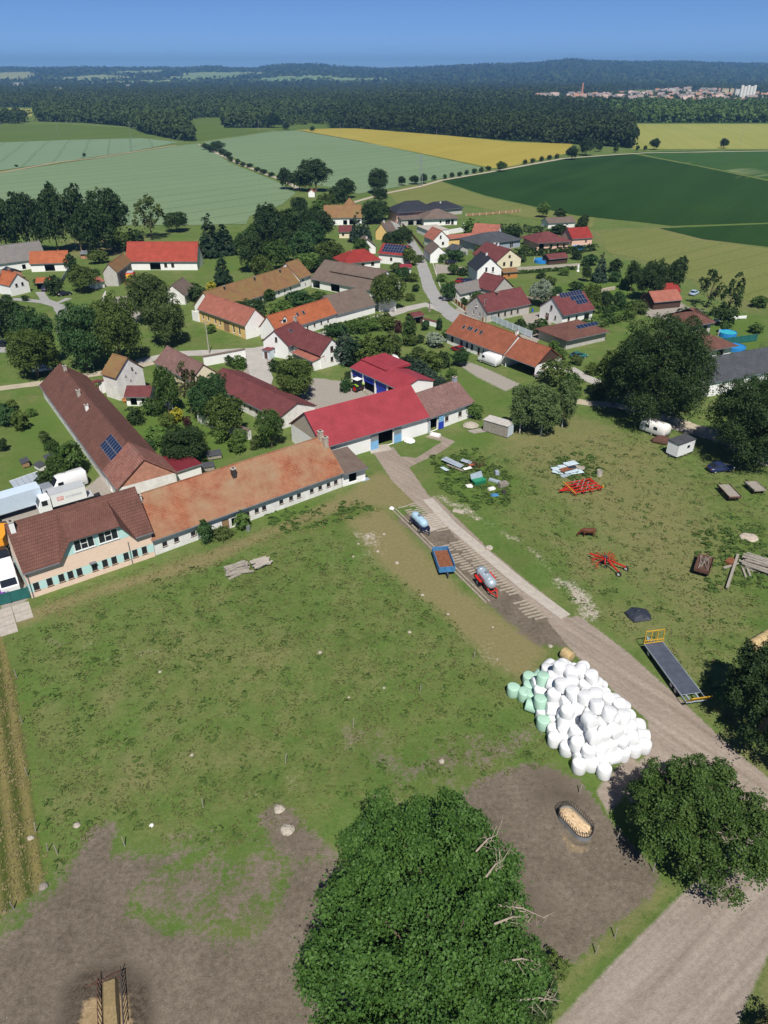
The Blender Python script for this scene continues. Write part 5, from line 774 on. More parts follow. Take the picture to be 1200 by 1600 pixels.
# farmyard and gardens
gg = 'garden and farmyard trees'
for u, v, vt, wpx, kd, mt, lb in [
 (264, 645, 572, 44, 'broad1', Mi, 'leafy tree in front of the grey-brown tiled house'), (300, 648, 566, 46, 'sparse2', 'leaf_brownish', 'brownish sparse tree in the orchard corner'), (332, 662, 578, 64, 'oak2', Mi, 'dense dark orchard tree beside the cowshed'), (352, 682, 614, 58, 'broad2', Mi, 'rounded orchard tree beside the white wall'), (292, 722, 665, 80, 'oak1', D, 'big dark bush-like tree behind the orange stable'), (425, 700, 640, 46, 'broad3', Mi, 'leafy tree at the stone gable of the red barn'), (463, 624, 555, 70, 'oak1', Mi, 'round green tree in the middle of the farmyard'), (605, 485, 420, 58, 'oak2', Mi, 'large round tree at the end of the long grey barn'),
 (240, 650, 622, 30, 'bush1', Mi, 'climbing shrub beside the garden annex'), (213, 662, 636, 30, 'bush2', D, 'dark round bush on the granary lawn'), (276, 660, 638, 20, 'bush1', 'leaf_yellow', 'yellow flowering shrub in the garden'), (293, 665, 650, 14, 'bush2', 'leaf_purple', 'purple shrub beside the yellow shrub'), (262, 668, 645, 26, 'hedge1', Mi, 'green shrub left of the yellow shrub'), (250, 690, 668, 50, 'bush1', Lt, 'light reedy bushes round the garden pond'), (375, 575, 556, 26, 'bush2', Lt, 'pale shrub inside the farmyard wall'), (360, 572, 556, 18, 'bush1', D, 'dark shrub against the farmyard wall'), (345, 690, 668, 30, 'bush1', Lt, 'light bush below the orchard wall'), (370, 705, 685, 30, 'bush2', Mi, 'bush behind the stable ridge'),
 (430, 582, 562, 20, 'bush1', D, 'clipped bush beside the utility kiosk'), (540, 612, 590, 18, 'bush2', Mi, 'bush at the corner of the machine hall'),
 (95, 755, 710, 40, 'broad1', Mi, 'young tree behind the white panel van'), (118, 742, 690, 50, 'bush1', Mi, 'overgrown bushes along the brown farmhouse wall'), (85, 712, 686, 24, 'broad2', Mi, 'small fruit tree near the coops'), (72, 765, 738, 30, 'bush2', D, 'dark shrub behind the greenhouse'), (12, 665, 630, 36, 'bush1', Mi, 'vegetable bushes at the frame edge'), (35, 672, 640, 26, 'bush2', Mi, 'tall vegetable bush in the left garden'), (5, 705, 686, 20, 'broad3', D, 'little dark fruit tree at the frame edge'),
 (322, 846, 815, 32, 'bush1', Mi, 'green bush against the old stable wall'), (380, 826, 800, 26, 'bush2', Lt, 'second green bush against the old stable wall'), (345, 838, 826, 40, 'hedge1', Ol, 'low weeds along the stable wall'),
 (845, 680, 598, 60, 'birch1', 'leaf_birch', 'birch in the middle of the clump by the grey container'), (812, 676, 594, 48, 'birch2', 'leaf_birch', 'left birch of the clump by the grey container'), (878, 668, 588, 46, 'birch3', 'leaf_birch', 'right birch of the clump by the grey container'), (830, 660, 600, 44, 'birch3', 'leaf_birch', 'rear birch of the clump by the grey container'), (742, 655, 630, 24, 'bush1', Lt, 'pale bush at the outbuilding corner'), (866, 600, 560, 50, 'hedge1', Ol, 'olive shrub behind the open cart shed'), (890, 620, 580, 40, 'hedge2', Mi, 'green shrub between the birches and the drive'),
 (1012, 470, 402, 52, 'oak2', D, 'dark round tree in the meadow gardens'), (1050, 462, 398, 36, 'tall1', D, 'slim dark tree beside the dark round meadow tree'), (985, 455, 405, 26, 'tall2', D, 'slim dark tree at the left of the meadow pair'), (1105, 480, 420, 40, 'sparse1', D, 'half dead tree above the scrap yard'), (1135, 500, 425, 40, 'sparse2', D, 'half dead tree by the green garden'), (1130, 510, 475, 36, 'bush1', D, 'dark bush below the half dead tree'), (1080, 505, 480, 50, 'hedge2', D, 'dark shrubs below the scrap yard'),
 (843, 478, 437, 40, 'broad1', 'leaf_silver', 'silvery willow behind the maroon corner house'), (863, 475, 452, 14, 'bush1', D, 'small dark bush beside the silvery willow'), (920, 490, 440, 36, 'broad2', Mi, 'garden tree behind the solar roof'), (945, 485, 455, 26, 'broad3', D, 'smaller garden tree behind the solar roof'), (965, 482, 455, 24, 'broad1', Mi, 'garden tree beside the hay meadow path'), (936, 440, 395, 24, 'spruce1', 'leaf_blue', 'bluish conifer near the stone wall'), (915, 440, 412, 18, 'tall1', D, 'dark upright tree near the stone wall'), (960, 425, 405, 26, 'bush1', D, 'dark garden bush at the meadow edge'), (845, 435, 425, 16, 'bush2', D, 'dark round bush on the lawn below the pool wall'),
 (848, 340, 316, 22, 'broad1', Lt, 'light green tree beside the field barn'), (874, 345, 326, 26, 'bush1', D, 'dark bushes beside the field barn'), (908, 365, 334, 22, 'tall1', D, 'dark upright tree at the end of the field barn'), (875, 366, 350, 30, 'bush2', D, 'shrubs in front of the field barn'), (700, 470, 440, 26, 'broad2', Mi, 'small tree beside the silver street car'), (708, 430, 412, 16, 'bush1', Mi, 'round bush in the street garden'), (690, 410, 395, 18, 'bush2', Lt, 'light bush by the brown gable cottage'), (712, 408, 390, 26, 'bush1', Mi, 'green bush behind the black parked car'), (735, 368, 342, 28, 'bush2', Lt, 'pale feathery shrub behind the modern house'), (800, 372, 355, 40, 'hedge1', D, 'dark shrubs behind the dark blue roof'),
 (845, 520, 497, 26, 'hedge1', Mi, 'green hedge bush on the corner of the drive'), (812, 516, 496, 18, 'cypress1', D, 'small dark conifer behind the blue sheet fence'), (830, 522, 503, 20, 'hedge2', D, 'dark shrubs behind the blue sheet fence'), (672, 580, 548, 36, 'hedge1', Mi, 'round garden tree left of the red parked car'), (720, 572, 545, 30, 'broad1', Mi, 'young tree in front of the red parked car'), (690, 572, 548, 34, 'hedge2', D, 'dark garden shrub beside the young tree'),
 (1130, 520, 500, 14, 'bush1', Mi, 'small bush by the turquoise pool'), (1180, 520, 505, 24, 'bush2', Mi, 'shrub at the edge of the pool garden'), (1185, 480, 462, 30, 'hedge1', Mi, 'roadside shrub beside the striped meadow'), (1180, 700, 668, 50, 'bush1', D, 'dark undergrowth beneath the right oak')]:
    T(u, v, vt, wpx, kd, lb, mt, gg)
# garden conifers south of the junction
gc = 'conifers and shrubs in the garden between road and machine hall'
for u, v, vt, wpx, kd, mt, lb in [(540, 568, 516, 34, 'cypress1', 'leaf_blue', 'bluish conifer nearest the white farmhouse'), (556, 572, 520, 32, 'cypress2', 'leaf_spruce', 'second dark conifer from the white farmhouse'), (575, 575, 516, 34, 'cypress1', Mi, 'tall green conifer left of the motorhome'), (596, 572, 515, 36, 'cypress2', Mi, 'tall green conifer behind the motorhome'), (612, 560, 512, 28, 'cypress1', Ol, 'olive conifer right of the motorhome'), (525, 525, 505, 40, 'hedge1', Mi, 'rounded shrub at the road end of the conifer row'), (555, 518, 500, 44, 'hedge2', Mi, 'wide rounded shrub along the road'), (580, 515, 496, 36, 'hedge1', Lt, 'light rounded shrub along the road'), (605, 515, 490, 34, 'bush1', Mi, 'green roadside bush near the purple shrub'), (622, 520, 500, 14, 'bush2', 'leaf_purple', 'purple roundish shrub near the shelter'), (639, 525, 488, 20, 'cypress1', Mi, 'upright conifer left of the timber shelter'), (686, 516, 494, 9, 'cypress2', 'leaf_spruce', 'narrow dark column conifer by the low wall'), (665, 516, 500, 14, 'bush1', Mi, 'little bush in front of the shelter'), (680, 540, 520, 34, 'bush1', 'leaf_silver', 'silvery shrub left of the skylight house'), (650, 590, 558, 26, 'cypress1', 'leaf_blue', 'bluish conifer behind the machine hall roof'), (662, 598, 566, 24, 'cypress2', 'leaf_blue', 'second bluish conifer behind the machine hall'), (676, 604, 576, 22, 'cypress1', 'leaf_blue', 'third bluish conifer behind the machine hall'), (688, 608, 586, 18, 'cypress2', 'leaf_blue', 'small bluish conifer at the end of that row'), (636, 582, 550, 26, 'cypress1', 'leaf_spruce', 'dark conifer at the start of the bluish row')]:
    T(u, v, vt, wpx, kd, lb, mt, gc)
def hedge_row(label, pts, h, wd, mat, name='hedge'):
    P = [g(u, v) for u, v in pts]; o = thing(name, label, 'hedge', P[0]); lob = []; rg = random.Random(len(label))
    for a, b in zip(P, P[1:]):
        n = max(2, int((b - a).length / (wd * .45)))
        for i in range(n):
            p = a.lerp(b, i / n) - P[0]
            for z in np.arange(wd * .4, h, wd * .55): lob.append((p.x + rg.uniform(-.2, .2), p.y + rg.uniform(-.2, .2), z, wd * rg.uniform(.5, .66)))
    q, nr = lobes_points(lob, min(9000, len(lob) * 55), 3, .4); link('foliage', leaves_mesh('foliage', q, nr, .28, 3, MT[mat]), o); return o
hedge_row('clipped dark green thuja hedge in front of the pink bungalow', [(806, 401), (850, 399), (895, 396), (932, 391)], 2.0, 1.3, D); hedge_row('thick green hedge in front of the solar array house', [(862, 530), (900, 520), (960, 505), (990, 500)], 2.6, 2.2, Mi); hedge_row('low hedge along the pool wall garden', [(806, 428), (850, 425), (900, 421)], 1.0, .8, Mi); hedge_row('green garden hedge behind the solar array house', [(935, 490), (980, 483), (1010, 478)], 1.6, 1.4, Mi); hedge_row('dark shrub belt behind the orange roofed house', [(768, 362), (800, 360), (845, 365), (880, 366)], 2.2, 2.0, D); hedge_row('bushy hedge along the road beside the white row house', [(505, 525), (560, 512), (600, 502)], 1.8, 1.8, Mi)
HOUSES = [(o_.location.copy(), o_['label']) for o_ in COL.objects if o_.type == 'EMPTY' and o_.get('category') in ('house', 'barn', 'shed', 'garage', 'building', 'hut', 'pavilion')]
def shrub_label(u, v, i):
    p = g(u, v); w_ = min(HOUSES, key=lambda h: (h[0] - p).length)[1].replace(',', '').split()[:8]
    while w_[-1] in 'a an the and with in of at by on its to beside behind below above near next carrying between nearest small big two running joined covered half'.split(): w_.pop()
    return ['dark', 'green', 'light green', 'olive', 'rounded'][i % 5] + ' garden shrub near the ' + ' '.join(w_)
gs = [(60, 445, 10), (118, 440, 12), (240, 452, 16), (225, 440, 10), (150, 430, 10), (40, 470, 8), (12, 470, 10), (330, 520, 12), (300, 455, 14), (420, 470, 16), (405, 482, 14), (500, 470, 14), (450, 515, 10), (620, 425, 14), (645, 440, 14), (650, 455, 10), (640, 470, 12), (620, 400, 16), (655, 410, 12), (700, 400, 10), (722, 430, 12), (735, 425, 10), (690, 440, 12), (705, 455, 14), (745, 470, 14), (725, 476, 10), (750, 395, 12), (830, 380, 14), (820, 392, 10), (815, 410, 10), (900, 405, 14), (920, 415, 16), (880, 430, 12), (860, 445, 12), (870, 460, 12), (900, 455, 14), (960, 440, 16), (975, 450, 14), (1000, 490, 18), (985, 498, 16), (950, 498, 14), (875, 560, 14), (865, 545, 12), (900, 570, 14), (925, 585, 18), (760, 530, 12), (745, 525, 10), (700, 530, 14), (655, 560, 18), (640, 540, 16), (655, 535, 12), (620, 540, 14), (705, 590, 14), (700, 605, 12), (1110, 540, 12), (1165, 560, 12), (1095, 590, 20), (1065, 640, 26), (935, 620, 20), (310, 620, 22), (255, 625, 18), (330, 640, 16), (375, 690, 18), (400, 700, 16), (230, 705, 18), (265, 715, 16), (310, 700, 20), (200, 690, 12), (350, 590, 12), (395, 600, 10), (545, 590, 10), (20, 640, 14), (50, 650, 12), (70, 690, 14)]
for i, (u, v, s_) in enumerate(gs): T(u, v, v - s_ * 1.1, s_ * 1.5, 'bush1' if i % 2 else 'hedge2', shrub_label(u, v, i), [D, Mi, Lt, Ol, Mi][i % 5], 'garden shrubs between the houses')
# rows along the lanes
for i, (u, v) in enumerate([(678, 281), (695, 280), (706, 277), (718, 276), (729, 273), (741, 271), (752, 269), (763, 267), (820, 257), (832, 255), (846, 252), (858, 250), (870, 248)]): T(u, v, v - 8, 8, 'bush1' if i % 2 else 'bush2', 'young tree in the row along the lane beside the yellow field', D, 'young lane trees by the yellow field', 'young_tree')
T(783, 268, 252, 18, 'broad1', 'rounder green tree in the lane row before the yellow field', Mi, 'young lane trees by the yellow field')
for i, (u, v, s) in enumerate([(322, 234, 10), (332, 238, 12), (340, 236, 16), (348, 242, 10), (356, 246, 9), (360, 252, 8), (372, 256, 8), (380, 260, 7), (390, 262, 7), (402, 268, 7), (412, 272, 8), (424, 276, 7), (436, 281, 8)]): T(u, v, v - s, s * 1.4, 'bush1', 'small roadside bush along the lane between two wheat fields', D, 'bushes along the wheat lane', 'lane_bush')
for u, v, s, lb in [(26, 261, 4, 'tiny bush on the left field lane'), (132, 245, 6, 'lone shrub on the left field lane, near its bend'), (1130, 232, 16, 'lone oval tree at the edge of the pale barley field'), (1022, 234, 18, 'oval tree left of the barley field by the corn'), (1008, 235, 8, 'small bush beside the oval barley tree'), (996, 235, 8, 'small bush at the corner of the corn'), (962, 238, 10, 'bush at the tip of the forest'), (935, 237, 14, 'low tree at the forest corner by the yellow field'), (915, 243, 28, 'tall round tree at the corn lane corner'), (893, 250, 22, 'wide bush group at the corn lane corner'), (352, 195, 16, 'field tree in the green gap'), (428, 200, 24, 'dark field tree before the forest'), (447, 203, 12, 'low field bush before the forest'), (487, 188, 14, 'round tree in the meadow gap'), (488, 205, 8, 'small bush at the yellow field corner')]:
    T(u, v, v - s, s * .95 if s > 5 else 5, 'broad1' if s > 13 else 'bush1', lb, D, 'lone field trees')
# the two oaks at the right, the two trees nearest the camera
T(1018, 664, 482, 172, 'giant1', 'huge dark oak beside the caravan, covering the bungalows', D, name='oak_tree'); T(1172, 722, 578, 176, 'giant2', 'large dark oak at the frame edge behind the scrap trailers', D, name='oak_tree'); T(958, 632, 540, 80, 'broad2', 'smaller tree in front of the huge oak', Mi); T(1195, 690, 620, 90, 'oak1', 'dark tree behind the large frame-edge oak', D)
def big_tree(name, label, ctr, rx, ry, rz, base, nl, lr, n, s, mat, seed, dead=(), bark='bark', low=-.35):
    o = thing(name, label, 'tree', (base[0], base[1], 0)); off = Vector(ctr) - Vector((base[0], base[1], 0))
    rg = random.Random(seed); lob = []
    for i in range(nl):
        z = low + (1 - low) * (i + .5) / nl; a = i * 2.39996 + rg.uniform(-.3, .3); q = math.sqrt(max(0, 1 - z * z)); k = rg.uniform(.80, 1.05) if rg.random() > .36 else rg.uniform(.45, .75)
        k *= 1 + .10 * math.sin(2 * a + seed) + .08 * math.sin(5 * a + 2 * seed) + .05 * math.sin(9 * a + 3 * seed)
        lob.append((off.x + rx * k * q * math.cos(a), off.y + ry * k * q * math.sin(a), off.z + rz * k * z, lr * rg.uniform(.6, 1.35)))
    p, nr = lobes_points(lob, n, seed, .5, .5, lr * .42, 30); cr = link('crown', leaves_mesh('crown', p, nr, s, seed, MT[mat], .3, 1.25), o)
    link('trunk', trunk_mesh('trunk', off.z * .55, .42, lob, seed, MT[bark], 22, False), o)
    for j, (st, en) in enumerate(dead):
        b = MB(); st, en = Vector(st) + off, Vector(en) + off; m = st.lerp(en, .5) + Vector((0, 0, .4)); b.tube(st, m, .075, .05, 6); b.tube(m, en, .05, .015, 6)
        for k in range(7):
            a = st.lerp(en, rg.uniform(.3, .95)); e = a + (en - st).normalized() * rg.uniform(.2, .8) + Vector((rg.uniform(-.8, .8), rg.uniform(-1.1, 1.1), rg.uniform(-.1, .6))); b.tube(a, e, .028, .008, 5)
            for q in range(2): c = a.lerp(e, rg.uniform(.4, .9)); b.tube(c, c + Vector((rg.uniform(-.6, .6), rg.uniform(-.6, .6), rg.uniform(-.1, .3))), .02, .006, 4)
        b.build('dead_branch', MT['bark_pale'], o)
    return o
c = g(664, 1466, 8.5); big_tree('maple_tree', 'huge bright green maple with dead branches nearest the camera', c, 7.4, 8.9, 6.0, (c.x + .5, c.y - 1.5), 330, .86, 125000, .165, 'leaf_fg', 11, dead=[((3.4, 3.0, 4.9), (5.0, 4.2, 5.0)), ((3.8, 1.0, 5.2), (5.2, 2.4, 5.0)), ((4.4, -.5, 4.6), (7.6, -.4, 3.0)), ((4.0, -1.8, 4.8), (6.4, -.9, 4.0)), ((4.4, -3.5, 3.8), (6.8, -2.8, 2.4)), ((5.0, -4.8, 2.0), (8.6, -3.4, -1.0))])
c = g(810, 1545, 2.6); plant((c.x, c.y, 0), 4.6, 3.0, 'oak2', 'shaded undergrowth tree below the dead branches of the maple', D, name='broadleaf_tree'); c = g(790, 1590, 2.0); plant((c.x + .5, c.y, 0), 3.2, 2.2, 'bush1', 'dark bush in the maple shade at the fence corner', D); c = g(862, 1510, 1.0); plant((c.x, c.y, 0), 2.0, 1.3, 'sparse1', 'thin sapling beside the dirt paddock', Mi, name='sapling_tree')
c = g(1098, 1285, 4.6); big_tree('oak_tree', 'spreading dark oak over two green bales beside the gravel road', c, 5.4, 5.2, 3.6, (c.x + .3, c.y - .6), 170, .64, 52000, .15, 'leaf_mid', 23, dead=[((2.6, 1.2, 3.0), (3.9, 1.2, 3.1)), ((-.5, -2.6, 2.4), (.2, -3.4, 2.4))])
c = g(1208, 1090, 5); big_tree('oak_tree', 'dark tree cut by the frame edge beside the straw bales', c, 3.6, 6.0, 4.6, (c.x, c.y), 110, .75, 32000, .17, 'leaf_dark', 31); c = g(1240, 1650, 2.0); plant((c.x, c.y, 0), 3.5, 3.0, 'oak1', 'brownish shrub in the bottom corner beside the gravel road', 'leaf_brownish', name='shrub')
# ------------------------------------------------------------------ grass tufts
def tufts(name, label, n, polys, mat, h, seed, spread=.35, blades=7):
    rg = np.random.default_rng(seed); P = []
    for poly, w_ in polys:
        a = np.array(W(poly)); k = int(n * w_); q = np.empty((0, 2))
        while len(q) < k:
            c = rg.uniform(a.min(0), a.max(0), (k * 3, 2)); c = c[pip(c[:, 0], c[:, 1], [tuple(x) for x in a]) > 0]; q = np.vstack([q, c])
        P.append(q[:k])
    c = np.vstack(P); m = len(c); sz = rg.uniform(.35, 1.3, m) ** 1.5
    pos = np.repeat(np.column_stack([c, np.zeros(m)]), blades, 0); ss = np.repeat(sz, blades); N = m * blades
    r = spread * ss * np.sqrt(rg.random(N)); a = rg.uniform(0, 6.283, N); pos[:, 0] += r * np.cos(a); pos[:, 1] += r * np.sin(a); pos[:, 2] = h * ss * .35
    nr = np.column_stack([np.cos(a) * .8, np.sin(a) * .8, np.full(N, 2.2)]) + rg.normal(size=(N, 3)) * .3
    o = link(name, leaves_mesh(name, pos, nr, h * ss * .8, seed, MT[mat], .3, 1.8)); tag(o, label, 'grass', kind='stuff')
past = [(20, 1000), (240, 905), (520, 830), (700, 960), (800, 1080), (880, 1190), (720, 1230), (560, 1260), (330, 1340), (170, 1280), (90, 1370)]; rightp = [(700, 720), (1000, 670), (1200, 760), (1200, 1180), (1000, 1010), (880, 930)]; fm = [(600, 860), (760, 1000), (840, 1060), (780, 1060), (640, 950)]
tufts('grass_lush', 'dark green grass tufts dotted over the pasture', 1000, [(past, .6), (rightp, .4)], 'grass_lush', .24, 1, .4, 8); tufts('grass_olive', 'short olive grass covering the pasture', 6000, [(past, .62), (rightp, .38)], 'grass_olive', .17, 2, .5, 6); tufts('grass_dry', 'dry straw coloured grass along the stable and the mown strip', 2400, [([(60, 940), (420, 825), (560, 780), (600, 800), (420, 850), (70, 975)], .25), (rightp, .25), ([(0, 1000), (30, 1080), (70, 1380), (0, 1430)], .2)], 'grass_dry', .15, 3, .5, 6)
tufts('weeds', 'taller weeds round the scrap heaps and along the paddock edge', 1100, [([(670, 715), (740, 700), (800, 745), (795, 790), (740, 800), (685, 760)], .35), ([(850, 720), (920, 705), (945, 740), (900, 770)], .1), ([(1080, 830), (1200, 820), (1200, 920), (1100, 930)], .15), ([(400, 800), (560, 780), (590, 800), (450, 835)], .1)], 'grass_lush', .4, 4, .4, 9)
# ------------------------------------------------------------------ vehicles
_wh = {}
def wheel(par, x, y, r=.32, wd=.22, rim='rim_white'):
    k = (r, wd, rim)
    if k not in _wh:
        b = MB(); prof = [(r * .62, -wd / 2), (r * .93, -wd / 2), (r, -wd * .3), (r, wd * .3), (r * .93, wd / 2), (r * .62, wd / 2)]; n = 18
        rings = [[(math.cos(t) * q, s, math.sin(t) * q) for q, s in prof] for t in [2 * math.pi * i / n for i in range(n)]]
        b.loft(rings + [rings[0]], caps=False); c = MB(); c.tube((0, -wd * .32, 0), (0, wd * .32, 0), r * .64, n=14); c.tube((0, -wd * .45, 0), (0, wd * .45, 0), r * .2, n=8)
        _wh[k] = (b.mesh('wheel', MT['tyre'], True), c.mesh('rim', MT[rim]))
    w_ = link('wheel', _wh[k][0], par, (x, y, r)); link('rim', _wh[k][1], w_); return w_
def axis(p, q, z=0.0):
    a, b = g(*p, z), g(*q, z); d = b - a; c = (a + b) / 2; return (c.x, c.y, 0), math.atan2(d.y, d.x), d.length
def ring(x, y, z0, z1, c=.15):
    return [(x, -y, z0 + c * .6), (x, -y + c * .4, z0), (x, y - c * .4, z0), (x, y, z0 + c * .6), (x, y, z1 - c), (x, y - c, z1), (x, -y + c, z1), (x, -y, z1 - c)]
def car(label, p, q, paint, name='car', L=4.3, Wd=1.75, h=1.45, wagon=False):
    loc, rz, _ = axis(p, q); o = thing(name, label, 'car', loc, rz); y = Wd / 2; l = L / 2
    b = MB(); b.loft([ring(-l, y * .86, .35, .80), ring(-l + .15, y * .97, .25, .92), ring(-l * .45, y, .22, .93), ring(l * .35, y, .22, .92), ring(l * .8, y * .96, .24, .80), ring(l, y * .82, .32, .62)]); b.build('body', MT[paint], o, True)
    r0, r1, f0, f1 = (-l + .15, -l + .45, l * .42, l * .08) if wagon else (-l + .3, -l * .48, l * .42, l * .06); c = MB()
    c.hexa([(r0, -y * .9, .88), (f0, -y * .9, .88), (f0, y * .9, .88), (r0, y * .9, .88)], [(r1, -y * .72, h - .05), (f1, -y * .72, h - .05), (f1, y * .72, h - .05), (r1, y * .72, h - .05)]); c.build('windows', MT['glass'], o)
    c = MB(); c.hexa([(r1 - .06, -y * .74, h - .06), (f1 + .06, -y * .74, h - .06), (f1 + .06, y * .74, h - .06), (r1 - .06, y * .74, h - .06)], [(r1 + .05, -y * .66, h), (f1 - .05, -y * .66, h), (f1 - .05, y * .66, h), (r1 + .05, y * .66, h)])
    for s in (-1, 1):
        for a, d in (((r0, s * y * .9, .88), (r1, s * y * .73, h - .04)), ((f0, s * y * .9, .88), (f1, s * y * .73, h - .04)), ((-.05, s * y * .91, .88), (-.05, s * y * .735, h - .04))): c.bar(a, d, .07)
    c.build('roof', MT[paint], o)
    for sx in (-1, 1):
        for sy in (-1, 1): wheel(o, sx * l * .62, sy * (y - .12))
    for sy in (-1, 1):
        c = MB(); c.box(l - .1, l + .005, sy * y * .6 - .16, sy * y * .6 + .16, .52, .64); c.build('headlight', MT['frame_white'], o); c = MB(); c.box(-l - .005, -l + .1, sy * y * .66 - .14, sy * y * .66 + .14, .62, .78); c.build('tail_light', MT['lamp_red'], o)
    return o
def van(label, p, q, paint='car_white', L=5.9, Wd=2.0, h=2.6, name='van', side=True):
    loc, rz, _ = axis(p, q); o = thing(name, label, 'van', loc, rz); l, y = L / 2, Wd / 2; b = MB()
    b.loft([ring(-l, y * .95, .4, h - .1, .12), ring(-l + .2, y, .3, h, .16), ring(l * .30, y, .3, h, .16), ring(l * .46, y * .98, .3, h - .12, .16), ring(l * .70, y * .96, .3, 1.45, .14), ring(l * .93, y * .94, .3, 1.12, .14), ring(l, y * .85, .4, .9, .1)]); b.build('body', MT[paint], o, True)
    c = MB(); c.face([(l * .72, -y * .8, 1.48), (l * .72, y * .8, 1.48), (l * .475, y * .78, h - .18), (l * .475, -y * .78, h - .18)]); c.build('windscreen', MT['glass'], o); 
    c.v = [(x + .02, yy, z + .02) for x, yy, z in c.v]
    for s in (-1, 1): c = MB(); c.box(l * .22, l * .5, s * (y + .004) - .01, s * (y + .004) + .01, 1.45, 2.0); c.build('side_window', MT['glass'], o); c = MB(); c.box(-l * .8, l * .5, s * (y + .012) - .012, s * (y + .012) + .012, .62, .74); c.build('rub_strip', MT['black'], o)
    for sx in (-.62, .66):
        for sy in (-1, 1): wheel(o, sx * l, sy * (y - .13), .35, .24)
    for sy in (-1, 1): c = MB(); c.box(l * .93, l * .99, sy * y * .68 - .16, sy * y * .68 + .16, .85, 1.05); c.build('headlight', MT['frame_white'], o)
    return o
def truck(label, p, q, cab, box, L, boxh, boxz=1.0, cabl=2.0, name='truck', flat=False, roofm=None, Wd=2.4, axles=2):
    loc, rz, _ = axis(p, q); o = thing(name, label, 'truck', loc, rz); l, y = L / 2, Wd / 2
    c = MB(); c.loft([ring(l - cabl, y * .96, .45, boxh * .86, .1), ring(l - .55, y * .96, .45, boxh * .86, .15), ring(l - .1, y * .94, .4, boxh * .5, .1), ring(l, y * .9, .4, boxh * .42, .1)]); c.build('cab', MT[cab], o)
    c = MB(); c.face([(l - .05, -y * .8, boxh * .5), (l - .05, y * .8, boxh * .5), (l - .46, y * .78, boxh * .82), (l - .46, -y * .78, boxh * .82)]); c.build('windscreen', MT['glass'], o)
    for s in (-1, 1): c = MB(); c.box(l - cabl + .45, l - .6, s * y * .965 - .012, s * y * .965 + .012, boxh * .5, boxh * .78); c.build('side_window', MT['glass'], o)
    c = MB(); c.box(-l + .1, l - .3, -.45, .45, .55, .8); c.build('chassis', MT['chassis'], o)
    c = MB()
    if flat: c.box(-l, l - cabl - .15, -y, y, boxz - .12, boxz); 
    else: c.box(-l, l - cabl - .15, -y, y, boxz, boxh - .02)
    bx = c.build('bed' if flat else 'cargo_box', MT[box], o, bevel=.03)
    if not flat: c = MB(); c.box(-l - .01, l - cabl - .14, -y - .01, y + .01, boxh - .018, boxh + .03); c.build('box_roof', MT[roofm or box], bx)
    xs = [l - cabl * .55, -l * .55] + ([-l * .55 - 1.15] if axles > 2 else [])
    for x in xs:
        for sy in (-1, 1): wheel(o, x, sy * (y - .2), .46 if L > 7.5 else .36, .28)
    return o, bx
gvv = 'yard behind the peach building'
o, bx = truck('white box truck with lettering on its side parked behind the peach building', (125, 784), (72, 799), 'car_white', 'car_white', 7.2, 3.0, .9, 1.9, roofm='box_grey', Wd=2.2)
c = MB(); c.box(-.2, .75, -1.125, -1.108, 1.75, 2.35); c.build('logo', MT['logo_red'], bx); c = MB(); c.box(-.13, .68, -1.130, -1.127, 1.82, 2.28); c.build('logo_field', MT['white'], bx)
def text(s, par, loc, size, mat, rz=0, rx=math.pi / 2):
    cu = bpy.data.curves.new('lettering', 'FONT'); cu.body = s; cu.size = size; cu.extrude = .004; cu.align_x = 'CENTER'; cu.materials.append(MT[mat]); t0 = bpy.data.objects.new('lettering_curve', cu); t = link('lettering', bpy.data.meshes.new_from_object(t0), par); bpy.data.objects.remove(t0); t.location = loc; t.rotation_euler = (rx, 0, rz); return t
# the side that faces the camera is the truck's left (+y): letters read from that side
for ob_ in [c_ for c_ in bx.children if c_.name.startswith('logo')]: ob_.location = (0, 0, 0); ob_.scale = (1, -1, 1)
text('DB', bx, (.27, 1.134, 1.86), .52, 'logo_red', math.pi); text('SCHENKER', bx, (-1.75, 1.112, 1.84), .5, 'bluegrey', math.pi)
tl_ = MB(); tl_.box(-4.6, -3.6, -1.0, 1.0, .85, .95); tl_.build('tail_lift', MT['box_grey'], bx.parent)
van('white panel van with rounded roof behind the white box truck', (128, 757), (84, 771), L=6.2, h=2.7)
truck('long pale blue covered lorry with silver cab at the frame edge', (-12, 814), (70, 789), 'car_silver', 'box_blue', 12.0, 3.7, 1.1, 2.2, 'lorry', axles=3)
o, bx = truck('white flatbed lorry parked nose-on beside the peach building', (8, 893), (18, 925), 'car_white', 'greywood', 6.5, 2.6, 1.0, 2.0, 'lorry', flat=True); c = MB()
for s in (-1, 1): c.box(-3.2, 1.0, s * 1.15 - .03, s * 1.15 + .03, 1.005, 1.7)
for x in np.arange(-3.1, 1, .4): c.bar((x, -1.15, 1.75), (x, 1.15, 1.75), .3, .06)
c.build('ribbed_cover', MT['car_white'], bx)
car('black pickup car behind the white flatbed lorry', (3, 862), (8, 884), 'car_black'); truck('yellow tipper body showing behind the white flatbed lorry', (2, 858), (14, 838), 'dark', 'orange_paint', 6, 2.5, .9, 1.6, 'tipper'); car('purple car half hidden at the frame edge', (-6, 915), (0, 930), 'purple')
van('long white delivery van parked by the skylight house', (780, 574), (749, 563), L=5.9, Wd=2.0, h=2.6)
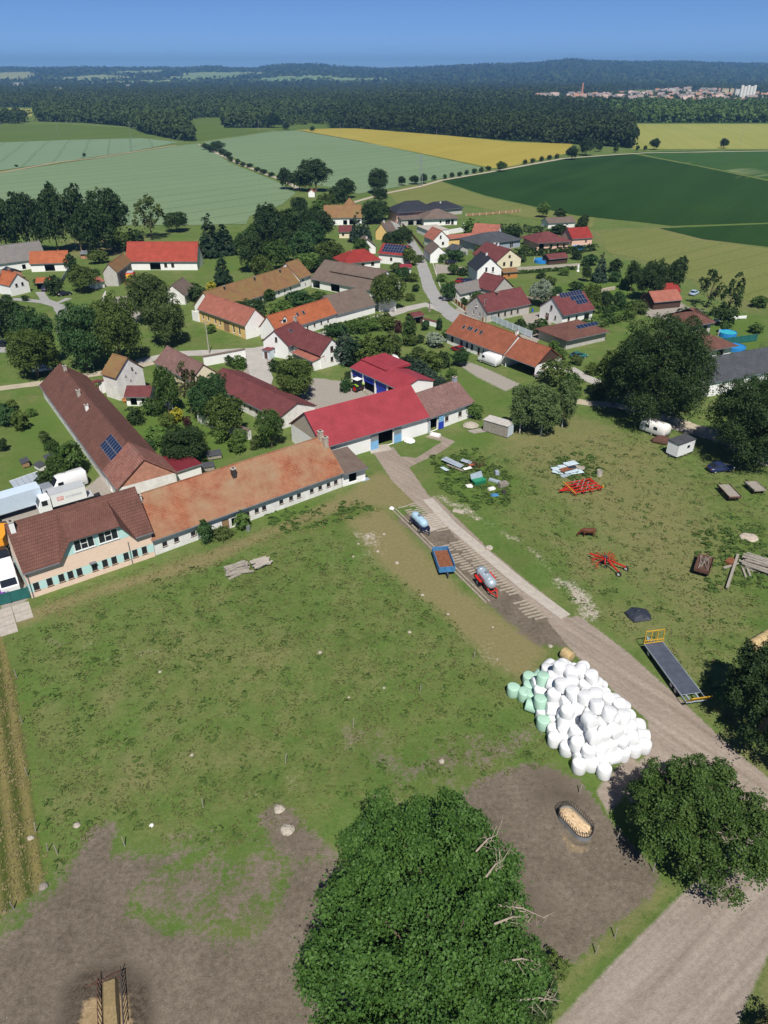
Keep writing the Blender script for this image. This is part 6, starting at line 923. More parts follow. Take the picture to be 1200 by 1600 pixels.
car('red car half hidden by the garden tree', (720, 551), (711, 547), 'car_red'); car('black car on the lawn near the round garden tree', (98, 462), (104, 461), 'car_black'); car('dark blue car under the orange carport', (70, 455), (72, 452), 'car_blue'); car('black car on the western street at the frame edge', (0, 541), (18, 540), 'car_black'); car('white estate car in the shade of the lime trees', (58, 581), (76, 579), 'car_white', wagon=True); car('silver hatchback on the verge beside the street', (695, 472), (699, 463), 'car_silver', wagon=True); car('black car on the pale drive of the maroon roofed house', (698, 413), (712, 411), 'car_black', wagon=True); car('dark red car behind the grey roofed cottage', (716, 442), (725, 440), 'car_red'); car('dark car parked close to the black roofed white house', (728, 442), (735, 441), 'car_blue'); car('pale blue car beside the scrap yard', (1079, 463), (1089, 458), 'car_paleblue'); car('dark blue saloon abandoned beside the oaks', (1108, 737), (1141, 733), 'car_blue', L=4.5); car('green car on the drive beneath the oak', (895, 560), (912, 558), 'screen_green'); car('grey car behind the open cart shed', (842, 590), (852, 586), 'car_silver')
# motorhome
loc, rz, _ = axis((598, 566), (623, 581)); o = thing('motorhome', 'white motorhome parked among the garden conifers', 'motorhome', loc, rz); c = MB(); c.loft([ring(-3.0, 1.05, .5, 2.8, .12), ring(1.2, 1.1, .4, 2.9, .15), ring(2.2, 1.1, .4, 2.7, .3), ring(2.5, 1.0, .4, 1.9, .2), ring(3.2, .95, .4, 1.1, .15)]); c.build('body', MT['car_white'], o, True)
c = MB(); c.face([(2.56, -.85, 1.3), (2.56, .85, 1.3), (2.3, .85, 2.0), (2.3, -.85, 2.0)]); c.v = [(x + .15, y, z) for x, y, z in c.v]; c.build('windscreen', MT['glass'], o)
for s in (-1, 1): c = MB(); c.box(-1.5, -.3, s * 1.09 - .02, s * 1.09 + .02, 1.5, 2.1); c.build('side_window', MT['glass'], o)
c = MB(); c.box(-.6, .1, -.3, .3, 2.88, 2.97); c.build('roof_vent', MT['box_grey'], o)
for x in (-1.8, 2.2):
    for s in (-1, 1): wheel(o, x, s * .95, .34, .22)
# tractor with front loader
def tractor(label, p, q, body, s=1.0, rim='red_machine'):
    loc, rz, _ = axis(p, q); o = thing('tractor', label, 'tractor', loc, rz); c = MB(); c.loft([ring(-.2, .42, .8, 1.55, .1), ring(1.5, .4, .75, 1.5, .12), ring(2.1, .36, .75, 1.3, .12)]); c.build('bonnet', MT[body], o, True)
    c = MB(); c.box(-1.6, 2.0, -.25, .25, .55, .85); c.build('chassis', MT['chassis'], o); c = MB(); c.hexa([(-1.5, -.75, 1.0), (.1, -.75, 1.0), (.1, .75, 1.0), (-1.5, .75, 1.0)], [(-1.4, -.68, 2.55), (-.1, -.68, 2.55), (-.1, .68, 2.55), (-1.4, .68, 2.55)]); c.build('cab', MT['glass'], o); c = MB(); c.box(-1.55, .1, -.78, .78, 2.552, 2.7); c.build('cab_roof', MT['frame_white'], o, bevel=.05)
    for sy in (-1, 1): wheel(o, -1.0, sy * .85, .8, .5, rim); wheel(o, 1.5, sy * .8, .55, .4, rim); c = MB(); c.loft([[(-1.9, sy * .6, 1.45), (-1.9, sy * 1.1, 1.45), (-1.9, sy * 1.1, 1.5), (-1.9, sy * .6, 1.5)], [(-1.0, sy * .6, 1.72), (-1.0, sy * 1.1, 1.72), (-1.0, sy * 1.1, 1.77), (-1.0, sy * .6, 1.77)], [(-.3, sy * .6, 1.5), (-.3, sy * 1.1, 1.5), (-.3, sy * 1.1, 1.55), (-.3, sy * .6, 1.55)]]); c.build('fender', MT[body], o); c = MB(); c.bar((-.2, sy * .6, 1.6), (1.6, sy * .6, 1.8), .14); c.bar((1.6, sy * .6, 1.8), (2.9, sy * .6, .7), .14); c.build('loader_arm', MT['chassis'], o)
    c = MB(); c.hexa([(2.8, -1.0, .3), (3.5, -1.0, .25), (3.5, 1.0, .25), (2.8, 1.0, .3)], [(2.7, -1.0, .9), (2.85, -1.0, .9), (2.85, 1.0, .9), (2.7, 1.0, .9)]); c.build('bucket', MT['chassis'], o); return o
tractor('green tractor with front loader outside the machine hall', (565, 613), (545, 605), 'green_machine')
o = thing('harvester', 'red and yellow harvester beside the red roofed barn', 'harvester', g(205, 442), math.radians(-85)); c = MB(); c.loft([ring(-2.6, 1.2, .9, 2.9, .15), ring(.3, 1.25, .9, 3.1, .15), ring(.5, 1.2, .9, 2.6, .15)]); c.build('body', MT['red_machine'], o); c = MB(); c.loft([ring(.55, .9, 1.3, 2.9, .1), ring(1.7, .9, 1.3, 2.8, .1), ring(2.0, .85, 1.3, 1.9, .1)]); c.build('cab', MT['yellow_machine'], o); c = MB(); c.box(2.0, 3.0, -1.4, 1.4, .3, .9); c.build('header', MT['rust'], o); c = MB(); c.box(-2.4, .1, -1.0, 1.0, 3.1, 3.3); c.build('grain_tank', MT['box_grey'], o)
for s in (-1, 1): wheel(o, 1.2, s * 1.1, .75, .5); wheel(o, -2.0, s * 1.0, .5, .35)
# ------------------------------------------------------------------ trailers and machines on the pad
def tanker(label, p, q, tank, frame, r, twin):
    loc, rz, L = axis(p, q); o = thing('tank_trailer', label, 'trailer', loc, rz); l = L / 2; z = .75 + r; b = MB(); n = 20; rings = []
    for t in (-1, -.93, -.8, -.4, 0, .4, .8, .93, 1): k = r * math.sqrt(max(.12, 1 - max(0, (abs(t) - .72) / .3) ** 2)); rings.append([(t * l * .78, k * math.cos(a), z + k * math.sin(a)) for a in [2 * math.pi * i / n for i in range(n)]])
    tk = b.loft(rings); tk = b.build('tank', MT[tank], o, True)
    for x in (-.45, 0, .45): c = MB(); c.tube((x * l - .05, 0, z), (x * l + .05, 0, z), r * 1.02, n=20); c.build('hoop', MT[tank], tk, True)
    c = MB(); c.tube((0, 0, z + r - .05), (0, 0, z + r + .18), .28, n=12); c.build('manhole', MT['zinc'], tk)
    c = MB()
    for s in (-1, 1): c.bar((-l * .85, s * .5, .72), (l * .85, s * .5, .72), .12, .2)
    for x in (-.8, -.3, .3, .8): c.bar((x * l, -.5, .72), (x * l, .5, .72), .1)
    c.bar((l * .85, .45, .7), (l * 1.25, 0, .6), .1); c.bar((l * .85, -.45, .7), (l * 1.25, 0, .6), .1); c.build('frame', MT[frame], o)
    for s in (-1, 1):
        for x in ((-.55, .55) if twin else (-.2,)): wheel(o, x * l, s * (r + .12), .38 if twin else .55, .26 if twin else .42, 'rim_white')
    return o, tk
o, tk = tanker('pale blue tank trailer at the top of the slatted pad', (643, 812), (668, 836), 'tank_blue', 'car_blue', .62, True); c = MB(); c.box(.9, 1.7, -.6, .6, .83, 1.0); c.build('toolbox', MT['car_blue'], o)
o, tk = tanker('silver slurry tanker with red frame on the slatted pad', (745, 899), (773, 934), 'galv', 'red_machine', .72, False); c = MB()
for s in (-1, 1): c.box(-1.2, .5, s * 1.0 - .18, s * 1.0 + .18, 1.25, 1.32)
c.build('mudguard', MT['red_machine'], o); c = MB(); c.box(-.75, .75, -.735, -.7, 1.55, 1.72); c.box(-.5, .5, .70, .735, 1.55, 1.72); c.build('red_band', MT['lamp_red'], tk); c = MB(); c.tube((-2.0, .2, 1.4), (-2.2, .5, .6), .09); c.tube((-1.9, -.2, 1.6), (-2.3, -.4, 1.2), .08); c.build('hose', MT['black'], o)
loc, rz, L = axis((688, 862), (698, 890), .9); o = thing('tipping_trailer', 'blue tipping trailer with rusty floor on the slatted pad', 'trailer', loc, rz); l = L / 2 + .25; y = 1.05; c = MB(); c.box(-l, l, -y, y, .85, .93); c.build('floor', MT['rust'], o)
for nm, q in (('side_board', (-l, l, -y - .06, -y)), ('side_board', (-l, l, y, y + .06)), ('tail_board', (-l - .06, -l, -y, y)), ('front_board', (l, l + .06, -y, y))): c = MB(); c.box(*q, .7, 1.55); [c.box(*(q[0] + k, q[0] + k + .07, q[2] - .03, q[3] + .03) if q[1] - q[0] > 1 else (q[0] - .03, q[1] + .03, q[2] + k, q[2] + k + .07), .7, 1.57) for k in np.arange(.1, (2 * l if q[1] - q[0] > 1 else 2 * y) - .1, .7)]; c.build(nm, MT['paint_blue'], o)
c = MB(); c.bar((-l, 0, .68), (l + .9, 0, .62), .2); c.build('drawbar', MT['chassis'], o)
for x in (-.5, .5):
    for s in (-1, 1): wheel(o, x * l, s * .95, .4, .28)
# flatbed bale trailer with yellow end frames
zd = 1.05; loc, rz, L = axis((1088, 1094), (1021, 1004), zd); o = thing('flatbed_trailer', 'long dark flatbed trailer with yellow end frames beside the track', 'trailer', loc, rz); l = L / 2; y = 1.15
nb = 5
for i in range(nb): c = MB(); c.box(-l + 1.1 + i * (2 * l - 1.1) / nb + .01, -l + 1.1 + (i + 1) * (2 * l - 1.1) / nb - .01, -y, y, zd - .1, zd); c.build('deck_plate', MT['deck'], o)
c = MB(); 
for s in (-1, 1): c.bar((-l, s * .55, zd - .22), (l, s * .55, zd - .22), .14, .22); c.bar((-l, s * y, zd - .07), (l, s * y, zd - .07), .07, .14)
for x in np.linspace(-l, l, 9): c.bar((x, -y, zd - .16), (x, y, zd - .16), .1)
c.bar((l, .4, zd - .3), (l + 1.4, 0, .7), .12); c.bar((l, -.4, zd - .3), (l + 1.4, 0, .7), .12); c.build('chassis', MT['galv'], o)
for x in (-l * .52, -l * .33, l * .78):
    for s in (-1, 1): wheel(o, x, s * .95, .45, .3)
def endframe(x, lean, name, h):
    c = MB(); z0 = zd + .02
    for i in range(4): yy = -y + i * 2 * y / 3; c.bar((x, yy, z0), (x + lean, yy, z0 + h), .08)
    for k in (0, .22, 1): c.bar((x + lean * k, -y, z0 + h * k), (x + lean * k, y, z0 + h * k), .08)
    if lean < 0:
        for k in (.12, .4, .6, .8): c.bar((x + lean * k, -y, z0 + h * k), (x + lean * k, y, z0 + h * k), .06)
    c.build(name, MT['yellow_machine'], o)
endframe(l, .12, 'front_frame', 1.7); endframe(-l, -.75, 'rear_frame', 1.1)
# red cultivator
loc, rz, L = axis((880, 771), (936, 760)); o = thing('cultivator', 'bright red folding cultivator on the grass below the sheet metal pile', 'cultivator', loc, rz); l = L / 2; c = MB()
for x in (-.6, -.15, .3, .75): c.bar((x * l, -1.7, .75), (x * l, 1.7, .75), .14)
for yy in (-1.6, -.8, 0, .8, 1.6): c.bar((-.7 * l, yy, .78), (.85 * l, yy, .78), .13)
c.bar((-.7 * l, 0, .9), (-1.25 * l, 0, .6), .16); c.bar((-.7 * l, -.7, .8), (-1.2 * l, 0, .65), .1); c.bar((-.7 * l, .7, .8), (-1.2 * l, 0, .65), .1); c.build('frame', MT['red_machine'], o); tn = MB().loft([[(-.03, -.03, .75), (.03, -.03, .75), (.03, .03, .75), (-.03, .03, .75)], [(-.18, -.03, .4), (-.12, -.03, .4), (-.12, .03, .4), (-.18, .03, .4)], [(.05, -.05, .02), (.1, -.05, .02), (.1, .05, .02), (.05, .05, .02)]]).mesh('tine', MT['red_machine'])
for i, x in enumerate((-.6, -.15, .3, .75)):
    for j in range(8): link('tine', tn, o, (x * l, -1.6 + .43 * j + .1 * (i % 2), 0))
c = MB(); c.bar((-.75 * l, -1.9, .95), (-.68 * l, 1.9, .95), .12, .06); c.box(.86 * l, .92 * l, -1.6, -1.2, .7, .95); c.build('warning_board', MT['yellow_machine'], o)
c = MB(); [c.bar((x, yy, .82), (x + .5, yy + .3, 1.15), .09) for x in (-1.0, 0, 1.0) for yy in (-1.2, 0, 1.0)]; c.build('hydraulic', MT['zinc'], o)
for s in (-1, 1): wheel(o, -.1 * l, s * 1.1, .34, .24)
# hay rake
loc, rz, L = axis((972, 896), (920, 872)); o = thing('hay_rake', 'red rotary hay rake with folded arms on the grass', 'hay rake', loc, rz); l = L / 2; c = MB(); c.bar((-l, -.9, .6), (.0, 0, 1.1), .16); c.bar((-l, .9, .6), (.0, 0, 1.1), .16); c.bar((-.2, 0, 1.1), (l, 0, .8), .16); c.build('frame', MT['red_machine'], o); c = MB(); c.tube((.1, 0, .7), (.1, 0, 1.5), .3, n=12); c.build('gearbox', MT['chassis'], o); ra = MB(); ra.bar((.2, 0, 1.2), (1.9, 0, 1.0), .06)
for k in (1.4, 1.6, 1.8): ra.bar((k, .0, 1.0), (k, .12, .15), .02); ra.bar((k, .05, 1.0), (k, .2, .15), .02)
ram = ra.mesh('rake_arm', MT['red_machine'])
for k in range(11): w_ = link('rake_arm', ram, o, (.1, 0, 0), k * 2 * math.pi / 11 + .2); w_.rotation_euler = (0, -(.55 if math.cos(k * .57 + .2) < .2 else 0), k * .57 + .2)
for s in (-1, 1): wheel(o, -l, s * .95, .36, .26)
for x, yy in ((.6, .4), (.6, -.4), (-.3, .5), (-.3, -.5)): wheel(o, x, yy, .22, .16, 'zinc')
# old wagons
def wagon(label, p, q, h, mat, mat2, loadm=None):
    loc, rz, L = axis(p, q, .9); o = thing('old_wagon', label, 'trailer', loc, rz); l, y = L / 2, .95
    for i in range(6): c = MB(); c.box(-l, l, -y + i * 2 * y / 6 + .01, -y + (i + 1) * 2 * y / 6 - .01, .82, .9); c.build('floor_plank', MT[mat], o)
    for q_ in ((-l, l, -y - .05, -y), (-l, l, y, y + .05), (-l - .05, -l, -y, y)): c = MB(); c.box(*q_, .75, .9 + h); c.build('side_board', MT[mat2], o)
    c = MB(); c.bar((-l, 0, .7), (l + 1.2, 0, .6), .16); [c.bar((x, s * y, .5), (x, s * y, 1.0 + h), .06) for x in (-l * .9, 0, l * .9) for s in (-1, 1)]; c.build('frame', MT['rust_dark'], o)
    for x in (-.6, .6):
        for s in (-1, 1): wheel(o, x * l, s * .8, .36, .2, 'rust_dark')
    if loadm: c = MB(); rg = random.Random(3); [c.bar((rg.uniform(-l, l) * .8, rg.uniform(-.7, .7), .95), (rg.uniform(-l, l) * .8, rg.uniform(-.7, .7), 1.1 + rg.random() * .15), .07) for _ in range(14)]; c.build('scrap_load', MT[loadm], o)
    return o
wagon('rusty flat wagon loaded with scrap on the open grass', (1096, 893), (1104, 868), .3, 'rust_dark', 'rust_dark', 'concrete_dark'); wagon('old farm wagon with blue tail board beside the abandoned saloon', (1149, 777), (1130, 757), .15, 'greywood', 'rust_dark', None); wagon('broken grey wagon in the oak shade at the frame edge', (1188, 766), (1172, 752), .1, 'greywood', 'greywood', None)
# site cabin, caravan, container
loc, rz, L = axis((1044, 722), (1070, 712)); rz = math.radians(33); loc = g(1064, 713); o = thing('site_cabin', 'white site cabin on wheels with dark flat roof', 'cabin', (loc.x, loc.y + 1, 0), rz); c = MB(); c.box(-2.2, 2.2, -1.15, 1.15, .4, 2.7); c.build('wall', MT['car_white'], o); c = MB(); c.hexa([(-2.3, -1.25, 2.705), (2.3, -1.25, 2.705), (2.3, 1.25, 2.705), (-2.3, 1.25, 2.705)], [(-2.3, -1.2, 2.8), (2.3, -1.2, 2.8), (2.3, 1.2, 2.95), (-2.3, 1.2, 2.95)]); c.build('roof', MT['t_charcoal'], o); c = MB(); c.box(.1, 1.0, -1.175, -1.152, 1.4, 2.1); w_ = c.build('window', MT['frame_white'], o); c = MB(); c.box(.18, .92, -1.182, -1.176, 1.47, 2.03); c.build('pane', MT['glass'], w_); c = MB(); c.box(-2.3, 2.3, -.5, .5, .25, .4); c.bar((-2.2, 0, .3), (-3.1, 0, .3), .1); c.build('chassis', MT['chassis'], o)
for x in (-.4, .5):
    for s in (-1, 1): wheel(o, x, s * 1.0, .26, .18)
loc = g(1022, 678); o = thing('caravan', 'grey-white old trailer hut in the oak shade', 'caravan', (loc.x, loc.y, 0), math.radians(-50)); c = MB(); c.loft([ring(-2.6, 1.0, .4, 2.2, .1), ring(-2.2, 1.05, .4, 2.5, .2), ring(2.2, 1.05, .4, 2.5, .2), ring(2.6, 1.0, .4, 2.1, .1)]); c.build('body', MT['white_dirty'], o, True); c = MB(); [c.box(x, x + .8, -1.075, -1.052, 1.3, 1.9) for x in (-1.5, .2)]; c.build('window', MT['glass'], o); [wheel(o, 0, s * .95, .28, .2) for s in (-1, 1)]
loc = g(778, 676); o = thing('container', 'weathered grey ribbed storage container with sagging roof', 'container', (loc.x, loc.y, 0), math.radians(-38)); l, y = 2.6, 1.1; c = MB(); c.box(-l, l, -y, y, .1, 2.3)
for x in np.arange(-l + .1, l, .3): c.box(x, x + .14, -y - .05, -y, .15, 2.25)
c.build('body', MT['greywood'], o)
for i in range(6): c = MB(); x = -l - .1 + i * .9; c.hexa([(x, -y - .15, 2.305), (x + .87, -y - .15, 2.305), (x + .87, y + .15, 2.305), (x, y + .15, 2.305)], [(x, -y - .15, 2.36 + .03 * (i % 2)), (x + .87, -y - .15, 2.36 + .03 * (i % 3)), (x + .87, y + .15, 2.5), (x, y + .15, 2.48)]); c.build('roof_sheet', MT['grey_wall'], o)
c = MB(); c.box(l, l + .04, -1.0, 1.0, .15, 2.2); c.build('door', MT['paleblue'], o)
# ------------------------------------------------------------------ concrete track and slatted pad
P = [g(u, v) for u, v in [(668, 780), (705, 820), (765, 871), (820, 917), (884, 964)]]
o = thing('concrete_track', 'pale concrete slab track running past the slatted pad', 'track', P[0])
for a, b in zip(P, P[1:]):
    d = b - a; n = max(1, round(d.length / 3)); L = d.length / n; ang = math.atan2(d.y, d.x); me = MB().box(.02, L - .02, -.85, .85, -.05, .05).mesh('slab', MT['concrete'])
    for i in range(n): s = link('slab', me, o, a + d * (i / n) - P[0] + Vector((0, 0, R.uniform(-.012, .012))), ang + R.uniform(-.006, .006))
o = thing('slatted_pad', 'weathered slatted concrete pad where the trailers stand', 'pad', g(700, 860)); c0 = g(700, 860); E0, E1 = g(659, 783), g(862, 968); ax = (E1 - E0).normalized(); pn = Vector((ax.y, -ax.x, 0)); LP = (E1 - E0).length; wl_ = (E0 + pn * 0 - g(621, 803)).length; wl_ = abs((g(700, 876) - E0).dot(pn))
sm = {w2: MB().box(0, w2, -.15, .15, -.05, .05).mesh('slat', MT['slat_concrete']) for w2 in (1.2, 1.7, 2.3)}
n = int(LP / .62); sk = Vector((pn.x, pn.y, 0)); ang = math.atan2(sk.y, sk.x) - .12
for i in range(n):
    for k in range(2):
        if 14 < i < 20 or R.random() < (.06 if k == 0 else .25) or (k and i > n * .62): continue
        w2 = R.choice([2.3, 2.3, 1.7]) if k == 0 else R.choice([1.7, 1.2]); p = E0 + ax * (.62 * (i + .5)) + pn * (.15 + k * 2.45) ; link('slat', sm[w2], o, p - c0 + Vector((0, 0, R.uniform(-.03, .01))), ang + R.uniform(-.02, .02))
for k in (0, .55): c = MB(); a_ = E0 + pn * (wl_ + k) + Vector((0, 0, .02)); c.bar(a_ - c0, a_ + ax * LP * .8 - c0, .2, .1); c.build('edge_beam', MT['slat_concrete'], o)
c = MB(); p = [g(668, 832), g(700, 822), g(680, 800), g(650, 812)]; q = [(x - c0) + Vector((0, 0, .02)) for x in p]; c.hexa([x - Vector((0, 0, .1)) for x in q][::-1] if False else [x - Vector((0, 0, .1)) for x in q], q); c.build('slab', MT['concrete'], o)
o = thing('ramp', 'pale concrete ramp before the red barn door', 'ramp', g(597, 706)); c = MB(); b0 = g(597, 706); q = [x - b0 for x in (g(580, 709), g(612, 703), g(606, 694), g(575, 698))]; c.hexa([x + Vector((0, 0, -.1)) for x in q], [x + Vector((0, 0, .06)) for x in q]); c.build('slab', MT['concrete'], o)
for i in range(5): tag(link('paving_slab', MB().box(-.98, .98, -.9, .9, -.05, .05).mesh('paving_slab', MT['concrete']), None, g(6, 958) + Vector((math.cos(.55), math.sin(.55), 0)) * 2.05 * (i % 2) + Vector((math.sin(.55), -math.cos(.55), 0)) * 1.9 * (i // 2), .55), ['outer', 'inner', 'lower outer', 'lower inner', 'lowest'][i] + ' cracked concrete slab by the green yard gate', 'slab', 'cracked slabs by the gate')
# ------------------------------------------------------------------ wrapped bales
def bale_mesh(seed, mat, r=.69, h=1.28):
    rg = random.Random(seed); n = 18; prof = [(0, 0), (.80, 0.0), (.95, .035), (1.0, .11), (1.02, .5), (1.0, .89), (.95, .965), (.80, 1.0), (0, 1.02)]; b = MB(); rings = []
    for q, z in prof[1:-1]: rings.append([(r * q * math.cos(a) * (1 + .035 * math.sin(3 * a + seed) + rg.uniform(-.012, .012)), r * q * math.sin(a) * (1 + .03 * math.cos(2 * a + seed)), h * (z - .5) + .02 * math.sin(2 * a + seed)) for a in [2 * math.pi * i / n for i in range(n)]])
    b.loft(rings); return b.mesh('wrapped_bale', MT[mat], True)
BW = [bale_mesh(i, 'film_white') for i in range(4)]; BG = [bale_mesh(i + 9, 'film_green') for i in range(2)]
a0, b0, c0_, d0 = g(838, 1082), g(935, 1214), g(1002, 1168), g(893, 1052); rg = random.Random(4); heap = W([(815, 1075), (850, 1045), (905, 1050), (955, 1090), (1008, 1145), (1005, 1180), (940, 1218), (900, 1205), (850, 1150), (815, 1110)]); ax = (b0 - a0).normalized(); ay = Vector((-ax.y, ax.x, 0)); o0 = a0
pts = []; HP = [Vector((*p, 0)) for p in heap]
hx = np.array([[(p - o0).dot(ax), (p - o0).dot(ay)] for p in HP]); 
for lay in range(4):
    st = 1.22; ins = (.0, .85, 1.7, 2.5)[lay]
    for i, x in enumerate(np.arange(hx[:, 0].min() - 1, hx[:, 0].max() + 1, st)):
        for yy in np.arange(hx[:, 1].min() - 1, hx[:, 1].max() + 1, st):
            p = o0 + ax * (x + (.6 if lay == 1 else 0) + rg.uniform(-.12, .12)) + ay * (yy + (.64 if (i + lay) % 2 else 0) + rg.uniform(-.12, .12))
            if pip(np.array([p.x]), np.array([p.y]), heap)[0] < ins + (rg.uniform(-.1, .5) if lay else 0): continue
            if lay > 1 and rg.random() < (.18, .55)[lay - 2]: continue
            pts.append((p, lay))
for p, lay in pts:
    u, v = pix((p.x, p.y, 0)); green = (u < 842 and lay < 1) or (u < 850 and rg.random() < .5 and 1050 < v) and u < 862; lie = rg.random() < (.38 if lay else .2)
    o = link('wrapped_bale', rg.choice(BG if green else BW)); z = .62 + lay * 1.1 + (rg.uniform(-.08, .05) if lay else 0); o.location = (p.x, p.y, z)
    o.rotation_euler = (math.pi / 2 + rg.uniform(-.1, .1), rg.uniform(-.05, .05), rg.uniform(0, 3.1)) if lie else (rg.uniform(-.06, .06) * (1 + lay), rg.uniform(-.06, .06) * (1 + lay), rg.uniform(0, 6))
    col_ = 'pale green' if green else 'white'; pos_ = ('bottom layer', 'middle layer', 'upper layer', 'very top')[lay]; tx, ty = (p - o0).dot(ax), (p - o0).dot(ay); where = ('far end', 'centre', 'feeder end')[min(2, max(0, int(3 * (tx - hx[:, 0].min()) / np.ptp(hx[:, 0]))))]; side = ('pasture side', 'middle', 'track side')[min(2, max(0, int(3 * (ty - hx[:, 1].min()) / np.ptp(hx[:, 1]))))]; tag(o, f'{col_} wrapped bale {"lying sideways" if lie else "standing upright"} in the heap, {pos_}, {side}, {where}', 'bale', 'wrapped silage bales heaped beside the track')
for u, v, lb in [(801, 1085, 'single pale green bale standing apart left of the heap'), (818, 1092, 'small pale green bale between the single one and the heap')]: tag(link('wrapped_bale', BG[0], None, g(u, v) + Vector((0, 0, .62)), .4), lb, 'bale', 'wrapped silage bales heaped beside the track')
tag(link('wrapped_bale', BG[1], None, g(1022, 1292) + Vector((0, 0, .62)), .9), 'green bale half hidden under the oak by the gravel road', 'bale', 'green bales under the oak'); tag(link('wrapped_bale', BG[0], None, g(1042, 1302) + Vector((0, 0, .62)), .2), 'second green bale deeper under the oak', 'bale', 'green bales under the oak')
sb = bale_mesh(40, 'straw', .68, 1.3); sb.name = 'straw_bale'
def sbale(p, rz, lb, grp=None): o = link('straw_bale', sb, None, Vector((p.x, p.y, .66)), rz); o.rotation_euler = (math.pi / 2, 0, rz); tag(o, lb, 'bale', grp)
sbale(g(885, 1030), .6, 'brown round straw bale at the top of the white heap'); [sbale(g(1178, 1012) + Vector((1.15 * i, .75 * i, 0)), math.radians(33) + math.pi / 2, lb, 'straw bales at the frame edge') for i, lb in enumerate(['first brown straw bale of the row at the frame edge', 'second brown straw bale of the row at the frame edge', 'third greyish straw bale of the row at the frame edge'])]
# ------------------------------------------------------------------ feeders
loc, rz, L = axis((880, 1270), (917, 1309)); L += .6; o = thing('cattle_feeder', 'oval metal cattle feeder filled with hay in the dirt paddock', 'feeder', loc, rz); wd = 1.75; rr_ = wd / 2; s_ = L / 2 - rr_
def stad(k, r): n = 36; t = k / n * 2 * math.pi; sx = s_ if -math.pi / 2 <= ((t + math.pi) % (2 * math.pi) - math.pi) <= math.pi / 2 else -s_; return Vector((sx + r * math.cos(t), r * math.sin(t), 0))
ks = [i for i in range(36)]; out = [stad(k, rr_) for k in ks]; inn = [stad(k, rr_ - .05) for k in ks]; b = MB(); b.loft([[p for p in out], [p + Vector((0, 0, .55)) for p in out], [p + Vector((0, 0, .55)) for p in inn], [p + Vector((0, 0, .1)) for p in inn]], caps=False); b.build('skirt', MT['zinc'], o); b = MB()
for i in range(36): b.bar(out[i] + Vector((0, 0, .58)), out[(i + 1) % 36] + Vector((0, 0, .58)), .05)
b.build('rail', MT['dark'], o); peri = []
for i in range(36):
    a, c = out[i], out[(i + 1) % 36]; n = max(1, int((c - a).length / .22)); peri += [a.lerp(c, j / n) for j in range(n)]
for i in range(0, len(peri) - 1, 2):
    b = MB(); p, q = peri[i], peri[i + 1]; h = Vector((0, 0, .5)); b.bar(p + Vector((0, 0, .58)), p + Vector((0, 0, 1.2)), .035); b.bar(q + Vector((0, 0, .58)), q + Vector((0, 0, 1.2)), .035); b.bar(p + Vector((0, 0, 1.2)), q + Vector((0, 0, 1.2)), .035); b.build('feed_bar', MT['dark'], o)
b = MB(); rings = []
for k_, z in ((1, .3), (.85, .48), (.6, .58), (.2, .62)): rings.append([Vector((p.x * k_, p.y * k_, z + R.uniform(-.06, .06))) for p in inn])
b.loft(rings); b.build('hay', MT['hay'], o)
loc, rz, L = axis((176, 1620), (172, 1535)); o = thing('hay_pen', 'low board hay pen with black hurdle in the muddy corner', 'feeder', loc, rz); l = L / 2; b = MB(); b.box(-l, l, -.5, .5, 0, .3); rn = []
hy = MB(); hy.loft([[(-l, -.55, 0), (-l, .55, 0), (-l, .45, .5), (-l, -.45, .5)], [(0, -.62, 0), (0, .62, 0), (0, .4, .62), (0, -.4, .62)], [(l * .95, -.55, 0), (l * .95, .55, 0), (l * .95, .4, .45), (l * .95, -.4, .45)]]); hy.build('hay', MT['old_hay'], o)
for sy, mt in ((-.75, 'dark'), (.62, 'rust_dark')):
    b = MB(); b.bar((-l, sy, .1), (l, sy, .1), .05); b.bar((-l, sy * 1.25, 1.0), (l, sy * 1.25, 1.0), .05)
    for x in np.linspace(-l, l, 9): b.bar((x, sy, .05), (x + .35, sy * 1.25, 1.0), .05)
    b.build('hurdle', MT[mt], o)
b = MB(); b.bar((l, -1.0, .95), (l - .3, 1.5, .95), .07); b.bar((l, -.9, .2), (l, .9, .2), .07); b.build('end_rail', MT['rust_dark'], o)
# ------------------------------------------------------------------ heaps, timber, scrap
def plank_pile(label, name, c, rz, n, L, wd, th, mat, spread, seed, cat='timber', layers=3, skew=.12):
    o = thing(name, label, cat, c, rz); rg = random.Random(seed)
    for i in range(n): ly = i % layers; ln = L * rg.uniform(.75, 1.05); b = MB(); b.box(-ln / 2, ln / 2, -wd / 2, wd / 2, 0, th); p = b.build('plank', MT[mat], o); p.location = (rg.uniform(-.3, .3), rg.uniform(-spread, spread), ly * (th + .012) + .01); p.rotation_euler = (rg.uniform(-.05, .05), rg.uniform(-.02, .02), rg.uniform(-skew, skew))
    return o
plank_pile('big pile of weathered grey planks at the frame edge', 'plank_pile', g(1190, 888), math.radians(-36), 34, 5.0, .28, .16, 'greywood', 1.5, 2, layers=5); plank_pile('pale plank pile on the grass below the peeling stable', 'plank_pile', g(372, 893), math.radians(25), 18, 3.2, .32, .16, 'greywood', .9, 3, skew=.35, layers=5); plank_pile('stack of grey pallets boards beside an old wheel', 'board_stack', g(408, 882), math.radians(30), 20, 2.4, .26, .14, 'concrete', .9, 4, layers=5, skew=.3); plank_pile('dark board platform leaning beside the outbuilding', 'board_platform', g(744, 674), math.radians(20), 8, 2.6, .35, .09, 'greywood', .7, 6, layers=1, skew=.02)
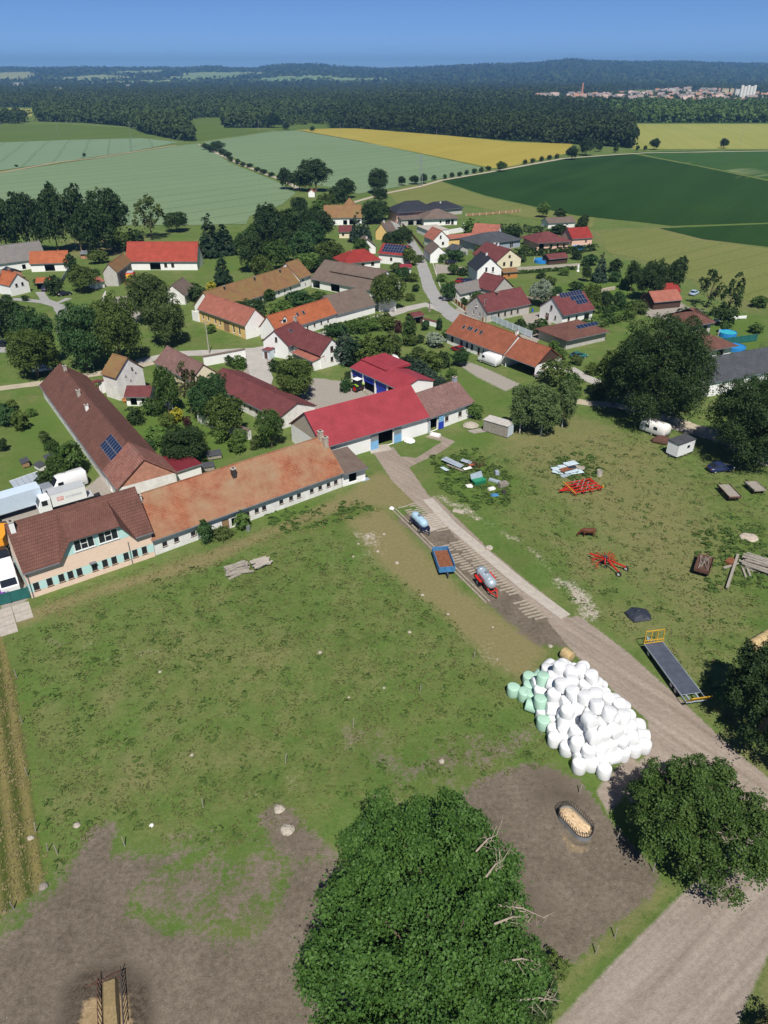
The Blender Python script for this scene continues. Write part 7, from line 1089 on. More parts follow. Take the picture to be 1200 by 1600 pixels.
for (p, q, wd_, lb) in [((1135, 922), (1152, 870), .35, 'long squared grey beam lying across the others'), ((1130, 889), (1172, 876), .3, 'pale beam crossing under the long beam'), ((1155, 876), (1165, 903), .28, 'first of two short beams beside the plank pile'), ((1161, 874), (1172, 902), .28, 'second of two short beams beside the plank pile')]:
    a, c = g(*p), g(*q); d = c - a; b = MB(); b.box(0, d.length, -wd_ / 2, wd_ / 2, 0, .25); w_ = b.build('timber_beam', MT['greywood'], bevel=.02); w_.location = a + Vector((0, 0, .27 if wd_ == .35 else .01)); w_.rotation_euler.z = math.atan2(d.y, d.x); tag(w_, lb, 'beam', 'loose timber beams by the plank pile')
tag(link('rusty_plate', MB().box(-.7, .7, -.5, .5, .1, .5).mesh('rusty_plate', MT['rust']), None, g(1141, 880), .7), 'small rusty box behind the long grey beam', 'box')
def sheet_pile(label, c, items, seed):
    o = thing('sheet_pile', label, 'scrap pile', c); rg = random.Random(seed); 
    for dx, dy, z, L, wd, ang, mt in items:
        b = MB(); n = max(3, int(wd / .18))
        for i in range(n): y0 = -wd / 2 + i * wd / n; zz = .03 * (i % 2); b.hexa([(-L / 2, y0, zz), (L / 2, y0, zz), (L / 2, y0 + wd / n, .03 - zz), (-L / 2, y0 + wd / n, .03 - zz)], [(-L / 2, y0, zz + .03), (L / 2, y0, zz + .03), (L / 2, y0 + wd / n, .06 - zz), (-L / 2, y0 + wd / n, .06 - zz)])
        p = b.build('metal_sheet', MT[mt], o); p.location = (dx, dy, z); p.rotation_euler = (rg.uniform(-.08, .08), rg.uniform(-.08, .08), ang)
    return o
sheet_pile('pile of pale blue and rusty corrugated sheets on the grass', g(887, 735), [(-1.5, .3, .3, 2.6, 1.0, .35, 'sheet_blue'), (.8, 1.5, .55, 2.4, 1.4, .45, 'sheet_blue'), (-.4, -.6, .6, 2.4, 1.1, .4, 'rust'), (-2.0, -1.2, .25, 1.8, .9, -.4, 'sheet_blue'), (.4, -1.0, .35, 2.6, .9, .35, 'sheet_blue'), (-.8, -2.0, .12, 2.0, .8, .6, 'galv'), (1.9, .6, .3, 2.2, 1.0, -.5, 'greywood'), (.6, -.2, .72, 1.4, .8, .1, 'tarp'), (-.5, .9, .4, 2.2, .8, .3, 'sheet_blue'), (-1.8, 1.2, .2, 2.0, .6, .2, 'concrete_dark'), (0, 0, .08, 4.2, 2.6, .4, 'concrete_dark'), (1.2, -.9, .2, 2.4, 1.2, .3, 'sheet_blue'), (-1.2, -.4, .45, 2.0, 1.0, .5, 'sheet_blue')], 3)
sheet_pile('heap of long grey roofing sheets and scrap in tall weeds', g(715, 730), [(-1.0, .6, .5, 4.2, .7, -.75, 'galv'), (-.6, .9, .6, 4.0, .6, -.75, 'bluegrey'), (1.6, 1.4, .4, 1.9, .9, -.5, 'bluegrey'), (-2.3, -1.2, .3, 1.6, .7, -.9, 'sheet_blue'), (-.4, -.7, .2, 3.6, .3, -.7, 'concrete_dark'), (1.6, -.9, .25, 1.5, .6, .4, 'white'), (2.4, .1, .4, 1.0, .5, .2, 'copper_red')], 5)
o = thing('scrap_heap', 'heap of rusty wire and dark scrap behind the green tank', 'scrap pile', g(742, 728)); b = MB(); rg = random.Random(8)
for i in range(60): a = Vector((rg.gauss(0, .8), rg.gauss(0, .7), rg.uniform(.05, .6))); b.bar(a, a + Vector((rg.uniform(-.7, .7), rg.uniform(-.7, .7), rg.uniform(-.3, .4))), rg.uniform(.03, .1))
b.build('scrap', MT['rust_dark'], o)['kind'] = 'stuff'
o = thing('green_tank', 'green metal feed bin with open grey lid in the scrap heap', 'bin', g(748, 757), math.radians(25)); b = MB(); b.hexa([(-.9, -.45, .1), (.9, -.45, .1), (.9, .45, .1), (-.9, .45, .1)], [(-1.1, -.6, .9), (1.1, -.6, .9), (1.1, .6, .9), (-1.1, .6, .9)]); b.build('bin', MT['green_tank'], o); b = MB(); b.hexa([(-1.1, .6, .9), (1.1, .6, .9), (1.1, .65, .9), (-1.1, .65, .9)], [(-1.2, .9, 1.7), (.9, .9, 1.9), (.9, .95, 1.9), (-1.2, .95, 1.7)]); b.build('lid', MT['galv'], o)
for i, (u, v, sx, sy, sz, mt, rz_, lb) in enumerate([(733, 761, .55, .4, .35, 'white_dirty', .3, 'white discarded cupboard by the green bin'), (773, 753, 1.1, .3, .4, 'galv', -.6, 'grey metal trough beside the scrap heap'), (776, 743, .35, .35, .9, 'bluegrey', .2, 'upright grey barrel box by the scrap heap'), (786, 760, .8, .5, .8, 'concrete_dark', .4, 'tan concrete block at the end of the scrap'), (768, 765, .6, .35, .35, 'white_dirty', .5, 'pale discarded tub below the scrap heap'), (773, 774, .6, .4, .15, 'paint_blue', .2, 'blue plastic sheet on the grass'), (787, 771, .3, .3, .6, 'dark', .2, 'dark drum beside the tan block'), (680, 681, 1.0, .5, .45, 'white_dirty', -.5, 'white broken machine part by the barn wall'), (558, 700, .9, .7, .8, 'dark', .3, 'dark crate against the red barn wall'), (716, 800, .9, .4, .25, 'stone', -.4, 'grey stone slab on the bank')]):
    b = MB(); b.hexa([(-sx, -sy, 0), (sx, -sy, 0), (sx, sy, 0), (-sx, sy, 0)], [(-sx * .9, -sy * .85, sz), (sx * .95, -sy * .9, sz * .9), (sx * .9, sy * .95, sz), (-sx * .95, sy * .9, sz * 1.05)]); b.box(-sx * .6, sx * .5, -sy * .5, sy * .5, sz * .9, sz * 1.15); w_ = b.build('scrap_item', MT[mt], bevel=.03); w_.location = g(u, v); w_.rotation_euler.z = rz_; tag(w_, lb, 'scrap')
def rock(name, label, c, s, mat, cat='stone', flat=.55, group=None):
    rg = random.Random(int(c.x * 50)); b = MB(); rings = []
    for z, k in ((0, .9), (.25, 1.0), (.6, .8), (.85, .5), (.97, .18)): rings.append([(s * k * math.cos(a) * rg.uniform(.82, 1.15), s * k * math.sin(a) * rg.uniform(.75, 1.1), s * flat * 1.5 * z * rg.uniform(.85, 1.1)) for a in [2 * math.pi * i / 9 for i in range(9)]])
    b.loft(rings); w_ = b.build(name, MT[mat]); w_.location = c; return tag(w_, label, cat, group)
rock('boulder', 'upper pale boulder with a hollow on the bare patch', g(436, 1265), .55, 'stone'); rock('boulder', 'lower round boulder on the bare patch', g(449, 1298), .65, 'stone'); rock('stone', 'small white stone alone on the pasture', g(237, 1290), .22, 'white_dirty'); rock('stone', 'small pale stone at the mown strip corner', g(48, 1310), .3, 'stone'); rock('stone', 'dark stone near the mown strip', g(68, 1386), .4, 'concrete_dark'); rock('boulder', 'grey boulder beside the concrete track', g(764, 857), .6, 'stone'); rock('rubble_mound', 'pale rubble mound by the outbuilding', g(735, 666), 1.5, 'stone', 'mound', .35); rock('tarp_heap', 'crumpled black tarp heap on the grass', g(997, 962), 1.6, 'tarp', 'heap', .3); rock('rubble_mound', 'reddish brick rubble patch near the rusty wagon', g(1170, 840), 1.4, 'stone_wall', 'mound', .15); rock('stump_pile', 'dark root and branch heap beside the caravan', g(1033, 690), 1.7, 'rust_dark', 'heap', .45); rock('rubble_mound', 'white rubble and weeds against the red barn wall', g(640, 690), 1.1, 'white_dirty', 'mound', .4); rock('boulder', 'white boulder at the upper corner of the slatted pad', g(612, 795), .45, 'white_dirty')
rg = random.Random(21); 
for i, (u, v) in enumerate([(560, 850), (575, 838), (590, 862), (600, 835), (552, 870), (620, 880), (735, 800), (745, 812), (660, 930), (700, 960), (770, 980), (640, 988), (500, 1020), (545, 1090), (690, 1190), (250, 1050), (300, 1180), (600, 1075), (120, 1290), (860, 1010)]): rock('stone', 'pale field stone scattered in the pasture', g(u, v), rg.uniform(.16, .34), 'stone', group='field stones')
o = thing('concrete_pipe', 'upright short concrete pipe near the red cultivator', 'pipe', g(936, 743)); b = MB(); b.tube((0, 0, 0), (0, 0, 1.0), .5, .48, 14, caps=False); b.tube((0, 0, 1.0), (0, 0, .0), .42, .42, 14, caps=False); b.loft([[(r_ * math.cos(a), r_ * math.sin(a), 1.0) for a in [2 * math.pi * i / 14 for i in range(14)]] for r_ in (.48, .42)], caps=False); b.build('pipe', MT['concrete'], o)
# fence posts of the pasture
pm = MB().tube((0, 0, -.2), (.03, 0, 1.15), .05, .045, 7).mesh('fence_post', MT['greywood'])
for u, v in [(26, 1058), (35, 1130), (43, 1212), (56, 1300), (75, 1330), (90, 1335), (22, 1420), (195, 1322), (318, 1262), (446, 1192), (552, 1136), (656, 1082), (740, 1030), (808, 1090), (905, 1240), (965, 1310), (1020, 1362), (930, 1490), (960, 1465), (835, 1560)]: w_ = link('fence_post', pm, None, g(u, v), R.uniform(0, 6)); w_.rotation_euler = (R.uniform(-.12, .12), R.uniform(-.12, .12), 0); tag(w_, 'thin wooden post of the wire fence round the pasture', 'post', 'pasture fence posts')
# ------------------------------------------------------------------ the cow
def cow(label, p, rz):
    o = thing('cow', label, 'cow', p, rz); b = MB(); n = 14
    S_ = [(-1.02, 1.12, .10, .12), (-.95, 1.05, .25, .30), (-.7, 1.02, .34, .38), (-.3, .96, .37, .42), (.15, .95, .37, .43), (.5, 1.0, .33, .42), (.78, 1.02, .24, .36), (1.0, .92, .17, .26), (1.2, .72, .13, .18), (1.34, .52, .12, .16), (1.45, .34, .13, .14), (1.52, .16, .10, .10), (1.55, .07, .07, .06)]
    rings = [[(x + (0 if x < .9 else (.12 * math.sin(a) if x < 1.5 else .1 * math.sin(a))), wy * math.cos(a), z + hz * math.sin(a) * (1 if x < 1.1 else .8)) for a in [2 * math.pi * i / n for i in range(n)]] for x, z, wy, hz in S_]; b.loft(rings)
    for x, y, back in ((-.78, .2, 1), (-.7, -.2, 1), (.55, .18, 0), (.68, -.18, 0)):
        pts = [(x, y, .95, .17), (x + (.08 if back else 0), y, .66, .12), (x - (.1 if back else .0), y, .42, .07), (x - (.04 if back else -.02), y, .12, .05), (x, y, 0, .065)]
        b.loft([[(px_ + r_ * math.cos(a) * 1.1, py_ + r_ * math.sin(a), pz_) for a in [2 * math.pi * i / 8 for i in range(8)]] for px_, py_, pz_, r_ in pts])
    body = b.build('body', MT['cow_brown'], o, True); b = MB(); b.tube((-1.03, 0, 1.2), (-1.15, 0, .8), .04, .03, 6); b.tube((-1.15, 0, .8), (-1.14, 0, .45), .03, .05, 6); b.build('tail', MT['dark'], o)
    for s in (-1, 1): b = MB(); b.loft([[(1.3, s * .12, .58), (1.36, s * .12, .60), (1.33, s * .1, .66), (1.29, s * .1, .64)], [(1.27, s * .3, .58), (1.33, s * .3, .6), (1.31, s * .28, .65), (1.26, s * .28, .63)]]); b.build('ear', MT['cow_brown'], o); b = MB(); b.tube((1.3, s * .08, .68), (1.3, s * .2, .8), .03, .01, 6); b.build('horn', MT['stone'], o)
    return o
cow('brown cow grazing head down on the open pasture', g(918, 838), math.radians(176))
# ------------------------------------------------------------------ garden bits
def coop(label, u, v, rz, mt='greywood', s=1.0):
    o = thing('coop', label, 'coop', g(u, v), rz); b = MB(); b.box(-1.2 * s, 1.2 * s, -.7 * s, .7 * s, .2, .9); b.build('box', MT[mt], o); b = MB(); b.hexa([(-1.3 * s, -.85 * s, .9), (1.3 * s, -.85 * s, .9), (1.3 * s, .85 * s, 1.15), (-1.3 * s, .85 * s, 1.15)], [(-1.3 * s, -.85 * s, .96), (1.3 * s, -.85 * s, .96), (1.3 * s, .85 * s, 1.21), (-1.3 * s, .85 * s, 1.21)]); b.build('roof', MT['t_charcoal'], o)
    for x in (-1, 1):
        for y in (-.6, .6): b = MB(); b.box(x * s - .05, x * s + .05, y * s - .05, y * s + .05, 0, .2); b.build('leg', MT['wood'], o)
coop('dark roofed rabbit hutch on the left lawn', 80, 722, math.radians(-50)); coop('small weathered hutch left of the dark roofed hutch', 40, 728, math.radians(-55), 'wood', .8); coop('white framed hutch next to the greenhouse', 64, 734, math.radians(-40), 'white_dirty', .8); coop('little dark hutch behind the stable ridge', 335, 716, math.radians(20)); coop('second dark hutch behind the stable ridge', 325, 735, math.radians(20), s=.9)
loc, rz, L = axis((22, 768), (66, 752)); o = thing('greenhouse', 'low glass greenhouse with white ribs behind the lorry', 'greenhouse', loc, rz); l = L / 2
for i in range(5): x0 = -l + i * L / 5; b = MB(); b.hexa([(x0 + .03, -.9, .5), (x0 + L / 5 - .03, -.9, .5), (x0 + L / 5 - .03, .9, 1.5), (x0 + .03, .9, 1.5)], [(x0 + .03, -.9, .53), (x0 + L / 5 - .03, -.9, .53), (x0 + L / 5 - .03, .9, 1.53), (x0 + .03, .9, 1.53)]); b.build('pane', MT['bluegrey'], o)
b = MB(); [b.bar((x, -.92, 0), (x, -.92, .52), .06) or b.bar((x, -.92, .55), (x, .92, 1.56), .06) or b.bar((x, .92, 0), (x, .92, 1.55), .06) for x in np.linspace(-l, l, 6)]; b.bar((-l, -.92, .52), (l, -.92, .52), .06); b.bar((-l, .92, 1.55), (l, .92, 1.55), .06); b.build('frame', MT['frame_white'], o)
def pool(label, u, v, r, h=1.1, wm='water', wall_='pvc_blue', ladder=True):
    o = thing('garden_pool', label, 'pool', g(u, v)); n = 28; cc = lambda q, z: [(q * math.cos(2 * math.pi * i / n), q * math.sin(2 * math.pi * i / n), z) for i in range(n)]; b = MB(); b.loft([cc(r, 0), cc(r, h), cc(r - .08, h), cc(r - .08, h - .3)], caps=False); b.build('wall', MT[wall_], o); b = MB(); b.face(cc(r - .06, h - .15)); b.build('water', MT[wm], o)
    if ladder: b = MB(); [b.bar((-r - .25, s * .25, 0), (-r, s * .25, h + .8), .05) for s in (-1, 1)]; [b.bar((-r - .2 + .05 * k, -.25, .2 + .25 * k), (-r - .2 + .05 * k, .25, .2 + .25 * k), .05) for k in range(4)]; b.build('ladder', MT['frame_white'], o)
pool('turquoise round pool on the green lawn', 1136, 525, 2.2); pool('blue round pool beside the brown pavilion', 1148, 546, 2.4, .9, 'water_blue', 'pvc_blue', False); pool('blue garden pool beside the maroon pool hut', 846, 410, 2.6, 1.1, 'water_blue'); pool('turquoise pool beside the pink bungalow', 904, 388, 2.2, .8, 'water'); pool('small dark garden pond in the granary garden', 243, 674, 1.5, .06, 'water_dark', 'stone_wall', False)
o = thing('trampoline', 'black netted trampoline at the frame edge', 'trampoline', g(1196, 552)); n = 20; cc = lambda q, z: [(q * math.cos(2 * math.pi * i / n), q * math.sin(2 * math.pi * i / n), z) for i in range(n)]; b = MB(); b.face(cc(1.6, .7)); b.build('mat', MT['black'], o); b = MB(); b.loft([cc(1.65, .66), cc(1.75, .74)], caps=False); b.build('rim', MT['orangewood'], o); b = MB()
for i in range(n): a = 2 * math.pi * i / n; b.bar((1.65 * math.cos(a), 1.65 * math.sin(a), .7), (1.65 * math.cos(a), 1.65 * math.sin(a), 2.2), .03); 
b.loft([cc(1.65, 2.17), cc(1.65, 2.22)], caps=False); b.build('net_frame', MT['dark'], o); [link('leg', MB().bar((0, 0, 0), (0, 0, .68), .05).mesh('leg', MT['dark']), o, (1.5 * math.cos(a), 1.5 * math.sin(a), 0)) for a in (0, 1.57, 3.14, 4.71)]
o = thing('garden_umbrella', 'white cantilever parasol over a dark base near the pools', 'parasol', g(1105, 560)); b = MB(); b.tube((0, 0, 0), (0, 0, 2.3), .05); b.build('pole', MT['dark'], o); b = MB(); n = 8; b.loft([[(1.3 * math.cos(2 * math.pi * i / n), 1.3 * math.sin(2 * math.pi * i / n), 2.1) for i in range(n)], [(.05 * math.cos(2 * math.pi * i / n), .05 * math.sin(2 * math.pi * i / n), 2.6) for i in range(n)]]); b.build('canopy', MT['white'], o)
o = thing('roadside_cross', 'dark wayside cross on the grass triangle at the junction', 'cross', g(671, 487)); b = MB(); b.box(-.35, .35, -.35, .35, 0, .9); b.build('plinth', MT['concrete_dark'], o); b = MB(); b.bar((0, 0, .9), (0, 0, 3.0), .14); b.bar((-.6, 0, 2.4), (.6, 0, 2.4), .14); b.build('cross', MT['dark'], o)
tr_ = W([(652, 490), (662, 483), (676, 483), (692, 491)]); sheet('grass_triangle', tr_, mk_field('verge', (.06, .10, .02), (.10, .14, .035), 0, 0), .06)
o = thing('statue', 'white garden statue on the lawn below the pool', 'statue', g(903, 424)); b = MB(); b.loft([[(r_ * math.cos(a), r_ * math.sin(a), z) for a in [i * .785 for i in range(8)]] for z, r_ in ((0, .5), (.3, .4), (.5, .25), (1.2, .3), (1.8, .28), (2.0, .1), (2.1, .16), (2.3, .15), (2.4, .05))]); b.build('figure', MT['white'], o)
for i, (u, v, mt, lb) in enumerate([(116, 699, 'bluebarrel', 'blue barrel against the brown farmhouse'), (174, 616, 'bluebarrel', 'blue water butt beside the gateway'), (832, 487, 'bluebarrel', 'blue bin beside the silvery willow'), (388, 829, 'zinc', 'grey drum lying near the stable bushes')]): b = MB(); b.tube((0, 0, 0), (0, 0, .9), .32, .3, 12); b.tube((0, 0, .9), (0, 0, .95), .2, .2, 10); w_ = b.build('barrel', MT[mt]); w_.location = g(u, v); tag(w_, lb, 'barrel')
o = thing('quad_bike', 'dark quad bike and tools behind the brown end house', 'quad bike', g(148, 780), .6); b = MB(); b.loft([ring(-.9, .35, .5, .85, .08), ring(0, .3, .5, .8, .08), ring(.9, .4, .5, .9, .08)]); b.build('body', MT['black'], o); [wheel(o, x, s * .42, .28, .24) for x in (-.6, .6) for s in (-1, 1)]
o = thing('terrace_set', 'orange wooden terrace bench beside the granary', 'bench', g(200, 628), .8); b = MB(); b.box(-1, 1, -.3, .3, .4, .47); b.build('seat', MT['orangewood'], o); b = MB(); b.box(-1, 1, .3, .36, .47, .95); b.build('backrest', MT['orangewood'], o); [link('leg', MB().box(-.05, .05, -.25, .25, 0, .4).mesh('leg', MT['orangewood']), o, (x, 0, 0)) for x in (-.8, .8)]
# poles and pylons
def pole(label, u, v, h, mt='greywood', arm=False):
    o = thing('utility_pole', label, 'pole', g(u, v)); b = MB(); b.tube((0, 0, 0), (0, 0, h), .14, .09, 8); b.build('shaft', MT[mt], o)
    b = MB(); b.bar((-.7, 0, h - .4), (.7, 0, h - .4), .1) if arm else b.bar((0, 0, h - .1), (.9, 0, h), .08); b.build('arm', MT['zinc'], o)
pole('grey power pole beside the farmyard entrance', 327, 553, 8, 'concrete', True); pole('white street lamp by the yellow gable', 604, 385, 8, 'zinc'); pole('street lamp pole by the grey corner house', 755, 502, 6, 'zinc'); pole('leaning bare pole in the barley field', 1155, 231, 14, 'greywood', True); pole('power pole at the yellow field edge', 532, 215, 13, 'greywood', True); pole('power pole in front of the forest', 682, 218, 9, 'greywood', True); pole('power pole in the middle wheat field', 405, 213, 14, 'greywood', True); pole('power pole on the left green field', 92, 215, 16, 'zinc', True); pole('power pole in the upper wheat field', 207, 230, 20, 'zinc', True); pole('power pole on the green field at the frame edge', 2, 198, 16, 'zinc', True)
def pylon(label, u, v, h):
    o = thing('pylon', label, 'pylon', g(u, v)); s = h * .07; b = MB(); c = [(-s, -s), (s, -s), (s, s), (-s, s)]; f = lambda q, t: Vector((q[0] * (1 - .8 * t), q[1] * (1 - .8 * t), h * t))
    for i in range(4):
        for k in range(7): b.bar(f(c[i], k / 7), f(c[i], (k + 1) / 7), .16); b.bar(f(c[i], k / 7), f(c[(i + 1) % 4], (k + 1) / 7), .1)
    b.build('lattice', MT['zinc'], o); b = MB(); [b.bar((-h * w_, 0, h * t), (h * w_, 0, h * t), .2) for t, w_ in ((.78, .16), (.92, .11))]; b.build('cross_arm', MT['zinc'], o)
pylon('grey lattice pylon in the wheat behind the village', 657, 291, 17)
# ------------------------------------------------------------------ forest belts
def px_scatter(poly, n, rg):
    a = np.array(poly, float); q = np.empty((0, 2))
    while len(q) < n:
        c = rg.uniform(a.min(0), a.max(0), (n * 2, 2)); c = c[pip(c[:, 0], c[:, 1], poly) > 0]; q = np.vstack([q, c])
    q = q[:n]; x = (q[:, 0] - 600) / FPX; y = (q[:, 1] - 800) / FPX; t = CAM_H / (SN + y * CS); return np.column_stack([x * t, (CS - y * SN) * t])
def forest(name, label, poly, n, k, size, h, seed, mat='leaf_forest', rad=4.0):
    rg = np.random.default_rng(seed); c = px_scatter(poly, n, rg); hh = h * rg.uniform(.55, 1.3, n); N = n * k
    d = rg.normal(size=(N, 3)); d[:, 2] = np.abs(d[:, 2]) * .9 + .05 * d[:, 2]; d /= np.linalg.norm(d, axis=1, keepdims=True)
    H_ = np.repeat(hh, k); R_ = rad * np.repeat(hh / h * rg.uniform(.8, 1.3, n), k); pos = np.repeat(np.column_stack([c, np.zeros(n)]), k, 0)
    lev = rg.random(N); fr = rg.random(N) < .35
    pos[:, 0] += d[:, 0] * R_; pos[:, 1] += d[:, 1] * R_; pos[:, 2] = H_ * (.62 + .36 * d[:, 2]); low = rg.random(N) < .3; pos[low, 2] = H_[low] * rg.uniform(.08, .7, low.sum())
    nr = d + rg.normal(size=(N, 3)) * .4; me = leaves_mesh(name, pos, nr, size * np.repeat(rg.uniform(.8, 1.2, n), k), seed, MT[mat], .3, 1.2)
    return tag(link(name, me), label, 'forest', kind='stuff')
mk('forest_floor_shade', (.012, .026, .010), .3, .02, 1, coord='Object')  # near-black green floor paints the shade seen in gaps between the crowns
FA = [(-80, 130), (300, 129), (620, 128), (620, 190), (560, 186), (500, 180), (425, 186), (420, 200), (350, 200), (348, 182), (290, 185), (300, 216), (270, 216), (230, 210), (200, 198), (130, 192), (60, 190), (50, 168), (-80, 166)]
FB = [(520, 160), (980, 165), (985, 196), (988, 232), (940, 228), (890, 225), (800, 220), (700, 212), (560, 201), (515, 200)]
FC = [(900, 168), (1280, 168), (1280, 192), (975, 192)]; FD = [(600, 126), (1280, 124), (1280, 146), (1000, 140), (900, 148), (830, 152), (830, 168), (600, 170)]
for i, pl in enumerate((FA, FB, FC, FD)): sheet('forest_floor_shade', W(pl), MT['forest_floor_shade'], .2 + .05 * i)
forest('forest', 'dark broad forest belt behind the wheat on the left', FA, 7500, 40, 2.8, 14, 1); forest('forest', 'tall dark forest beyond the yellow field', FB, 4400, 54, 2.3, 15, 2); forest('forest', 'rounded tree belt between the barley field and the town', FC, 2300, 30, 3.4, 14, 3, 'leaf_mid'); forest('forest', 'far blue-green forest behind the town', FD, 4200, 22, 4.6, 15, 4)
forest('treeline', 'low tree line closing the green field gaps', [(280, 178), (345, 178), (350, 184), (285, 187)], 120, 26, 2.6, 11, 6); forest('treeline', 'bushy tree belt running down beside the upper wheat', [(205, 196), (262, 206), (305, 217), (300, 222), (262, 216), (215, 204)], 260, 50, 2.3, 12, 7); forest('treeline', 'dark trees at the left frame edge above the green field', [(-20, 190), (30, 187), (48, 190), (30, 194), (-20, 195)], 60, 40, 2.6, 14, 8); forest('treeline', 'low shrubs between the forest gaps and the yellow field', [(395, 186), (430, 183), (470, 188), (520, 184), (525, 194), (470, 196), (425, 198)], 110, 36, 2.3, 9, 9)
# ------------------------------------------------------------------ hills on the horizon
def hills():
    prof = [(-400, 107), (-100, 107), (0, 106), (60, 107), (140, 106), (220, 107), (300, 106.5), (330, 104), (360, 107), (400, 108), (420, 104), (440, 102), (470, 101.5), (500, 101), (520, 105), (600, 108), (640, 107), (700, 104), (760, 101), (830, 100), (860, 96), (890, 93.5), (920, 96), (1000, 98), (1060, 97), (1130, 100), (1200, 101), (1600, 103)]
    pu, pv = np.array(prof).T; us = np.arange(-400, 1600, 5.0); rows = 46; D0, D1 = 4300.0, 9000.0
    vt = np.interp(us, pu, pv); yy = (vt - 800) / FPX; top = CAM_H + -(SN + yy * CS) / (CS - yy * SN) * D1
    yh = (112 - 800) / FPX; ratio = ((us - 600) / FPX) / (CS - yh * SN); rg = np.random.default_rng(3); V = []; A = []
    open_ = [[(-20, 114), (46, 112), (58, 117), (40, 124), (-20, 127)], [(70, 123), (160, 117), (220, 121), (140, 126)], [(250, 122), (300, 117), (380, 115), (372, 121), (300, 126)], [(130, 128), (260, 126), (320, 127), (240, 131), (140, 131)], [(370, 127), (440, 120), (520, 118), (508, 124), (440, 128)], [(500, 122), (610, 123), (600, 127), (520, 127)], [(280, 114), (330, 113), (420, 114), (400, 116), (290, 117)], [(170, 112), (250, 110), (260, 113), (180, 116)]]
    for j in range(rows + 6):
        t = j / rows; D = D0 + (D1 - D0) * t
        s = (t * t * (3 - 2 * t)) ** .8 if t <= 1 else max(0, 1 - (t - 1) * 6)
        z = top * s; V.append(np.column_stack([ratio * D, np.full(len(us), D), z]))
    V = np.concatenate(V); m = len(us); d = V - np.array([0, 0, CAM_H]); f = d[:, 1] * CS - d[:, 2] * SN; pu_ = 600 + FPX * d[:, 0] / f; pv_ = 800 + FPX * (-d[:, 1] * SN - d[:, 2] * CS) / f
    op = np.zeros(len(V), np.float32)
    for k, pl in enumerate(open_):
        sd = pip(pu_, pv_, pl); op = np.maximum(op, np.where(sd > 0, .35 + .08 * k, 0))
    V[:, 2] += np.where(op > 0, 0, rg.uniform(-3, 7, len(V)))
    i = np.arange((rows + 5) * (m - 1)); a = (i // (m - 1)) * m + i % (m - 1); me = bpy.data.meshes.new('hills'); me.from_pydata(V.tolist(), [], np.stack([a, a + 1, a + m + 1, a + m], 1).tolist()); at = me.attributes.new('open', 'FLOAT', 'POINT'); at.data.foreach_set('value', op)
    mt, n, b = _new('hill_cover'); pos = _n(n, 'ShaderNodeNewGeometry').outputs['Position']; fac = _n(n, 'ShaderNodeAttribute', attribute_name='open').outputs['Fac']; ns = _noise(n, .004, 6, pos, .7)
    col = _mix(n, _ramp(n, fac, [(.15, (0, 0, 0)), (.2, (1, 1, 1))]), _ramp(n, ns, [(.3, (.010, .026, .010)), (.7, (.026, .052, .018))]), _ramp(n, fac, [(.3, (.30, .30, .14)), (.6, (.14, .24, .11)), (.9, (.24, .30, .15))])); n.links.new(col, b.inputs['Base Color']); b.inputs['Roughness'].default_value = 1; b.inputs['Specular IOR Level'].default_value = 0
    me.materials.append(mt); me.update(); tag(link('hills', me), kind='structure')
    w_ = np.where((op == 0) & (V[:, 1] <= D1 + 50))[0]; pick = rg.choice(w_, 16000); P = V[pick] + rg.normal(size=(16000, 3)) * np.array([25, 45, 2]); P[:, 2] += 4; nr = rg.normal(size=P.shape) * .7 + np.array([0, -.4, .7]); tag(link('forest', leaves_mesh('forest', P, nr, 19.0, 5, MT['leaf_forest'], .4, 1.2)), 'dark forest covering the hills on the horizon', 'forest', kind='stuff')
hills()
# ------------------------------------------------------------------ the distant town
mk('far_white', (.72, .70, .66), .08); mk('far_cream', (.62, .52, .36), .08); mk('roof_pink', (.44, .33, .28), .1); mk('roof_dull', (.26, .21, .19), .1); mk('roof_rust', (.36, .20, .14), .1); rg = random.Random(12)
HM = {}
def town_house(u, v, wl, rfm, s, rz, lb, grp):
    k = (wl, rfm)
    if k not in HM:
        b = MB(); b.box(-5, 5, -4, 4, 0, 5.2); b.face([(-5, 4, 5.2), (-5, -4, 5.2), (-5, 0, 8.4)]); b.face([(5, -4, 5.2), (5, 4, 5.2), (5, 0, 8.4)])
        r_ = MB(); r_.hexa([(-5.4, -4.5, 4.7), (5.4, -4.5, 4.7), (5.4, 0, 8.4), (-5.4, 0, 8.4)], [(-5.4, -4.5, 5.0), (5.4, -4.5, 5.0), (5.4, 0, 8.75), (-5.4, 0, 8.75)]); r_.hexa([(-5.4, 0, 8.4), (5.4, 0, 8.4), (5.4, 4.5, 4.7), (-5.4, 4.5, 4.7)], [(-5.4, 0, 8.75), (5.4, 0, 8.75), (5.4, 4.5, 5.0), (-5.4, 4.5, 5.0)])
        HM[k] = (b.mesh('wall', MT[wl]), r_.mesh('roof', MT[rfm]))
    o = thing('town_house', lb, 'house', g(u, v), rz, grp); o.scale = (s, s, s); link('wall', HM[k][0], o); link('roof', HM[k][1], o)
cols = [('roof_rust', 'rusty'), ('roof_pink', 'pinkish'), ('roof_dull', 'dull brown'), ('t_grey', 'pale grey'), ('roof_dull', 'dull brown')]
TP = [[(955, 150), (1070, 141), (1200, 152), (1200, 164), (1090, 165), (1000, 163), (950, 160)], [(880, 150), (960, 150), (960, 162), (880, 158)], [(825, 152), (880, 152), (880, 157), (825, 157)]]
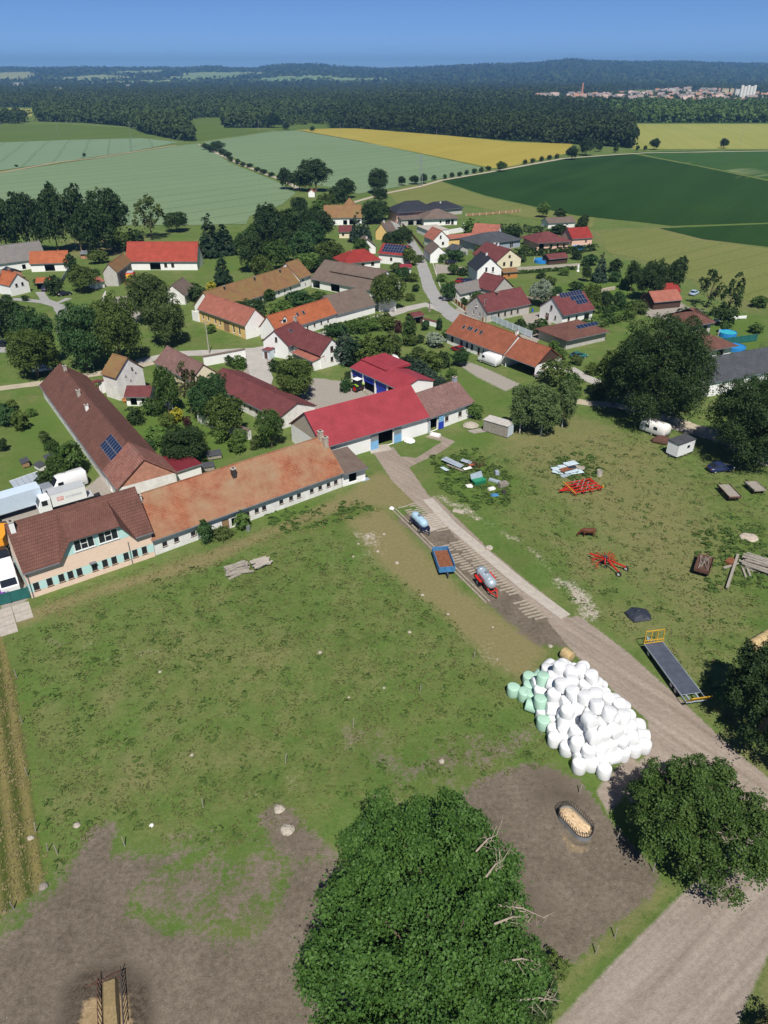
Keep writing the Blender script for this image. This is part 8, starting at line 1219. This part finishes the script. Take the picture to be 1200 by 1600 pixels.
for pl, n in zip(TP, (140, 28, 10)):
    A_ = np.array(pl); k = 0
    while k < n:
        u, v = rg.uniform(A_[:, 0].min(), A_[:, 0].max()), rg.uniform(A_[:, 1].min(), A_[:, 1].max())
        if pip(np.array([u]), np.array([v]), pl)[0] < 0: continue
        r_, nm = rg.choice(cols); wl = rg.choice(['far_white', 'far_white', 'far_white', 'far_cream']); town_house(u, v, wl, r_, rg.uniform(1.0, 1.7), rg.uniform(-.7, .7), f'small {"white" if wl == "far_white" else "cream"} house with {nm} roof in the distant town', 'houses of the distant town'); k += 1
o = thing('grain_silo', 'tall pale grain silo block above the distant town', 'silo', g(1165, 158), -.2); mp_ = px_m(g(1165, 158)); hh = h_at(g(1165, 158), 133)
for i in range(5):
    b = MB(); b.tube((mp_ * (-9 + i * 4.6), 0, 0), (mp_ * (-9 + i * 4.6), 0, hh * (.93 if i % 2 else 1)), mp_ * 2.3, n=14); b.build('silo_tube', MT['far_white'], o)
for u, v, wpx, vt, wl, lb in [(1130, 152, 10, 138, 'far_cream', 'yellowish apartment block left of the pale silo'), (1142, 152, 9, 138, 'far_cream', 'yellowish apartment block next to the pale silo'), (1150, 154, 9, 139, 'far_white', 'whitish apartment block beside the pale silo'), (1050, 146, 14, 138, 'far_white', 'long white block above the middle of the town'), (1072, 147, 12, 140, 'far_white', 'second white block above the middle of the town'), (887, 153, 5, 146, 'far_white', 'small white tower block left of the brick chimney'), (965, 160, 16, 153, 'far_white', 'long white hall at the town edge'), (858, 156, 18, 151, 'far_white', 'white hall among trees left of the town'), (200, 138, 8, 132, 'far_white', 'lone white farmhouse in the left forest'), (92, 140, 10, 136, 'far_cream', 'pale farmhouse in the far left forest'), (30, 134, 16, 129, 'far_white', 'pale hamlet roofs at the far left')]:
    p = g(u, v); h = max(6, h_at(p, vt)); hw_ = wpx / 2 * px_m(p); o = thing('far_block', lb, 'building', p); b = MB(); b.box(-hw_, hw_, -6, 6, 0, h); b.build('wall', MT[wl], o); b = MB(); b.box(-hw_ - .4, hw_ + .4, -6.4, 6.4, h + .01, h + .6); b.build('roof', MT['t_grey'], o)
    for r_ in range(int(h / 4)):
        b = MB(); [b.box(x - .9, x + .9, -6.12, -6.02, 1.5 + r_ * 4, 3.2 + r_ * 4) for x in np.arange(-hw_ + 2, hw_ - 1, 4)]
        if b.v: b.build('window_row', MT['glass'], o)['kind'] = 'stuff'
o = thing('brick_chimney', 'thin brick factory chimney beside the distant town', 'chimney', g(908, 156)); hh = h_at(g(908, 156), 129); b = MB(); b.tube((0, 0, 0), (0, 0, hh), 3.0, 1.8, 12); b.build('shaft', MT['brick_wall'], o); b = MB(); b.tube((0, 0, hh), (0, 0, hh + .8), 2.1, 2.1, 12); b.build('cap', MT['dark'], o)
forest('town_trees', 'trees growing between the houses of the distant town', [(830, 150), (1200, 146), (1200, 167), (830, 162)], 900, 18, 3.4, 10, 15)
# ------------------------------------------------------------------ haze: the air itself
m = bpy.data.materials.new('haze_air'); m.use_nodes = True; n = m.node_tree; n.nodes.remove(n.nodes['Principled BSDF']); pv = n.nodes.new('ShaderNodeVolumePrincipled'); pv.inputs['Color'].default_value = (.27, .53, 1.0, 1); pv.inputs['Density'].default_value = 1.15e-4; pv.inputs['Anisotropy'].default_value = .2
n.links.new(pv.outputs[0], n.nodes['Material Output'].inputs['Volume'])
b = MB(); b.box(-19000, 19000, -80, 13500, -1.2, 240); tag(b.build('haze', m), 'thin blue summer haze over the whole valley', 'haze', kind='stuff')
